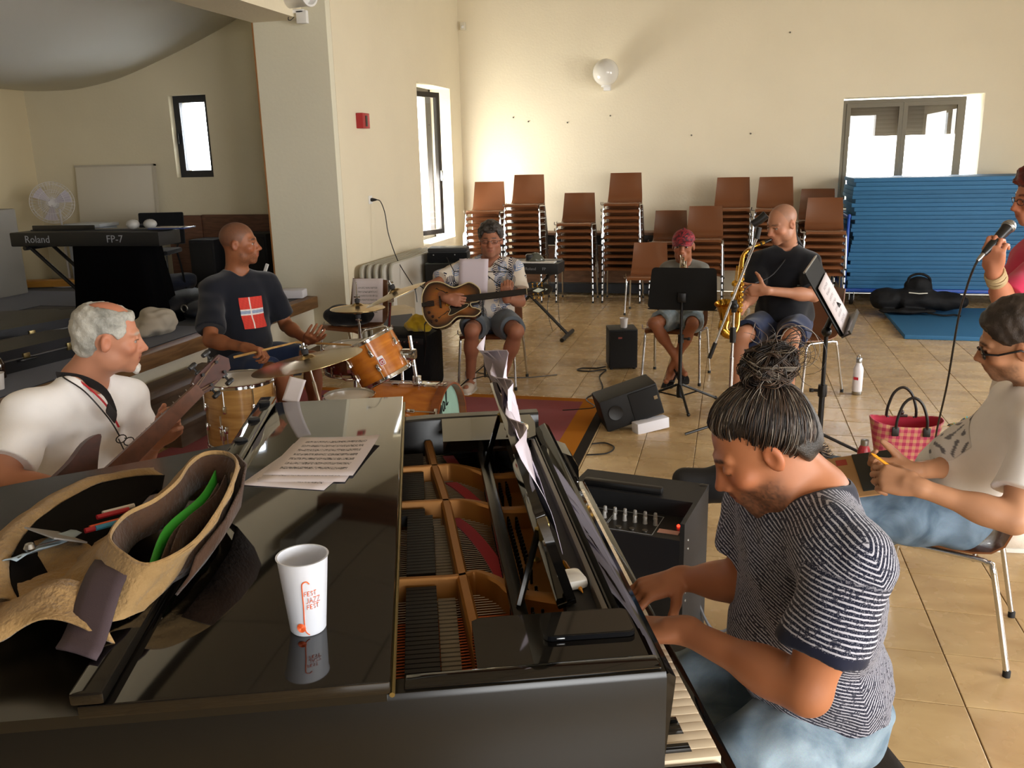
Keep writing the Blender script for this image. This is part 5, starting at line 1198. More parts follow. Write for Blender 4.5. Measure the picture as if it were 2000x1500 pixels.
# front flap thrown back, with dark pen pocket below its ridge
ridge = catmull([(.80, 1.005, 1.115), (.74, 1.075, 1.135), (.64, 1.13, 1.145), (.52, 1.16, 1.145), (.40, 1.165, 1.135), (.30, 1.14, 1.115), (.24, 1.10, 1.09)], 4)
lowr = catmull([(.86, 1.04, 1.035), (.80, 1.15, 1.03), (.69, 1.23, 1.03), (.54, 1.27, 1.03), (.40, 1.27, 1.03), (.27, 1.24, 1.03), (.18, 1.17, 1.03)], 4)
n = len(ridge)
MB().sheet(fine([[p for p in lowr], [(a*.6+b*.4)+Vector((0, 0, .03)) for a, b in zip(lowr, ridge)], [(a*.25+b*.75)+Vector((0, 0, .022)) for a, b in zip(lowr, ridge)], ridge, [p+Vector((0, -.018, -.012)) for p in ridge]], 3, .004, 40, 2), .005).build('flap', CAN, bag, smooth=180, fix=True)
pk = [p+Vector((0, -.02, -.012)) for p in ridge]; pk2 = catmull([(.72, .985, 1.10), (.66, .99, 1.10), (.56, .995, 1.095), (.46, 1.01, 1.09), (.38, 1.02, 1.085), (.30, 1.03, 1.08), (.24, 1.04, 1.075)], 4)
MB().sheet([pk, [(a+b)/2-Vector((0, 0, .025)) for a, b in zip(pk, pk2)], pk2], .003).build('pen_pocket', DKL, bag, smooth=180, fix=True)
MB().box(-.05, .05, -.035, .035, 0, .003, T(.42, 1.085, 1.125) @ RZ(.9) @ RX(.5)).build('grey_booklet', mat('booklet_grey', '#85827f', .6), bag, smooth=0)
MB().sheet([[(.33+.02*i, 1.12-.012*i+.01*j, 1.118+.006*math.sin(i+j)) for i in range(7)] for j in range(4)], .0015).build('blue_paper', mat('paper_bluegrey', '#94a4ae', .6), bag, smooth=180)
for k, (u, v, c) in enumerate(((.575, 1.03, '#d8d4cc'), (.555, 1.035, '#b02430'), (.50, 1.03, '#d8582c'), (.487, 1.035, '#a8242c'), (.497, 1.018, '#3f88a8'))):
    MB().cyl((u-.02, v+.014, 1.112), (u+.025, v-.035, 1.108), .0055, 8).build('pen', mat('pen_%d' % k, c, .4), bag)
# lower canvas fold, clasp and strap
G = []
for j in range(7):
    f = j/6; G.append([(.10+.30*i/9+.03*math.sin(f*3), .88+.30*i/9*.35+.22*f+.015*math.sin(i*1.1+f*4), 1.072+.045*math.sin(PI*f)*(.6+.4*math.sin(i*.8))+.012*math.sin(i*1.9+j)) for i in range(10)])
MB().sheet(fine([[tuple(p) for p in r] for r in G], 3, .006, 45, 5), .004).build('front_pocket', CAN2, bag, smooth=180, fix=True)
G = []
for j in range(9):
    f = j/8; z = 1.128-.055*f+.008*math.sin(f*6); G.append([(.285-.20*f+.075*i/4*(-.55), .965-.02*f+.075*i/4*-1.0+.02*f, max(z, 1.072)+.002*math.sin(i)) for i in range(5)])
MB().sheet(G, .004).build('strap', STRAP, bag, smooth=180, fix=True)
MB().lathe([(.009, 0), (.011, .004), (.007, .012), (0, .014)], 14, T(.355, 1.105, 1.128)).build('snap', STEEL, bag)
MB().sheet([[(.37+.02*i, 1.12-.03*i, 1.122+.002*j) for i in range(3)] for j in range(2)], .003).build('leather_tab', mat('leather_dark', '#3a2a1e', .5), bag)
# ================= people: one signed distance field per body, meshed as one surface =================
def v3(p): return np.array(p, dtype=np.float64)
def unit(a): a = v3(a); return a/np.linalg.norm(a)
class SDF:
    def __init__(s, h): s.h = h; s.p = []
    def cap(s, a, b, ra, rb=None, k=.02, clips=(), sub=False): s.p.append(('c', v3(a), v3(b), ra, ra if rb is None else rb, k, clips, sub)); return s
    def ell(s, c, r, Rm=None, k=.02, clips=(), sub=False): s.p.append(('e', v3(c), v3(r), np.eye(3) if Rm is None else Rm, None, k, clips, sub)); return s
    def ext(s, prims): s.p += prims; return s
    def inflate(s, e):
        q = SDF(s.h)
        for t in s.p:
            if t[0] == 'c': q.p.append(('c', t[1], t[2], t[3]+e, t[4]+e)+t[5:])
            else: q.p.append(('e', t[1], t[2]+e)+t[3:])
        return q
    def mesh(s, post=None, noise=None, smooth=1):
        h = s.h; lo = np.full(3, 1e9); hi = -lo
        for t in s.p:
            if t[7]: continue
            if t[0] == 'c': a = np.minimum(t[1]-t[3], t[2]-t[4]); b = np.maximum(t[1]+t[3], t[2]+t[4])
            else:
                e = np.sqrt(((t[3]*t[2][None, :])**2).sum(1)); a = t[1]-e; b = t[1]+e
            lo = np.minimum(lo, a); hi = np.maximum(hi, b)
        lo -= 4*h+.012; hi += 4*h+.012
        n = np.ceil((hi-lo)/h).astype(int)+1
        D = np.full(n, .2, dtype=np.float32)
        ax = [lo[i]+h*np.arange(n[i]) for i in range(3)]
        for t in s.p:
            k = t[5]; m = max(k, 2.5*h)+h
            if t[0] == 'c': a = np.minimum(t[1]-t[3], t[2]-t[4])-m; b = np.maximum(t[1]+t[3], t[2]+t[4])+m
            else: e = np.sqrt(((t[3]*t[2][None, :])**2).sum(1))+m; a = t[1]-e; b = t[1]+e
            i0 = np.clip(np.floor((a-lo)/h).astype(int), 0, n); i1 = np.clip(np.ceil((b-lo)/h).astype(int)+1, 0, n)
            if (i1 <= i0).any(): continue
            sl = tuple(slice(i0[i], i1[i]) for i in range(3))
            X = ax[0][sl[0]][:, None, None].astype(np.float32); Y = ax[1][sl[1]][None, :, None].astype(np.float32); Z = ax[2][sl[2]][None, None, :].astype(np.float32)
            if t[0] == 'c':
                A = t[1]; BA = t[2]-t[1]; L2 = max(float(BA@BA), 1e-12)
                px, py, pz_ = X-np.float32(A[0]), Y-np.float32(A[1]), Z-np.float32(A[2])
                u = np.clip((px*BA[0]+py*BA[1]+pz_*BA[2])/L2, 0, 1).astype(np.float32)
                d = np.sqrt((px-u*BA[0])**2+(py-u*BA[1])**2+(pz_-u*BA[2])**2)-(t[3]+(t[4]-t[3])*u)
            else:
                px, py, pz_ = X-np.float32(t[1][0]), Y-np.float32(t[1][1]), Z-np.float32(t[1][2]); Rm = t[3]; r = t[2]
                q = [(px*Rm[0, j]+py*Rm[1, j]+pz_*Rm[2, j]) for j in range(3)]
                k0 = np.sqrt((q[0]/r[0])**2+(q[1]/r[1])**2+(q[2]/r[2])**2); k1 = np.sqrt((q[0]/r[0]**2)**2+(q[1]/r[1]**2)**2+(q[2]/r[2]**2)**2)
                d = k0*(k0-1)/np.maximum(k1, 1e-6)
            for cp, cn in t[6]:
                d = np.maximum(d, (X-np.float32(cp[0]))*cn[0]+(Y-np.float32(cp[1]))*cn[1]+(Z-np.float32(cp[2]))*cn[2])
            d = d.astype(np.float32); cur = D[sl]
            if t[7]:
                d = -d; w = np.clip(.5-.5*(cur-d)/k, 0, 1); D[sl] = cur*(1-w)+d*w+k*w*(1-w)
            else:
                w = np.clip(.5+.5*(cur-d)/k, 0, 1); D[sl] = cur*(1-w)+d*w-k*w*(1-w)
        if noise is not None:
            I = np.nonzero(np.abs(D) < .035); P = np.stack([ax[i][I[i]] for i in range(3)], -1); D[I] += noise(P).astype(np.float32)
        if post is not None:
            I = np.nonzero(np.abs(D) < .09); P = np.stack([ax[i][I[i]] for i in range(3)], -1); D[I] = post(P, D[I]).astype(np.float32)
        # surface nets
        S = D < 0
        a = S[:-1, :-1, :-1]; cnt = np.zeros(a.shape, dtype=np.int8)
        for dx in (0, 1):
            for dy in (0, 1):
                for dz in (0, 1): cnt += S[dx:n[0]-1+dx, dy:n[1]-1+dy, dz:n[2]-1+dz]
        act = (cnt > 0) & (cnt < 8); I = np.argwhere(act); nv = len(I)
        idm = np.full(act.shape, -1, dtype=np.int32); idm[act] = np.arange(nv)
        pos = np.zeros((nv, 3)); c = np.zeros(nv)
        co = np.array([(0, 0, 0), (1, 0, 0), (0, 1, 0), (1, 1, 0), (0, 0, 1), (1, 0, 1), (0, 1, 1), (1, 1, 1)])
        val = np.stack([D[I[:, 0]+o[0], I[:, 1]+o[1], I[:, 2]+o[2]] for o in co], 1)
        for p, q in ((0, 1), (2, 3), (4, 5), (6, 7), (0, 2), (1, 3), (4, 6), (5, 7), (0, 4), (1, 5), (2, 6), (3, 7)):
            x = (val[:, p] < 0) != (val[:, q] < 0); tt = val[x, p]/(val[x, p]-val[x, q])
            pos[x] += co[p]+tt[:, None]*(co[q]-co[p]); c[x] += 1
        V = lo+h*(I+pos/c[:, None]); F = []
        for axis in range(3):
            o1, o2 = [(1, 2), (2, 0), (0, 1)][axis]
            d0 = [slice(None)]*3; d1 = [slice(None)]*3; d0[axis] = slice(0, -1); d1[axis] = slice(1, None)
            ch = S[tuple(d0)] != S[tuple(d1)]; E_ = np.argwhere(ch)
            ok = (E_[:, o1] > 0) & (E_[:, o2] > 0) & (E_[:, o1] < n[o1]-1) & (E_[:, o2] < n[o2]-1); E_ = E_[ok]
            e1 = np.zeros(3, int); e1[o1] = 1; e2 = np.zeros(3, int); e2[o2] = 1
            g = lambda K: idm[K[:, 0], K[:, 1], K[:, 2]]
            Q = np.stack([g(E_-e1-e2), g(E_-e2), g(E_), g(E_-e1)], 1)
            ins = S[E_[:, 0], E_[:, 1], E_[:, 2]]; Q[~ins] = Q[~ins][:, ::-1]; F.append(Q)
        F = np.concatenate(F); F = F[(F >= 0).all(1)]
        for _ in range(smooth):
            acc = np.zeros_like(V); cn = np.zeros(nv)
            for i in range(4):
                np.add.at(acc, F[:, i], V[F[:, (i+1) % 4]]+V[F[:, (i+3) % 4]]); np.add.at(cn, F[:, i], 2)
            V = np.where(cn[:, None] > 0, V*.5+.5*acc/np.maximum(cn, 1)[:, None], V)
        return V, F
def np_mesh(name, V, F, m, cols=None):
    me = bpy.data.meshes.new(name); me.vertices.add(len(V)); me.vertices.foreach_set('co', V.astype(np.float32).ravel())
    me.loops.add(len(F)*4); me.loops.foreach_set('vertex_index', F.astype(np.int32).ravel())
    me.polygons.add(len(F)); me.polygons.foreach_set('loop_start', np.arange(0, len(F)*4, 4, dtype=np.int32)); me.update(calc_edges=True); me.shade_smooth()
    me.materials.append(m)
    if cols is not None:
        a = me.color_attributes.new('Col', 'FLOAT_COLOR', 'POINT'); a.data.foreach_set('color', np.concatenate([cols, np.ones((len(cols), 1))], 1).astype(np.float32).ravel())
    return me
SKINM = vcol('skin', .5, sss=.06, spec=.35, bump=.12, bscale=420, dist=.0006)
HAIRM = vcol('hair', .5, spec=.4, bump=.7, bscale=380, dist=.002)
def lin(h): return np.array(C(h)[:3])
def n3(P, f, s=0):
    return (np.sin(P[:, 0]*f+2.1*np.sin(P[:, 1]*f*.7+s)+s)+np.sin(P[:, 1]*f*1.1+1.7*np.sin(P[:, 2]*f*.8+s*2))+np.sin(P[:, 2]*f*1.2+1.9*np.sin(P[:, 0]*f*.9+s*3)))/3
def rough(P, s=0): return (n3(P, 900, s)+n3(P, 1700, s+1)+n3(P, 380, s+2))/3
def sm(x, a, b): t = np.clip((x-a)/(b-a), 0, 1); return t*t*(3-2*t)
class Human:
    def __init__(s, J, face, h=.006, size=1.0, skin='#b07a58', tilt=0.0, hs=1.06, fat=0.0, up=(0, 0, 1)):
        s.J = {k: v3(v) for k, v in J.items()}; s.h = h; s.z = size; s.skin = skin; s.fat = fat
        f = unit(face); u = unit(v3(up)-f*(v3(up)@f)); r = np.cross(f, u)
        if tilt: c, q = math.cos(tilt), math.sin(tilt); u, r = u*c+r*q, r*c-u*q
        s.HR = np.stack([r, f, u], 1); s.HC = s.J['head']; s.hs = hs*size
        s.body = SDF(h)
    def H(s, p): return s.HC+s.HR@(v3(p)*s.hs)
    def head(s, nose=1.0, jaw=1.0, brow=1.0, chin=0.0, eyes=True, closed=False):
        b, H, q = s.body, s.H, s.hs; R_ = s.HR; s.closed = closed
        el = lambda c, r, k=.02, sub=False: b.ell(H(c), v3(r)*q, R_, k*q, sub=sub)
        cp = lambda a, c, ra, rb=None, k=.012: b.cap(H(a), H(c), ra*q, (rb or ra)*q, k*q)
        el((0, -.014, .038), (.0745, .095, .083), .03); el((0, .020, -.030), (.058*jaw, .070, .078), .035); el((0, .066+chin, -.096), (.026, .022, .019), .03)
        for x in (-1, 1):
            el((x*.046*jaw, .012, -.068), (.018, .032, .028), .03); el((x*.043, .058, -.022), (.022, .020, .018), .025)
            cp((x*.014, .084, .026), (x*.046, .068, .028), .0085*brow, .007, .014)
            el((x*.032, .094, .004), (.017, .016, .012), .012, True)
        for x in (-1, 1):
            if closed:
                el((x*.0315, .0735, .004), (.0165, .0150, .0125), .004)
                cp((x*.019, .0865, -.001), (x*.045, .0765, .000), .0016, .0016, .002)
            else:
                cp((x*.019, .082, .0095), (x*.0315, .0865, .0105), .0042, .0048, .005); cp((x*.0315, .0865, .0105), (x*.046, .075, .0085), .0048, .0042, .005)
                cp((x*.019, .080, -.0055), (x*.032, .083, -.0075), .0032, .0034, .006); cp((x*.032, .083, -.0075), (x*.046, .074, -.004), .0034, .003, .006)
        cp((0, .083, .018), (0, .102*(1+.02*(nose-1)), -.022), .0085, .0115*nose, .014); el((0, .108+.004*(nose-1), -.029), (.0125*nose, .012*nose, .0105), .008)
        for x in (-1, 1): el((x*.0125*nose, .097, -.033), (.0085, .0105, .0078), .006)
        el((0, .078, -.058), (.030, .020, .026), .02)
        cp((-.019, .086, -.0565), (0, .0965, -.0525), .0042, .0058, .006); cp((0, .0965, -.0525), (.019, .086, -.0565), .0058, .0042, .006)
        cp((-.016, .086, -.0655), (.016, .086, -.0655), .0045, .0045, .006); cp((-.008, .0925, -.0665), (.008, .0925, -.0665), .0060, .0060, .006)
        b.cap(H((-.021, .094, -.0605)), H((.021, .094, -.0605)), .0016*q, .0016*q, .003*q, sub=True) if s.h < .0055 else None
        for x in (-1, 1):
            a = x*.2; Re = R_ @ np.array([[math.cos(a), -math.sin(a), 0], [math.sin(a), math.cos(a), 0], [0, 0, 1]])
            b.ell(H((x*.079, -.012, .0)), v3((.009, .0185, .031))*q, Re, .006*q); b.ell(H((x*.0865, -.006, .003)), v3((.007, .010, .017))*q, Re, .004*q, sub=True)
        b.cap(H((0, -.030, -.045)), s.J['neck'], .053*q, .060*s.z*1.02, .03); b.cap(H((0, .0, -.07)), s.J['neck']*.6+H((0, 0, -.07))*.4, .046*q, .05*q, .03)
        s.eyes = [] if closed or not eyes else [H((x*.0318, .0725, .0025)) for x in (-1, 1)]
        return s
    def torso(s, hip, belly=0.0, lean=0.0, wide=1.0):
        b, J, z = s.body, s.J, s.z; f = 1+s.fat
        J['hip'] = v3(hip); mid = (J['shL']+J['shR'])/2; J['mid'] = mid
        X = unit(J['shR']-J['shL']); Zs = unit(mid-J['hip']); Y = unit(np.cross(Zs, X)); X = np.cross(Y, Zs); s.TR = np.stack([X, Y, Zs], 1)
        L = np.linalg.norm(mid-J['hip']); A = lambda x, y, t: J['hip']+X*x*z+Y*y*z+Zs*L*t
        i0 = len(b.p)
        b.ell(A(0, -.01, .72), v3((.165*wide, .112*f, .185))*z, s.TR, .05); b.ell(A(0, .01, .42), v3((.150*wide*f, .108*f, .16))*z, s.TR, .06)
        b.ell(A(0, 0, .06), v3((.170*wide*f, .125*f, .135))*z, s.TR, .06)
        if belly: b.ell(A(0, .045+belly*.5, .30), v3((.13*f, .085+belly, .14))*z, s.TR, .06)
        b.cap(J['shL']*.72+mid*.28+Zs*.0, J['shR']*.72+mid*.28, .066*z, .066*z, .05)
        for k in ('shL', 'shR'): b.cap(J[k]*.92+mid*.08, J[k], .058*z, .054*z, .04); b.cap(J['neck']-Zs*.02, J[k]*.6+mid*.4+Zs*.025, .052*z, .045*z, .04)
        s.i_torso = (i0, len(b.p)); return s
    def arm(s, q, hd=None, palm=None, curl=((20, 30, 20),)*4, thumb=None, spread=.0, k=.02, thumb_curl=15, hand=True, fat=1.0):
        b, J, z = s.body, s.J, s.z*fat; sh, el, wr = J['sh'+q], J['el'+q], J['wr'+q]
        b.cap(sh, el, .052*z, .041*z, .03); m = sh*.55+el*.45; b.ell(m, v3((.052, .052, .08))*z, basis(el-sh), .03)
        b.cap(el, wr, .040*z, .027*z, .02); m = el*.72+wr*.28; b.ell(m, v3((.044, .041, .07))*z, basis(wr-el), .03)
        if hand: s.hand(q, hd if hd is not None else wr-el, palm, curl, thumb, spread, thumb_curl)
        return s
    def hand(s, q, d, palm, curl, thumb, spread, thumb_curl=15):
        b, z = s.body, s.z*1.04; w = s.J['wr'+q]; d = unit(d); n = unit(v3(palm)-d*(v3(palm)@d)); t = np.cross(d, n) if q == 'R' else np.cross(n, d)
        if len(curl) == 1: curl = curl*4
        b.cap(w-d*.01, w+d*.03*z, .0265*z, .027*z, .015)
        b.ell(w+d*.052*z+n*.002, v3((.041, .052, .0165))*z, np.stack([t, d, n], 1), .012)
        kl = (.092, .096, .091, .082); fl = ((.043, .026, .021), (.047, .030, .022), (.044, .028, .021), (.034, .021, .019))
        s.tips = getattr(s, 'tips', {}); s.tips[q] = []
        for i in range(4):
            off = .031-.0205*i; k0 = w+d*kl[i]*z+t*off*z; b.cap(w+d*.02*z+t*off*.6*z, k0, .0145*z, .0125*z, .010)
            sp = spread*(1.5-i); dd = unit(d*math.cos(sp)+t*math.sin(sp)); p = k0; a = 0
            for j in range(3):
                a += R(curl[i][j]); e = dd*math.cos(a)+n*math.sin(a); p2 = p+e*fl[i][j]*z
                b.cap(p, p2, (.0098, .0090, .0082)[j]*z, (.0090, .0082, .0074)[j]*z, .004 if s.h < .005 else .003); p = p2
            s.tips[q].append(p)
        tb = w+d*.022*z+t*.026*z+n*.004; td = unit(t*.75+d*.75+n*.35) if thumb is None else unit(t*thumb[0]+d*thumb[1]+n*thumb[2])
        b.cap(w+d*.012*z, tb, .018*z, .017*z, .012); p = tb; e = td
        for L_, r0, r1 in ((.040, .0155, .0120), (.032, .0118, .0105), (.026, .0105, .0085)):
            p2 = p+e*L_*z; b.cap(p, p2, r0*z, r1*z, .006); p = p2; c = math.cos(R(thumb_curl)); q_ = math.sin(R(thumb_curl)); e = unit(e*c+(d*.5-t*.5+n*.5)*q_)
        s.thumb_tip = p
    def leg(s, q, toe=None, fat=1.0, foot=True, bare=False):
        b, J, z = s.body, s.J, s.z*fat; hp, kn, an = J['hip'+q], J['kn'+q], J['an'+q]
        b.cap(hp, kn, .086*z, .056*z, .04); b.ell(hp*.6+kn*.4, v3((.088, .084, .14))*z, basis(kn-hp), .04)
        b.cap(kn, an, .052*z, .036*z, .025); back = unit(np.cross(np.cross(kn-hp, an-kn), an-kn)) if np.linalg.norm(np.cross(kn-hp, an-kn)) > 1e-4 else v3((0, 0, 0))
        b.ell(kn*.68+an*.32-back*.012*0, v3((.056, .058, .105))*z, basis(an-kn), .03)
        if foot and toe is not None:
            t = v3(toe); d = unit(t-an); b.cap(an-v3((0, 0, .03)), an+d*.05-v3((0, 0, .045)), .036*z, .034*z, .03); b.cap(an-d*.02-v3((0, 0, .055)), t, .032*z, .026*z, .03)
        return s
    def finish(s, name, label, colour=None, group=None, noise=None, base=None):
        V, F = s.body.mesh(noise=noise); s.V, s.F = V, F
        L = (V-s.HC) @ s.HR / s.hs          # head coordinates
        col = np.tile(lin(s.skin), (len(V), 1)); col *= (1+.10*n3(V, 30)+.04*n3(V, 90, 2))[:, None]
        inh = sm(L[:, 2], -.16, -.11)
        def mix(m, c): nonlocal col; m = np.clip(m, 0, 1)[:, None]*1.0; col = col*(1-m)+lin(c)[None]*m
        red = np.exp(-(((np.abs(L[:, 0])-.045)/.03)**2+((L[:, 1]-.065)/.04)**2+((L[:, 2]+.022)/.025)**2))+np.exp(-((L[:, 0]/.02)**2+((L[:, 1]-.105)/.025)**2+((L[:, 2]+.025)/.022)**2))+.8*sm(np.abs(L[:, 0]), .073, .08)*(np.abs(L[:, 2]) < .05)*(np.abs(L[:, 1]) < .04)
        col[:, 1] *= 1-.16*np.clip(red, 0, 1); col[:, 2] *= 1-.2*np.clip(red, 0, 1)
        lips = np.exp(-(((L[:, 0])/.021)**4+((L[:, 2]+.0605)/.0095)**4))*(L[:, 1] > .078)
        mix(lips*.65, '#8e4a40'); mix(np.exp(-(((L[:, 2]+.0605)/.0016)**2+(L[:, 0]/.021)**4))*(L[:, 1] > .08)*.6, '#4a221c')
        s.mix = mix; s.L = L
        if colour: colour(s, L, V, mix)
        b = v3(base) if base is not None else v3((s.HC[0], s.HC[1], 0))
        s.root = thing(name, label, 'person', Vector(b), 0, group)
        s.bobj = obj('body', np_mesh('body', V, F, SKINM, np.clip(col, 0, 1)), s.root, None, True)
        for e in s.eyes:
            r = .0118*s.hs; m = MB().ball((0, 0, 0), r, 14, 10); P = np.array(m.v); Lp = P @ s.HR / r
            cc = np.tile(lin('#8f857c'), (len(P), 1)); cc[Lp[:, 1] > .80] = lin('#3b2416'); cc[Lp[:, 1] > .93] = lin('#080606')
            m2 = MB(); m2.ball((0, 0, 0), r, 24, 16); P = np.array(m2.v); Lp = (P @ s.HR)/r; g = s.gaze if hasattr(s, 'gaze') else np.array([0, 1, 0]); w_ = Lp @ g
            cc = np.tile(lin('#9a8f86'), (len(P), 1)); cc[w_ > .80] = lin('#3b2416'); cc[w_ > .95] = lin('#080606')
            m2.v = [tuple(np.array(p)+e) for p in m2.v]
            m2.build('eye', vcol('eye', .15, spec=.5), s.root, 180, cols=np.concatenate([cc, np.ones((len(cc), 1))], 1), world=True)
        return s
    def cloth(s, name, prims, m, amp=.004, f=38, seed=0, h=None, label=None, post=None, cols=None, e=0.0, smooth=1, noise=None):
        q = SDF(h or s.h); q.p = list(prims)
        if e: q = q.inflate(e)
        nz = noise or ((lambda P: wrinkle(P, amp, f, seed)) if amp else None)
        V, F = q.mesh(noise=nz, post=post, smooth=smooth)
        cc = cols(V) if cols else None
        return obj(name, np_mesh(name, V, F, m, cc), s.root, label, True)
    def tee_prims(s, e=.011, hem=-.10, sleeve=.55, neck=.066, neckdrop=.012, loose=.006, collar=None, back=1.0):
        b, J, z = s.body, s.J, s.z; a, c = s.i_torso; Zs = s.TR[:, 2]; Y = s.TR[:, 1]
        hemp = J['hip']+Zs*hem; cl = ((hemp, -Zs),)
        out_ = []
        for t in b.p[a:c]:
            if t[0] == 'c': out_.append(('c', t[1], t[2], t[3]+e, t[4]+e, t[5], cl, False))
            else: out_.append(('e', t[1], t[2]+e+loose, t[3], None, t[5], cl, False))
        L = np.linalg.norm(J['mid']-J['hip'])
        out_.append(('e', J['hip']+Zs*L*.18+Y*.0, v3((.168*(1+s.fat), .122*(1+s.fat), .15))*z+loose, s.TR, None, .05, cl, False))
        for q in 'LR':
            sh, el = J['sh'+q], J['el'+q]; d = el-sh; p = sh+d*sleeve; Ln = unit(d)
            if sleeve > 0: out_.append(('c', sh, sh+d*(sleeve+.12), .058*z+e, .055*z+e+.006+loose, .03, ((p, Ln),), False))
        nk = s.H((0, -.03, -.045)); d = unit(nk-J['neck'])
        out_.append(('c', J['neck']+d*.012-Y*.0, J['neck']+d*.16, neck*z, neck*z*1.25, .012, (), True))
        out_.append(('e', J['neck']+Y*(.035+neckdrop*.45)+d*(.012-neckdrop), v3((neck*.8, .045+neckdrop*.55, .03+neckdrop))*z, s.TR, None, .012, (), True))
        return out_
    def trouser_prims(s, hem=.62, e=.016, to_ankle=False, flare=.012, shin_e=.016):
        b, J, z = s.body, s.J, s.z; Zs = s.TR[:, 2]; out_ = []
        top = ((J['hip']+Zs*.12*z, Zs),)
        out_.append(('e', J['hip']+Zs*.03*z, v3((.172*(1+s.fat), .130*(1+s.fat), .135))*z+e*.6, s.TR, None, .05, top, False))
        for q in 'LR':
            hp, kn, an = J['hip'+q], J['kn'+q], J['an'+q]; d = kn-hp
            if to_ankle:
                out_.append(('c', hp, kn, .096*z+e, .062*z+e, .05, (), False)); out_.append(('e', hp*.6+kn*.4, v3((.094, .090, .15))*z+e, basis(d), None, .04, (), False)); d2 = an-kn; out_.append(('e', kn*.68+an*.32, v3((.060, .062, .11))*z+shin_e, basis(d2), None, .03, (), False)); out_.append(('c', kn, an+d2*.03, .060*z+shin_e, .046*z+shin_e, .03, ((an, unit(d2)),), False))
            else:
                p = hp+d*hem; out_.append(('e', hp*.6+kn*.4, v3((.094, .090, .15))*z+e, basis(d), None, .04, ((p, unit(d)),), False)); out_.append(('c', hp, hp+d*(hem+.1), .092*z+e, (.092+(.062-.092)*hem)*z+e+flare, .05, ((p, unit(d)),), False))
                out_.append(('c', hp+d*(hem-.02), hp+d*(hem+.2), (.090+(.060-.090)*hem)*z+.004, (.088+(.058-.088)*hem)*z+.004, .004, (), True))
        return out_
def basis(d):
    zc = unit(d); a = np.array([1, 0, 0]) if abs(zc[0]) < .8 else np.array([0, 1, 0]); x = unit(np.cross(a, zc)); return np.stack([x, np.cross(zc, x), zc], 1)
def shoe(s, q, an, toe, m, name='shoe', sole=None, r=.040):
    an, toe = v3(an), v3(toe); d = toe-an; d[2] = 0; L = np.linalg.norm(d); d = unit(d); b = SDF(.0055)
    hl = an-d*.035; g = 0
    b.cap((hl[0], hl[1], .045), (hl[0]+d[0]*.13, hl[1]+d[1]*.13, .042), r, r*.98, .03); b.cap((an[0]+d[0]*.08, an[1]+d[1]*.08, .038), (toe[0], toe[1], .034), r, r*.86, .03); b.cap((an[0], an[1], .07), (an[0]-d[0]*.005, an[1]-d[1]*.005, .115), .040, .041, .03)
    V, F = b.mesh(post=lambda P, D: np.maximum(D, .004-P[:, 2])); o = obj(name, np_mesh(name, V, F, m), s.root, None, True)
    b2 = MB(); side = np.array([-d[1], d[0], 0])
    prof = [(-.075, .028), (-.05, .040), (0, .041), (.07, .041), (.13, .045), (L-.0, .040), (L+.03, .022)]
    pts = [(an+d*x+side*y) for x, y in prof]+[(an+d*x-side*y) for x, y in reversed(prof)]
    b2.prism([(p[0]-an[0], p[1]-an[1]) for p in pts], 0.001, .022); b2.v = [(x+an[0], y+an[1], z) for x, y, z in b2.v]
    b2.build('sole', sole or mat('sole_white', '#d8d4cc', .6), s.root, smooth=30, world=True)
    return o
def cap_hair(s, name, cols, t=.012, front=.055, low=-.055, amp=.004, f=160, seed=0, side=.0, top=.0, m=None, h=None, back=-.075, extra=(), bald=None):
    """hair shell over the skull: front = hairline height at the brow, low = height beside the ears"""
    q = SDF(h or min(s.h, .0045)); H, hs, R_ = s.H, s.hs, s.HR
    q.ell(H((0, -.016, .040+top)), v3((.0765+t, .097+t, .085+t+top*.4))*hs, R_, .02); q.ell(H((0, -.048, -.012)), v3((.066+t*.8, .058+t*.8, .070))*hs, R_, .03)
    for c, r in extra: q.ell(H(c), v3(r)*hs, R_, .02)
    def post(P, D):
        L = (P-s.HC) @ R_ / hs; x, y, z = np.abs(L[:, 0]), L[:, 1], L[:, 2]
        line = np.where(y > .0, front+(.0-.0)*y, low)                 # height limit by region
        w = sm(y, -.02, .055); lim = low*(1-w)+front*w+side*sm(x, .045, .07)*w
        lim = np.where(y < -.03, low+(back-low)*sm(-y, .03, .07), lim)
        cut = (lim-z)*hs
        ear = (.034-np.sqrt((y+.010)**2+(z-.0)**2))*hs*(x > .05)+(-1)*(x <= .05)
        D = D+(t+.004)*hs*(1-sm(z-lim, -.002, .032)); D = np.maximum(D, cut*.8); D = np.maximum(D, ear*.9)
        if bald is not None: D = np.maximum(D, bald(L)*hs)
        return D
    nz = lambda P: wrinkle(P, amp, f, seed)+.3*amp*np.sin(P[:, 0]*f*3+4*np.sin(P[:, 2]*f*1.3))
    V, F = q.mesh(noise=nz, post=post, smooth=1)
    L = (V-s.HC) @ R_ / hs; cc = cols(L, V)
    return obj(name, np_mesh(name, V, F, m or HAIRM, np.clip(cc, 0, 1)), s.root, None, True)
def hair_mix(c1, c2, f=70, seed=0, bias=.0):
    a, b = lin(c1), lin(c2)
    def fn(L, V):
        w = np.clip(.5+bias+.5*n3(L, f, seed)+.35*rough(V, seed), 0, 1)[:, None]; return a*(1-w)+b*w
    return fn
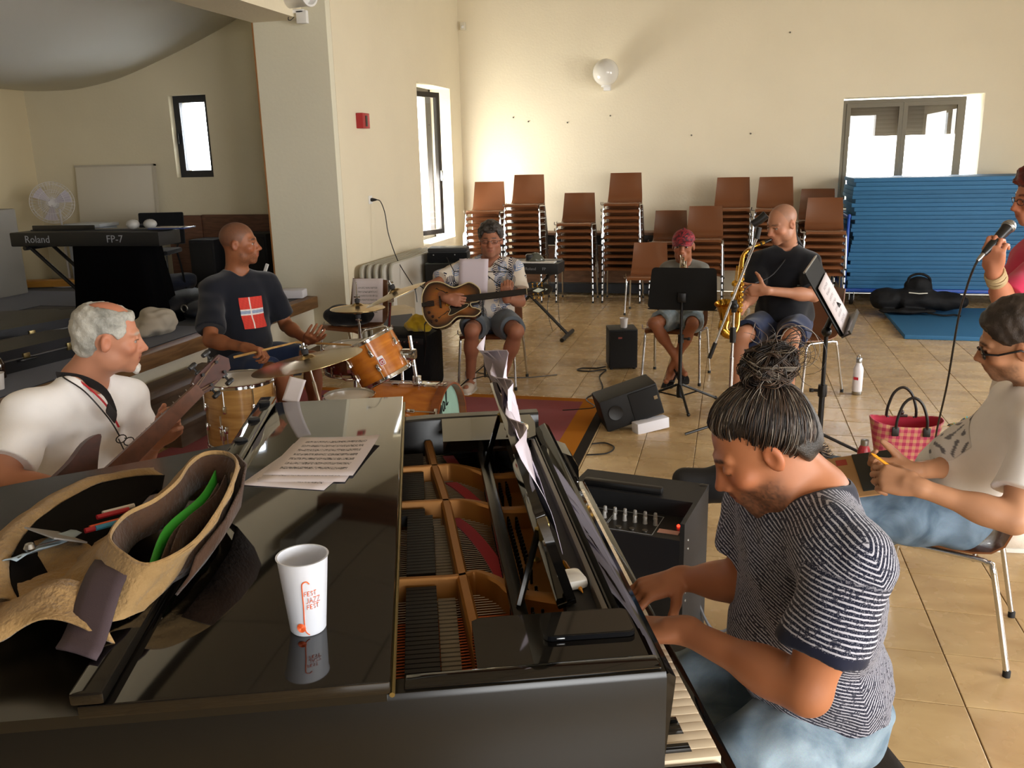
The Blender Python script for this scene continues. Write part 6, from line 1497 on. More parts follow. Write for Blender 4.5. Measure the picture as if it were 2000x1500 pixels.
def glasses(s, m, w=.058, half=False, r=.020, temple=True, oval=.8, lens=None, th=.0017, z0=.0):
    b = MB(); hs = s.hs
    for x in (-1, 1):
        pts = []
        for j in range(20):
            a = 2*PI*j/20; pts.append(Vector(s.H((x*.033+r*1.12*math.copysign(abs(math.cos(a))**.8, math.cos(a)), .098-.010*abs(x*.033+r*math.cos(a))/.05, z0+r*oval*math.copysign(abs(math.sin(a))**.8, math.sin(a))))))
        b.tube(pts, th*hs, 6, closed=True)
        if temple: b.tube([s.H((x*.056, .090, z0+.006)), s.H((x*.080, .05, z0+.006)), s.H((x*.084, -.01, z0+.010)), s.H((x*.080, -.035, z0-.012))], th*1.15*hs, 6)
    b.tube([s.H((-.011, .099, z0+.003)), s.H((0, .103, z0+.006)), s.H((.011, .099, z0+.003))], th*hs, 6)
    b.v = [tuple(v) for v in b.v]
    o = b.build('glasses', m, s.root, world=True)
    if lens:
        for x in (-1, 1):
            l = MB(); c = [Vector(s.H((x*.033, .097, z0)))]+[Vector(s.H((x*.033+r*1.1*math.cos(2*PI*j/16), .097-.010*abs(x*.033+r*math.cos(2*PI*j/16))/.05, z0+r*oval*math.sin(2*PI*j/16)))) for j in range(16)]
            l.add(c, [(0, 1+j, 1+(j+1) % 16) for j in range(16)]); l.build('lens', lens, o, smooth=180)
    return o
def skin_hook(stubble=None, brows='#2a1a12', buzz=None, grey=False):
    def fn(s, L, V, mix):
        if brows:
            for x in (-1, 1):
                d = np.sqrt(((L[:, 0]*x-.031)/.022)**2+((L[:, 2]-.0285+.10*abs(L[:, 0]-x*.02)*.0)/.0060)**2); mix((1-sm(d, .6, 1.15))*(L[:, 1] > .05)*(.85+.3*rough(V)), brows)
        for x in (-1, 1):
            zl = -.0005 if s.closed else .0088
            mix((np.abs(L[:, 2]-zl+.06*np.maximum(0, L[:, 0]*x-.036)) < .0021*max(1, s.h/.0048))*(L[:, 0]*x > .017)*(L[:, 0]*x < .047)*(L[:, 1] > .062)*.8, '#1d120d')
        if stubble:
            c, k, lo_, mous = stubble
            reg = sm(-L[:, 2], .030, .052)*sm(L[:, 1], -.015, .02)*sm(L[:, 2], -.135, -.115)
            reg = np.maximum(reg*sm(np.abs(L[:, 0])+np.maximum(0, -L[:, 2]-.05)*.6, .022, .042), sm(-L[:, 2], .074, .084)*sm(L[:, 1], .0, .03)*sm(L[:, 2], -.135, -.118))
            reg = np.maximum(reg, mous*np.exp(-((L[:, 0]/.026)**4+((L[:, 2]+.046)/.007)**4))*(L[:, 1] > .07))
            mix(reg*np.clip(k+.5*rough(V, 3), 0, 1), c)
        if buzz:
            c, k, front, low = buzz
            w = sm(L[:, 1], -.0, .06); lim = low*(1-w)+front*w; reg = sm(L[:, 2]-lim, -.006, .01)*(np.sqrt((L[:, 1]+.012)**2+L[:, 2]**2) > .030); mix(reg*np.clip(k+.25*rough(V, 5), 0, 1), c)
    return fn
def patch_on(s, target, M, w, hgt, nx, ny, m, name, off=.002, cols=None, parent=None):
    """a flat print carried onto a garment: a grid projected along -z of M onto the mesh"""
    me = target.data; nv = len(me.vertices); co = np.empty(nv*3, np.float32); me.vertices.foreach_get('co', co); co = co.reshape(-1, 3)
    bv = BVHTree.FromPolygons([Vector(c) for c in co.tolist()], [tuple(p.vertices) for p in me.polygons])
    G = []; cc = []
    Mi = M
    for j in range(ny+1):
        row = []
        for i in range(nx+1):
            x, y = w*(i/nx-.5), hgt*(j/ny-.5); p = Mi @ Vector((x, y, .25)); d = (Mi.to_3x3() @ Vector((0, 0, -1))).normalized()
            hit = bv.ray_cast(p, d, .6)
            row.append((hit[0]+hit[1]*off) if hit[0] else p+d*.25)
            if cols: cc.append(tuple(cols(i/nx, j/ny))+(1,))
        G.append(row)
    b = MB().sheet(G, 0); me2 = b.data(name, m, 180, cc if cols else None); o = obj(name, me2, parent or target); return o
# ================= the pianist =================
def cloth_mat(name, col, rough=.85, amp=.35, sc=420, var=.06, vs=9, sheen=.2): return mat(name, col, rough, spec=.15, bump=amp, bscale=sc, dist=.0012, var=var, vscale=vs, sheen=sheen)
def stripe_mat():
    m, nt, b = nodes('heather_stripes'); N, L = nt.nodes, nt.links
    a = N.new('ShaderNodeAttribute'); a.attribute_name = 'Col'; sp = N.new('ShaderNodeSeparateColor'); L.new(a.outputs['Color'], sp.inputs[0])
    tc = N.new('ShaderNodeTexCoord'); n = N.new('ShaderNodeTexNoise'); n.inputs['Scale'].default_value = 55; n.inputs['Detail'].default_value = 2; L.new(tc.outputs['Object'], n.inputs['Vector'])
    def mth(op, x, y=None, z=None):
        q = N.new('ShaderNodeMath'); q.operation = op
        for i, v in enumerate((x, y, z)):
            if v is None: continue
            if isinstance(v, (int, float)): q.inputs[i].default_value = v
            else: L.new(v, q.inputs[i])
        return q.outputs[0]
    s = mth('MULTIPLY_ADD', n.outputs['Fac'], .0032, sp.outputs[0])
    ph = mth('FRACT', mth('DIVIDE', s, .0098)); line = mth('MULTIPLY', mth('GREATER_THAN', ph, .60), mth('LESS_THAN', ph, .95))
    n2 = N.new('ShaderNodeTexNoise'); n2.inputs['Scale'].default_value = 420; n2.inputs['Detail'].default_value = 2; L.new(tc.outputs['Object'], n2.inputs['Vector'])
    sp2 = mth('MULTIPLY', mth('GREATER_THAN', n2.outputs['Fac'], .60), .30)
    n4 = N.new('ShaderNodeTexNoise'); n4.inputs['Scale'].default_value = 120; L.new(tc.outputs['Object'], n4.inputs['Vector'])
    ln = mth('MULTIPLY', line, mth('ADD', mth('MULTIPLY', mth('GREATER_THAN', n4.outputs['Fac'], .40), .75), .12))
    k = mth('MAXIMUM', ln, sp2); k = mth('MULTIPLY', k, sp.outputs[1])
    mx = N.new('ShaderNodeMix'); mx.data_type = 'RGBA'; mx.inputs[6].default_value = C('#191c2e'); mx.inputs[7].default_value = C('#b9b9c4'); L.new(k, mx.inputs[0]); L.new(mx.outputs[2], b.inputs['Base Color'])
    b.inputs['Roughness'].default_value = .9; b.inputs['Specular IOR Level'].default_value = .12; b.inputs['Sheen Weight'].default_value = .15
    bp = N.new('ShaderNodeBump'); bp.inputs['Strength'].default_value = .25; bp.inputs['Distance'].default_value = .001; L.new(k, bp.inputs['Height']); L.new(bp.outputs[0], b.inputs['Normal'])
    return m
def denim_mat(name, c1, c2, sc=7):
    if name in MATS: return MATS[name]
    m, nt, b = nodes(name); N, L = nt.nodes, nt.links
    tc = N.new('ShaderNodeTexCoord'); n = N.new('ShaderNodeTexNoise'); n.inputs['Scale'].default_value = sc; n.inputs['Detail'].default_value = 5; n.inputs['Distortion'].default_value = .7; L.new(tc.outputs['Object'], n.inputs['Vector'])
    cr = N.new('ShaderNodeValToRGB'); e = cr.color_ramp.elements; e[0].position = .36; e[1].position = .64; e[0].color = C(c1); e[1].color = C(c2); L.new(n.outputs['Fac'], cr.inputs[0])
    n2 = N.new('ShaderNodeTexNoise'); n2.inputs['Scale'].default_value = 500; L.new(tc.outputs['Object'], n2.inputs['Vector'])
    mx = N.new('ShaderNodeMix'); mx.data_type = 'RGBA'; mx.blend_type = 'MULTIPLY'; mx.inputs[0].default_value = .35; L.new(cr.outputs[0], mx.inputs[6]); L.new(n2.outputs['Color'], mx.inputs[7]); L.new(mx.outputs[2], b.inputs['Base Color'])
    b.inputs['Roughness'].default_value = .9; b.inputs['Specular IOR Level'].default_value = .1
    bp = N.new('ShaderNodeBump'); bp.inputs['Strength'].default_value = .3; bp.inputs['Distance'].default_value = .001; L.new(n2.outputs['Fac'], bp.inputs['Height']); L.new(bp.outputs[0], b.inputs['Normal'])
    MATS[name] = m; return m
UV_ = np.array(PM.to_3x3())
def pw(u, v, z): return np.array(PW(u, v, z))
J = dict(shL=(.228, 1.500, 1.110), elL=(.166, 1.462, .868), wrL=(-.060, 1.640, .862), shR=(.085, 1.850, 1.110), elR=(.060, 1.845, .880), wrR=(-.085, 1.905, .842), head=(.076, 1.662, 1.257), neck=(.178, 1.690, 1.165),
         hipL=pw(.37, -.50, .60), hipR=pw(.55, -.50, .60), knL=pw(.24, -.10, .515), knR=pw(.63, -.12, .515), anL=pw(.28, -.03, .09), anR=pw(.60, -.05, .09))
p = Human(J, (-.848, -.094, -.522), .0043, 1.0, '#a86c49', hs=.975, up=(-.521, -.037, .853))
p.head(nose=1.12, brow=1.1, closed=True).torso(pw(.46, -.50, .625), belly=.02)
kd = np.array([-.939, -.343, 0])
p.arm('L', palm=(0, 0, -1), hd=kd*.8+np.array([-.15, .42, -.16]), curl=((28, 30, 15), (32, 34, 18), (34, 34, 18), (30, 30, 15)), thumb=(.8, .7, .35), spread=.10)
p.arm('R', palm=(0, 0, -1), hd=kd*.95+np.array([.05, -.25, -.10]), curl=((26, 32, 18), (30, 36, 18), (32, 36, 18), (28, 30, 15)), thumb=(.85, .6, .4), spread=.14)
p.leg('L', toe=pw(.26, .12, .05)).leg('R', toe=pw(.62, .10, .05))
p.finish('person', 'man with grey streaked hair bun in striped navy tee playing the piano', skin_hook(stubble=('#2c211c', .62, .55, .9), brows='#1f1512'), base=pw(.42, -.55, 0))
Zs = p.TR[:, 2]
def stripes(V):
    Q_ = V-p.J['mid']; s_t = Q_ @ Zs-.75*np.abs(Q_ @ p.TR[:, 1]+.012); cc = np.zeros((len(V), 3)); cc[:, 1] = 1; cc[:, 0] = s_t
    for q in 'LR':
        sh, el = p.J['sh'+q], p.J['el'+q]; d = el-sh; t = ((V-sh) @ d)/(d @ d); rad = np.linalg.norm(V-(sh+np.clip(t, 0, 1)[:, None]*d), axis=1)
        on = (t > .06) & (rad < .085) & (np.abs((V-p.J['mid']) @ p.TR[:, 0]) > .165)
        cc[on, 0] = (t*np.linalg.norm(d))[on]+.001; cc[on & (t > .575), 1] = 0
    nk = p.J['neck']; dn = unit(p.H((0, -.03, -.045))-nk); ring = np.linalg.norm((V-nk)-((V-nk) @ dn)[:, None]*dn, axis=1)
    cc[(ring < .089) & (((V-nk) @ dn) > -.035), 1] = 0
    cc[:, 0] += 2
    return cc
p.cloth('t_shirt', p.tee_prims(sleeve=.66, hem=-.12, e=.012, neck=.074, loose=.008), stripe_mat(), amp=.0045, f=46, seed=1, cols=stripes)
p.cloth('jeans', p.trouser_prims(to_ankle=True, e=.014), denim_mat('light_denim', '#5f7384', '#9fb2bf', 8), amp=.006, f=48, seed=3, h=.006)
BLKSHOE = mat('black_shoe', '#17171a', .6)
for q in 'LR': shoe(p, q, p.J['an'+q]*[1, 1, 0], pw(.26 if q == 'L' else .62, .11, 0), BLKSHOE)
# hair: slicked back into a curly bun, dark with grey streaks
hm = lambda L, V: (lambda w: lin('#1a130e')*(1-w)+lin('#5d4f42')*w)(np.clip(.22+.3*n3(L, 60, 3)+.25*rough(V), 0, 1)[:, None])
cap_hair(p, 'hair', hm, t=.010, front=.078, low=.036, back=-.066, amp=.0012, f=150, seed=2, side=-.012, top=.0)
hb = MB(); hc = []
random.seed(21); rs = np.random.RandomState(4)
bun = np.array((0, -.088, .140)); root = np.array((0, -.074, .106))
def strand(pts, r, c):
    P_ = catmull([Vector(p.H(q)) for q in pts], 3); n0 = len(hb.v); k = len(P_); hb.tube(P_, [r*(1-.6*(i/k)) for i in range(k)], 4, caps=False); hc.extend([c]*(len(hb.v)-n0))
CD, CG = lin('#1c1410'), lin('#7b7267'); CB = lin('#463529')
def hcol():
    w = rs.rand(); c = CD if w < .50 else (CB if w < .82 else CG); return np.clip(c*(1+.3*rs.randn()), .005, 1)
for k in range(2300):      # from the hairline over the skull to the tie
    th = rs.uniform(-2.5, 2.5); ph = th
    if abs(th) < 1.25: st = np.array((.072*math.sin(th), .085*math.cos(th), .080+.010*rs.rand()-.026*abs(math.sin(th))**2+.03*rs.rand()**2))
    else: st = np.array((.073*math.copysign(1, th)*abs(math.sin(th))**.6, .088*math.cos(th)-.01, .050-.085*(abs(th)-1.25)+.008*rs.randn()+.05*rs.rand()**2))
    pts = []
    for f in (0, .2, .4, .6, .8, 1):
        q = st*(1-f)+root*f; c0 = np.array((0, -.016, .030)); d = q-c0; rr = np.array((.0905, .112, .109))*(1.0 if abs(th) < 1.25 else 1.045); l = np.linalg.norm(d/rr); q2 = c0+d/l*({0: .835, .2: .945, .4: .985}.get(f, 1.0)+.035*f*rs.rand()); q2 = q2*(1-f**4)+root*f**4
        pts.append(q2+rs.randn(3)*.0012)
    strand(pts, .0010, hcol())
for k in range(120):      # the bun: wavy locks, each of several strands
    a = rs.randn(3); a[2] = abs(a[2])*.6+.2; a /= np.linalg.norm(a); b_ = rs.randn(3); b_ -= a*(a@b_); b_ /= np.linalg.norm(b_); c_ = np.cross(a, b_)
    t0 = rs.rand()*6; R0 = np.array((.056, .052, .042))*(.82+.28*rs.rand()); sp_ = .34+.12*rs.rand(); cl = hcol(); fq = 2+rs.rand()*2; mid_l = []
    for i in range(9):
        an_ = t0+i*sp_; mid_l.append(bun+R0*(b_*math.cos(an_)+c_*math.sin(an_))*(1+.10*math.sin(i*fq+t0)))
    for q in range(7):
        o_ = rs.randn(3)*.0028; strand([m_+o_*(1+.25*math.sin(i*1.3+q)) for i, m_ in enumerate(mid_l)], .0010, np.clip(cl*(1+.22*rs.randn()), .004, 1))
for k in range(9):       # loops of hair sticking out behind the bun
    st = bun+np.array((.03*rs.randn(), -.035, .015*rs.randn())); r_ = .022+.018*rs.rand(); cl = hcol(); tw = rs.randn()*.5
    strand([st+np.array((r_*.6*math.sin(a_)*tw+.004*a_, -r_*(1-math.cos(a_)), r_*math.sin(a_)*1.2)) for a_ in [i*.75 for i in range(8)]], .0012, cl)
for k in range(30):       # stray curls
    d = rs.randn(3)*np.array((1, 1, .6))+np.array((0, -.6, .15)); d /= np.linalg.norm(d); st = bun+d*.035; ax = np.cross(d, rs.randn(3)); ax /= np.linalg.norm(ax); ay = np.cross(d, ax)
    pts = [st+d*(.012*i)+(ax*math.cos(i*1.1)+ay*math.sin(i*1.1))*.010*min(1, i/2) for i in range(6)]; strand(pts, .0009, hcol())
for k in range(40):       # nape wisps
    x = rs.uniform(-.06, .06); st = np.array((x, -.092, -.055+.02*rs.rand())); pts = [st+np.array((.004*rs.randn(), -.006*i, -.010*i+.004*i*i*.5)) for i in range(4)]; strand(pts, .0009, hcol())
hb.build('hair_strands', vcol('hair_strand', .45, spec=.4), p.root, 180, cols=np.concatenate([np.array(hc), np.ones((len(hc), 1))], 1), world=True, kind='stuff')
bq = SDF(.004); bq.ell(p.H(bun), v3((.046, .044, .034)), p.HR); bq.cap(p.H((0, -.070, .098)), p.H(bun), .028, .026, .02)
V, F = bq.mesh(noise=lambda P: wrinkle(P, .006, 160, 3)); obj('bun', np_mesh('bun', V, F, HAIRM, hair_mix('#1c1410', '#4d3a2b', 90, 2)(V, V)), p.root, None, True)
MB().tube([p.H((.026*math.cos(a*PI/8), -.076+.026*math.sin(a*PI/8), .110)) for a in range(16)], .006, 6, closed=True).build('hair_tie', BLACKF, p.root, world=True)
PIANIST = p
# ================= the bassist =================
J = dict(head=(-1.970, 2.405, 1.267), neck=(-2.075, 2.385, 1.135), shR=(-2.125, 2.185, 1.055), shL=(-2.035, 2.535, 1.020), elR=(-2.085, 1.985, .905), wrR=(-1.890, 2.120, .855), elL=(-2.075, 2.585, .765), wrL=(-1.885, 2.470, .900),
         hipL=(-2.22, 2.46, .56), hipR=(-2.28, 2.27, .56), knL=(-1.84, 2.52, .56), knR=(-1.86, 2.18, .56), anL=(-1.86, 2.56, .09), anR=(-1.90, 2.16, .09))
p = Human(J, (.76, .63, -.159), .0052, 1.0, '#b67e62', hs=.985, up=(.176, .045, .983))
p.head(nose=1.25, jaw=1.0, chin=.004).torso((-2.25, 2.37, .57), belly=.05)
bd = unit(np.array((-1.693, 2.646, 1.153))-np.array((-1.823, 2.198, .914)))
p.arm('R', palm=(0, .3, -1), curl=((25, 30, 20),)*4)
p.arm('L', hd=(.62, .10, .55), palm=(.35, -.75, .45), curl=((38, 55, 35), (42, 58, 35), (44, 58, 35), (40, 55, 30)), thumb=(.5, .9, .1), spread=.06)
p.leg('L', toe=(-1.70, 2.58, .05)).leg('R', toe=(-1.74, 2.12, .05))
p.finish('person', 'grey haired man in white tee playing bass guitar behind the piano lid', lambda s, L, V, mix: (skin_hook(brows='#a59a8c')(s, L, V, mix), mix(sm(L[:, 2], .02, .09)*.35, '#b8694f')), base=(-2.25, 2.37, 0))
WT = cloth_mat('white_tee', '#f1eeec', .85, .25)
p.cloth('t_shirt', p.tee_prims(sleeve=.74, hem=-.10, e=.014, neck=.070, loose=.012), WT, amp=.011, f=27, seed=4)
p.cloth('jeans', p.trouser_prims(to_ankle=True), denim_mat('blue_denim', '#3a4a60', '#5d6f86'), amp=.005, h=.009)
for q in 'LR': shoe(p, q, p.J['an'+q]*[1, 1, 0], (-1.70, 2.58, 0) if q == 'L' else (-1.74, 2.12, 0), BLKSHOE)
cap_hair(p, 'hair', hair_mix('#77766e', '#c0bcb1', 50, 1, .0), t=.007, front=.062, low=-.028, back=-.080, amp=.0035, f=120, seed=5, side=-.05, bald=lambda L: (.056-np.sqrt((L[:, 0]/1.05)**2+((L[:, 1]-.005)/1.5)**2+((L[:, 2]-.135)/.9)**2)))
q = SDF(.003); q.ell(p.H((0, .088, -.104)), v3((.014, .012, .016))*1.06, p.HR); q.cap(p.H((-.010, .090, -.094)), p.H((.010, .090, -.094)), .005, .005)
V, F = q.mesh(noise=lambda P: wrinkle(P, .0016, 400)); obj('goatee', np_mesh('goatee', V, F, mat('white_beard', '#d8d4cc', .8)), p.root, None, True)
BASSIST = p
def hang(p_, pts, r, m, name, n=6, flat=1.0): return MB().tube(catmull(pts, 6), r, 6, flat=flat).build(name, m, p_.root, world=True)
H_ = p.H
hang(p, [(-2.15, 2.39, 1.145), (-2.085, 2.335, 1.155), (-2.005, 2.315, 1.125), (-1.955, 2.33, 1.06), (-1.935, 2.35, .98)], .0045, mat('lanyard_red', '#c0202c', .6), 'lanyard', flat=.5)
hang(p, [(-2.15, 2.40, 1.150), (-2.08, 2.30, 1.160), (-1.995, 2.29, 1.115), (-1.940, 2.315, 1.02), (-1.925, 2.335, .955)], .0025, BLACKP, 'glasses_cord')
gl = MB()
for s_ in (0, 1): gl.tube([Vector((-1.92+.006*math.cos(a*PI/6), 2.335+.035*s_+.018*math.cos(a*PI/6), .945-.02*s_+.013*math.sin(a*PI/6))) for a in range(12)], .002, 5, closed=True)
gl.tube([(-1.92, 2.352, .942), (-1.92, 2.358, .938)], .002, 5).tube([(-1.918, 2.32, .95), (-1.90, 2.33, .88)], .002, 5); gl.build('hanging_glasses', BLACKP, p.root, world=True)
# ---- bass guitar
BW = wood('bass_body', '#3a1a12', '#52261a', .5, 2.5, (3, 10, 10))
p1 = Vector((-1.823, 2.198, .914)); p2 = Vector((-1.693, 2.646, 1.153)); zx = (p2-p1).normalized(); up_ = Vector((-.35, .45, .75)); 
nb = Vector((.85, -.45, .25)); nb = (nb-zx*nb.dot(zx)).normalized(); yb = nb.cross(zx).normalized()
BM = Matrix((zx, yb, nb)).transposed().to_4x4(); BM.translation = p1
bt = thing('bass_guitar', 'dark brown bass guitar held by the grey haired man', 'guitar', Vector((-1.85, 2.15, .85)))
def bx_(b, name, m, smooth=40): return b.build(name, m, bt, smooth, world=True)
ol = catmull([(q[0]-.09, q[1]*.86, 0) for q in ((.02, .03), (.07, .085), (.11, .125), (.06, .14), (-.02, .125), (-.12, .13), (-.24, .165), (-.34, .13), (-.38, .0), (-.34, -.13), (-.22, -.165), (-.10, -.12), (.0, -.13), (.05, -.135), (.05, -.09), (.0, -.035))], 4, True)
bx_(MB().prism([(q.x, q.y) for q in ol], -.040, .0, BM), 'body', BW, 35)
L_ = (p2-p1).length-.17
bx_(MB().sheet([[(-.10, -.030, .012), (-.10, .030, .012)], [(L_, -.021, .012), (L_, .021, .012)]], .022, BM), 'neck', wood('bass_neck', '#54301f', '#6b3f2a', .4, 2.5, (3, 12, 12)), 30)
fr_ = MB()
for k in range(20):
    x = L_-(L_+.25)*(1-2**(-k/12)); fr_.box(x, x+.002, -.028, .028, .012, .0142, BM)
bx_(fr_, 'frets', STEEL, 0)['kind'] = 'stuff'
for k in range(4): bx_(MB().tube([(-.28, -.024+.016*k, .020), (L_+.0, -.015+.010*k, .0165), (L_+.05+.03*k, (-.026 if k < 2 else .026), .012)], .0013, 5, BM), 'string', mat('string_bronze', '#b39a84', .35, .8))
bx_(MB().prism([(L_, -.022), (L_+.03, -.034), (L_+.15, -.030), (L_+.17, 0), (L_+.15, .034), (L_+.03, .034), (L_, .022)], -.012, .006, BM), 'headstock', BW, 30)
for x, y in ((.05, -1), (.12, -1), (.05, 1), (.12, 1)):
    b = MB().cyl((L_+x, y*.022, .006), (L_+x, y*.022, .016), .006, 8, M=BM); b.box(L_+x-.010, L_+x+.010, y*.034-.008, y*.034+.008, -.014, .002, BM, b=.004); b.cyl((L_+x, y*.04, -.006), (L_+x, y*.058, -.006), .004, 6, M=BM); b.box(L_+x-.016, L_+x+.016, min(y*.056, y*.072), max(y*.056, y*.072), -.016, .004, BM, b=.006)
    bx_(b, 'tuner', BLACKM)
bx_(MB().tube(catmull([BM @ Vector((.10, .15, -.02)), Vector((-1.90, 2.30, 1.03)), Vector((-1.955, 2.335, 1.10)), Vector((-2.03, 2.33, 1.142)), Vector((-2.11, 2.31, 1.155))], 5), .020, 6, flat=.15), 'strap', mat('bass_strap', '#1c1718', .8))
# ================= the drummer =================
J = dict(head=(-3.010, 4.969, 1.325), neck=(-3.055, 4.975, 1.155), shR=(-3.125, 4.790, 1.055), shL=(-2.925, 5.110, 1.045), elR=(-3.030, 4.570, .785), wrR=(-2.735, 4.470, .770), elL=(-2.840, 5.16, .770), wrL=(-2.590, 4.960, .715),
         hipR=(-3.11, 4.83, .56), hipL=(-3.0, 5.0, .56), knR=(-2.64, 4.70, .555), knL=(-2.66, 5.13, .55), anR=(-2.60, 4.72, .10), anL=(-2.70, 5.2, .10))
p = Human(J, (.942, .336, -.01), .006, 1.04, '#8a5537', hs=1.075, up=(.028, -.049, .998))
p.head(nose=1.15, jaw=1.04).torso((-3.06, 4.92, .57), belly=.03)
p.arm('R', hd=(.96, .12, -.14), palm=(.1, -.35, -.9), curl=((45, 65, 40), (55, 70, 40), (58, 70, 40), (60, 70, 40)), thumb=(.25, 1, .45))
p.arm('L', hd=(.55, -.55, .35), palm=(.5, .3, .8), curl=((20, 40, 30), (30, 45, 30), (40, 50, 30), (45, 50, 30)), thumb=(.6, .8, .5), spread=.1)
p.leg('R', toe=(-2.44, 4.74, .055)).leg('L', toe=(-2.54, 5.24, .055))
p.finish('person', 'drummer with shaved head in navy tee with flag print', skin_hook(stubble=('#3a2a22', .30, .25, .5), brows='#20140e', buzz=('#3b342f', .50, .062, -.005)), base=(-3.06, 4.92, 0))
NV = cloth_mat('navy_tee', '#15171f', .9, .3)
ts = p.cloth('t_shirt', p.tee_prims(sleeve=.80, hem=-.10, e=.014, neck=.070, loose=.012), NV, amp=.006, f=34, seed=7)
p.cloth('shorts', p.trouser_prims(hem=.80), cloth_mat('navy_shorts', '#1c2740', .9), amp=.004, seed=2)
def flag(x, y):
    b = abs(x-.42) < .055 or abs(y-.52) < .10
    if abs(x-.42) < .03: c = lin('#d9cfc8')
    elif abs(y-.52) < .045: c = lin('#8d99b3')
    elif abs(y-.52) < .10: c = lin('#d9d2cc')
    else: c = lin('#c23f36')
    return c*(1+.10*math.sin(x*37+y*23)*math.sin(y*41))
TRd = Matrix([[*p.TR[i]] for i in range(3)])
cpt = (p.J['mid']+p.J['hip'])/2+p.TR[:, 2]*.10-p.TR[:, 0]*.015
yv = Vector(p.TR[:, 2]); zv = Vector(p.TR[:, 1]); xv = Vector(-p.TR[:, 0])
xv = (xv*math.cos(.06)+yv*math.sin(.06)).normalized(); yv = zv.cross(xv)
Mf = Matrix((xv, yv, zv)).transposed().to_4x4(); Mf.translation = cpt
patch_on(p, ts, Mf, .16, .19, 40, 48, vcol('print', .8, spec=.1), 'flag_print', .003, flag)
for q, t in (('R', (-2.45, 4.74, 0)), ('L', (-2.55, 5.24, 0))): shoe(p, q, p.J['an'+q]*[1, 1, 0]+[0, 0, .0], t, BLKSHOE)
st_ = thing('drumstick', 'wooden drumstick in the drummer right hand', 'drumstick', (-2.65, 4.44, .77)); a_, b_ = Vector((-2.70, 4.435, .742)), Vector((-2.445, 4.55, .795))
MB().tube([a_-(b_-a_)*.3, a_, b_*.85+a_*.15, b_*.97+a_*.03, b_], [.0075, .0075, .006, .0035, .0058], 10).build('shaft', wood('hickory', '#b98b4c', '#d4ab6c', .5, 3, (3, 20, 20)), st_, world=True)
st_ = thing('drumstick', 'wooden drumstick in the drummer left hand over the snare', 'drumstick', (-2.5, 4.9, .73)); a_, b_ = Vector((-2.585, 4.96, .70)), Vector((-2.30, 4.98, .69))
MB().tube([a_-(b_-a_)*.3, a_, b_*.85+a_*.15, b_*.97+a_*.03, b_], [.0075, .0075, .006, .0035, .0058], 10).build('shaft', wood('hickory', '#b98b4c', '#d4ab6c', .5, 3, (3, 20, 20)), st_, world=True)
t = thing('drum_stool', 'black round drum stool under the drummer', 'stool', (-3.06, 4.92, .0))
MB().lathe([(.0, .40), (.16, .405), (.17, .42), (.17, .445), (.15, .46), (0, .46)], 24).build('seat', BLACKF, t); MB().cyl((0, 0, .1), (0, 0, .41), .016, 8).build('post', CHROME, t); tripod(t, 0, 0, .0, .24, .2)
# ================= the guitarist =================
J = dict(head=(-1.855, 6.757, 1.172), neck=(-1.885, 6.840, 1.020), shR=(-2.100, 6.800, .945), shL=(-1.690, 6.855, .945), elR=(-2.265, 6.430, .850), wrR=(-2.060, 6.185, .800), elL=(-1.590, 6.615, .715), wrL=(-1.640, 6.375, .775),
         hipR=(-1.99, 6.75, .53), hipL=(-1.80, 6.78, .53), knR=(-1.895, 6.285, .540), knL=(-1.555, 6.33, .535), anR=(-1.99, 6.56, .10), anL=(-1.745, 6.60, .10))
J['anR'] = (-1.985, 6.50, .10); J['anL'] = (-1.74, 6.55, .10)
p = Human(J, (.185, -.98, .02), .0058, 1.02, '#9c674e', hs=1.066)
p.head(nose=1.1, jaw=1.12, closed=True).torso((-1.895, 6.80, .55), belly=.05)
p.arm('R', hd=(.9, .05, -.18), palm=(.0, 1, -.2), curl=((30, 40, 30), (35, 45, 30), (40, 45, 30), (42, 45, 30)), thumb=(.4, .9, .3))
p.arm('L', hd=(.05, -.25, .85), palm=(-.15, .9, .25), curl=((45, 60, 40), (48, 62, 40), (50, 62, 40), (50, 60, 35)), thumb=(.3, .8, .4))
p.leg('R', toe=(-1.985, 6.37, .055)).leg('L', toe=(-1.72, 6.42, .055))
p.finish('person', 'guitarist in leaf patterned shirt and grey shorts with glasses', skin_hook(stubble=('#6d5a50', .15, .1, .3), brows='#3d342e'), base=(-1.895, 6.8, 0))
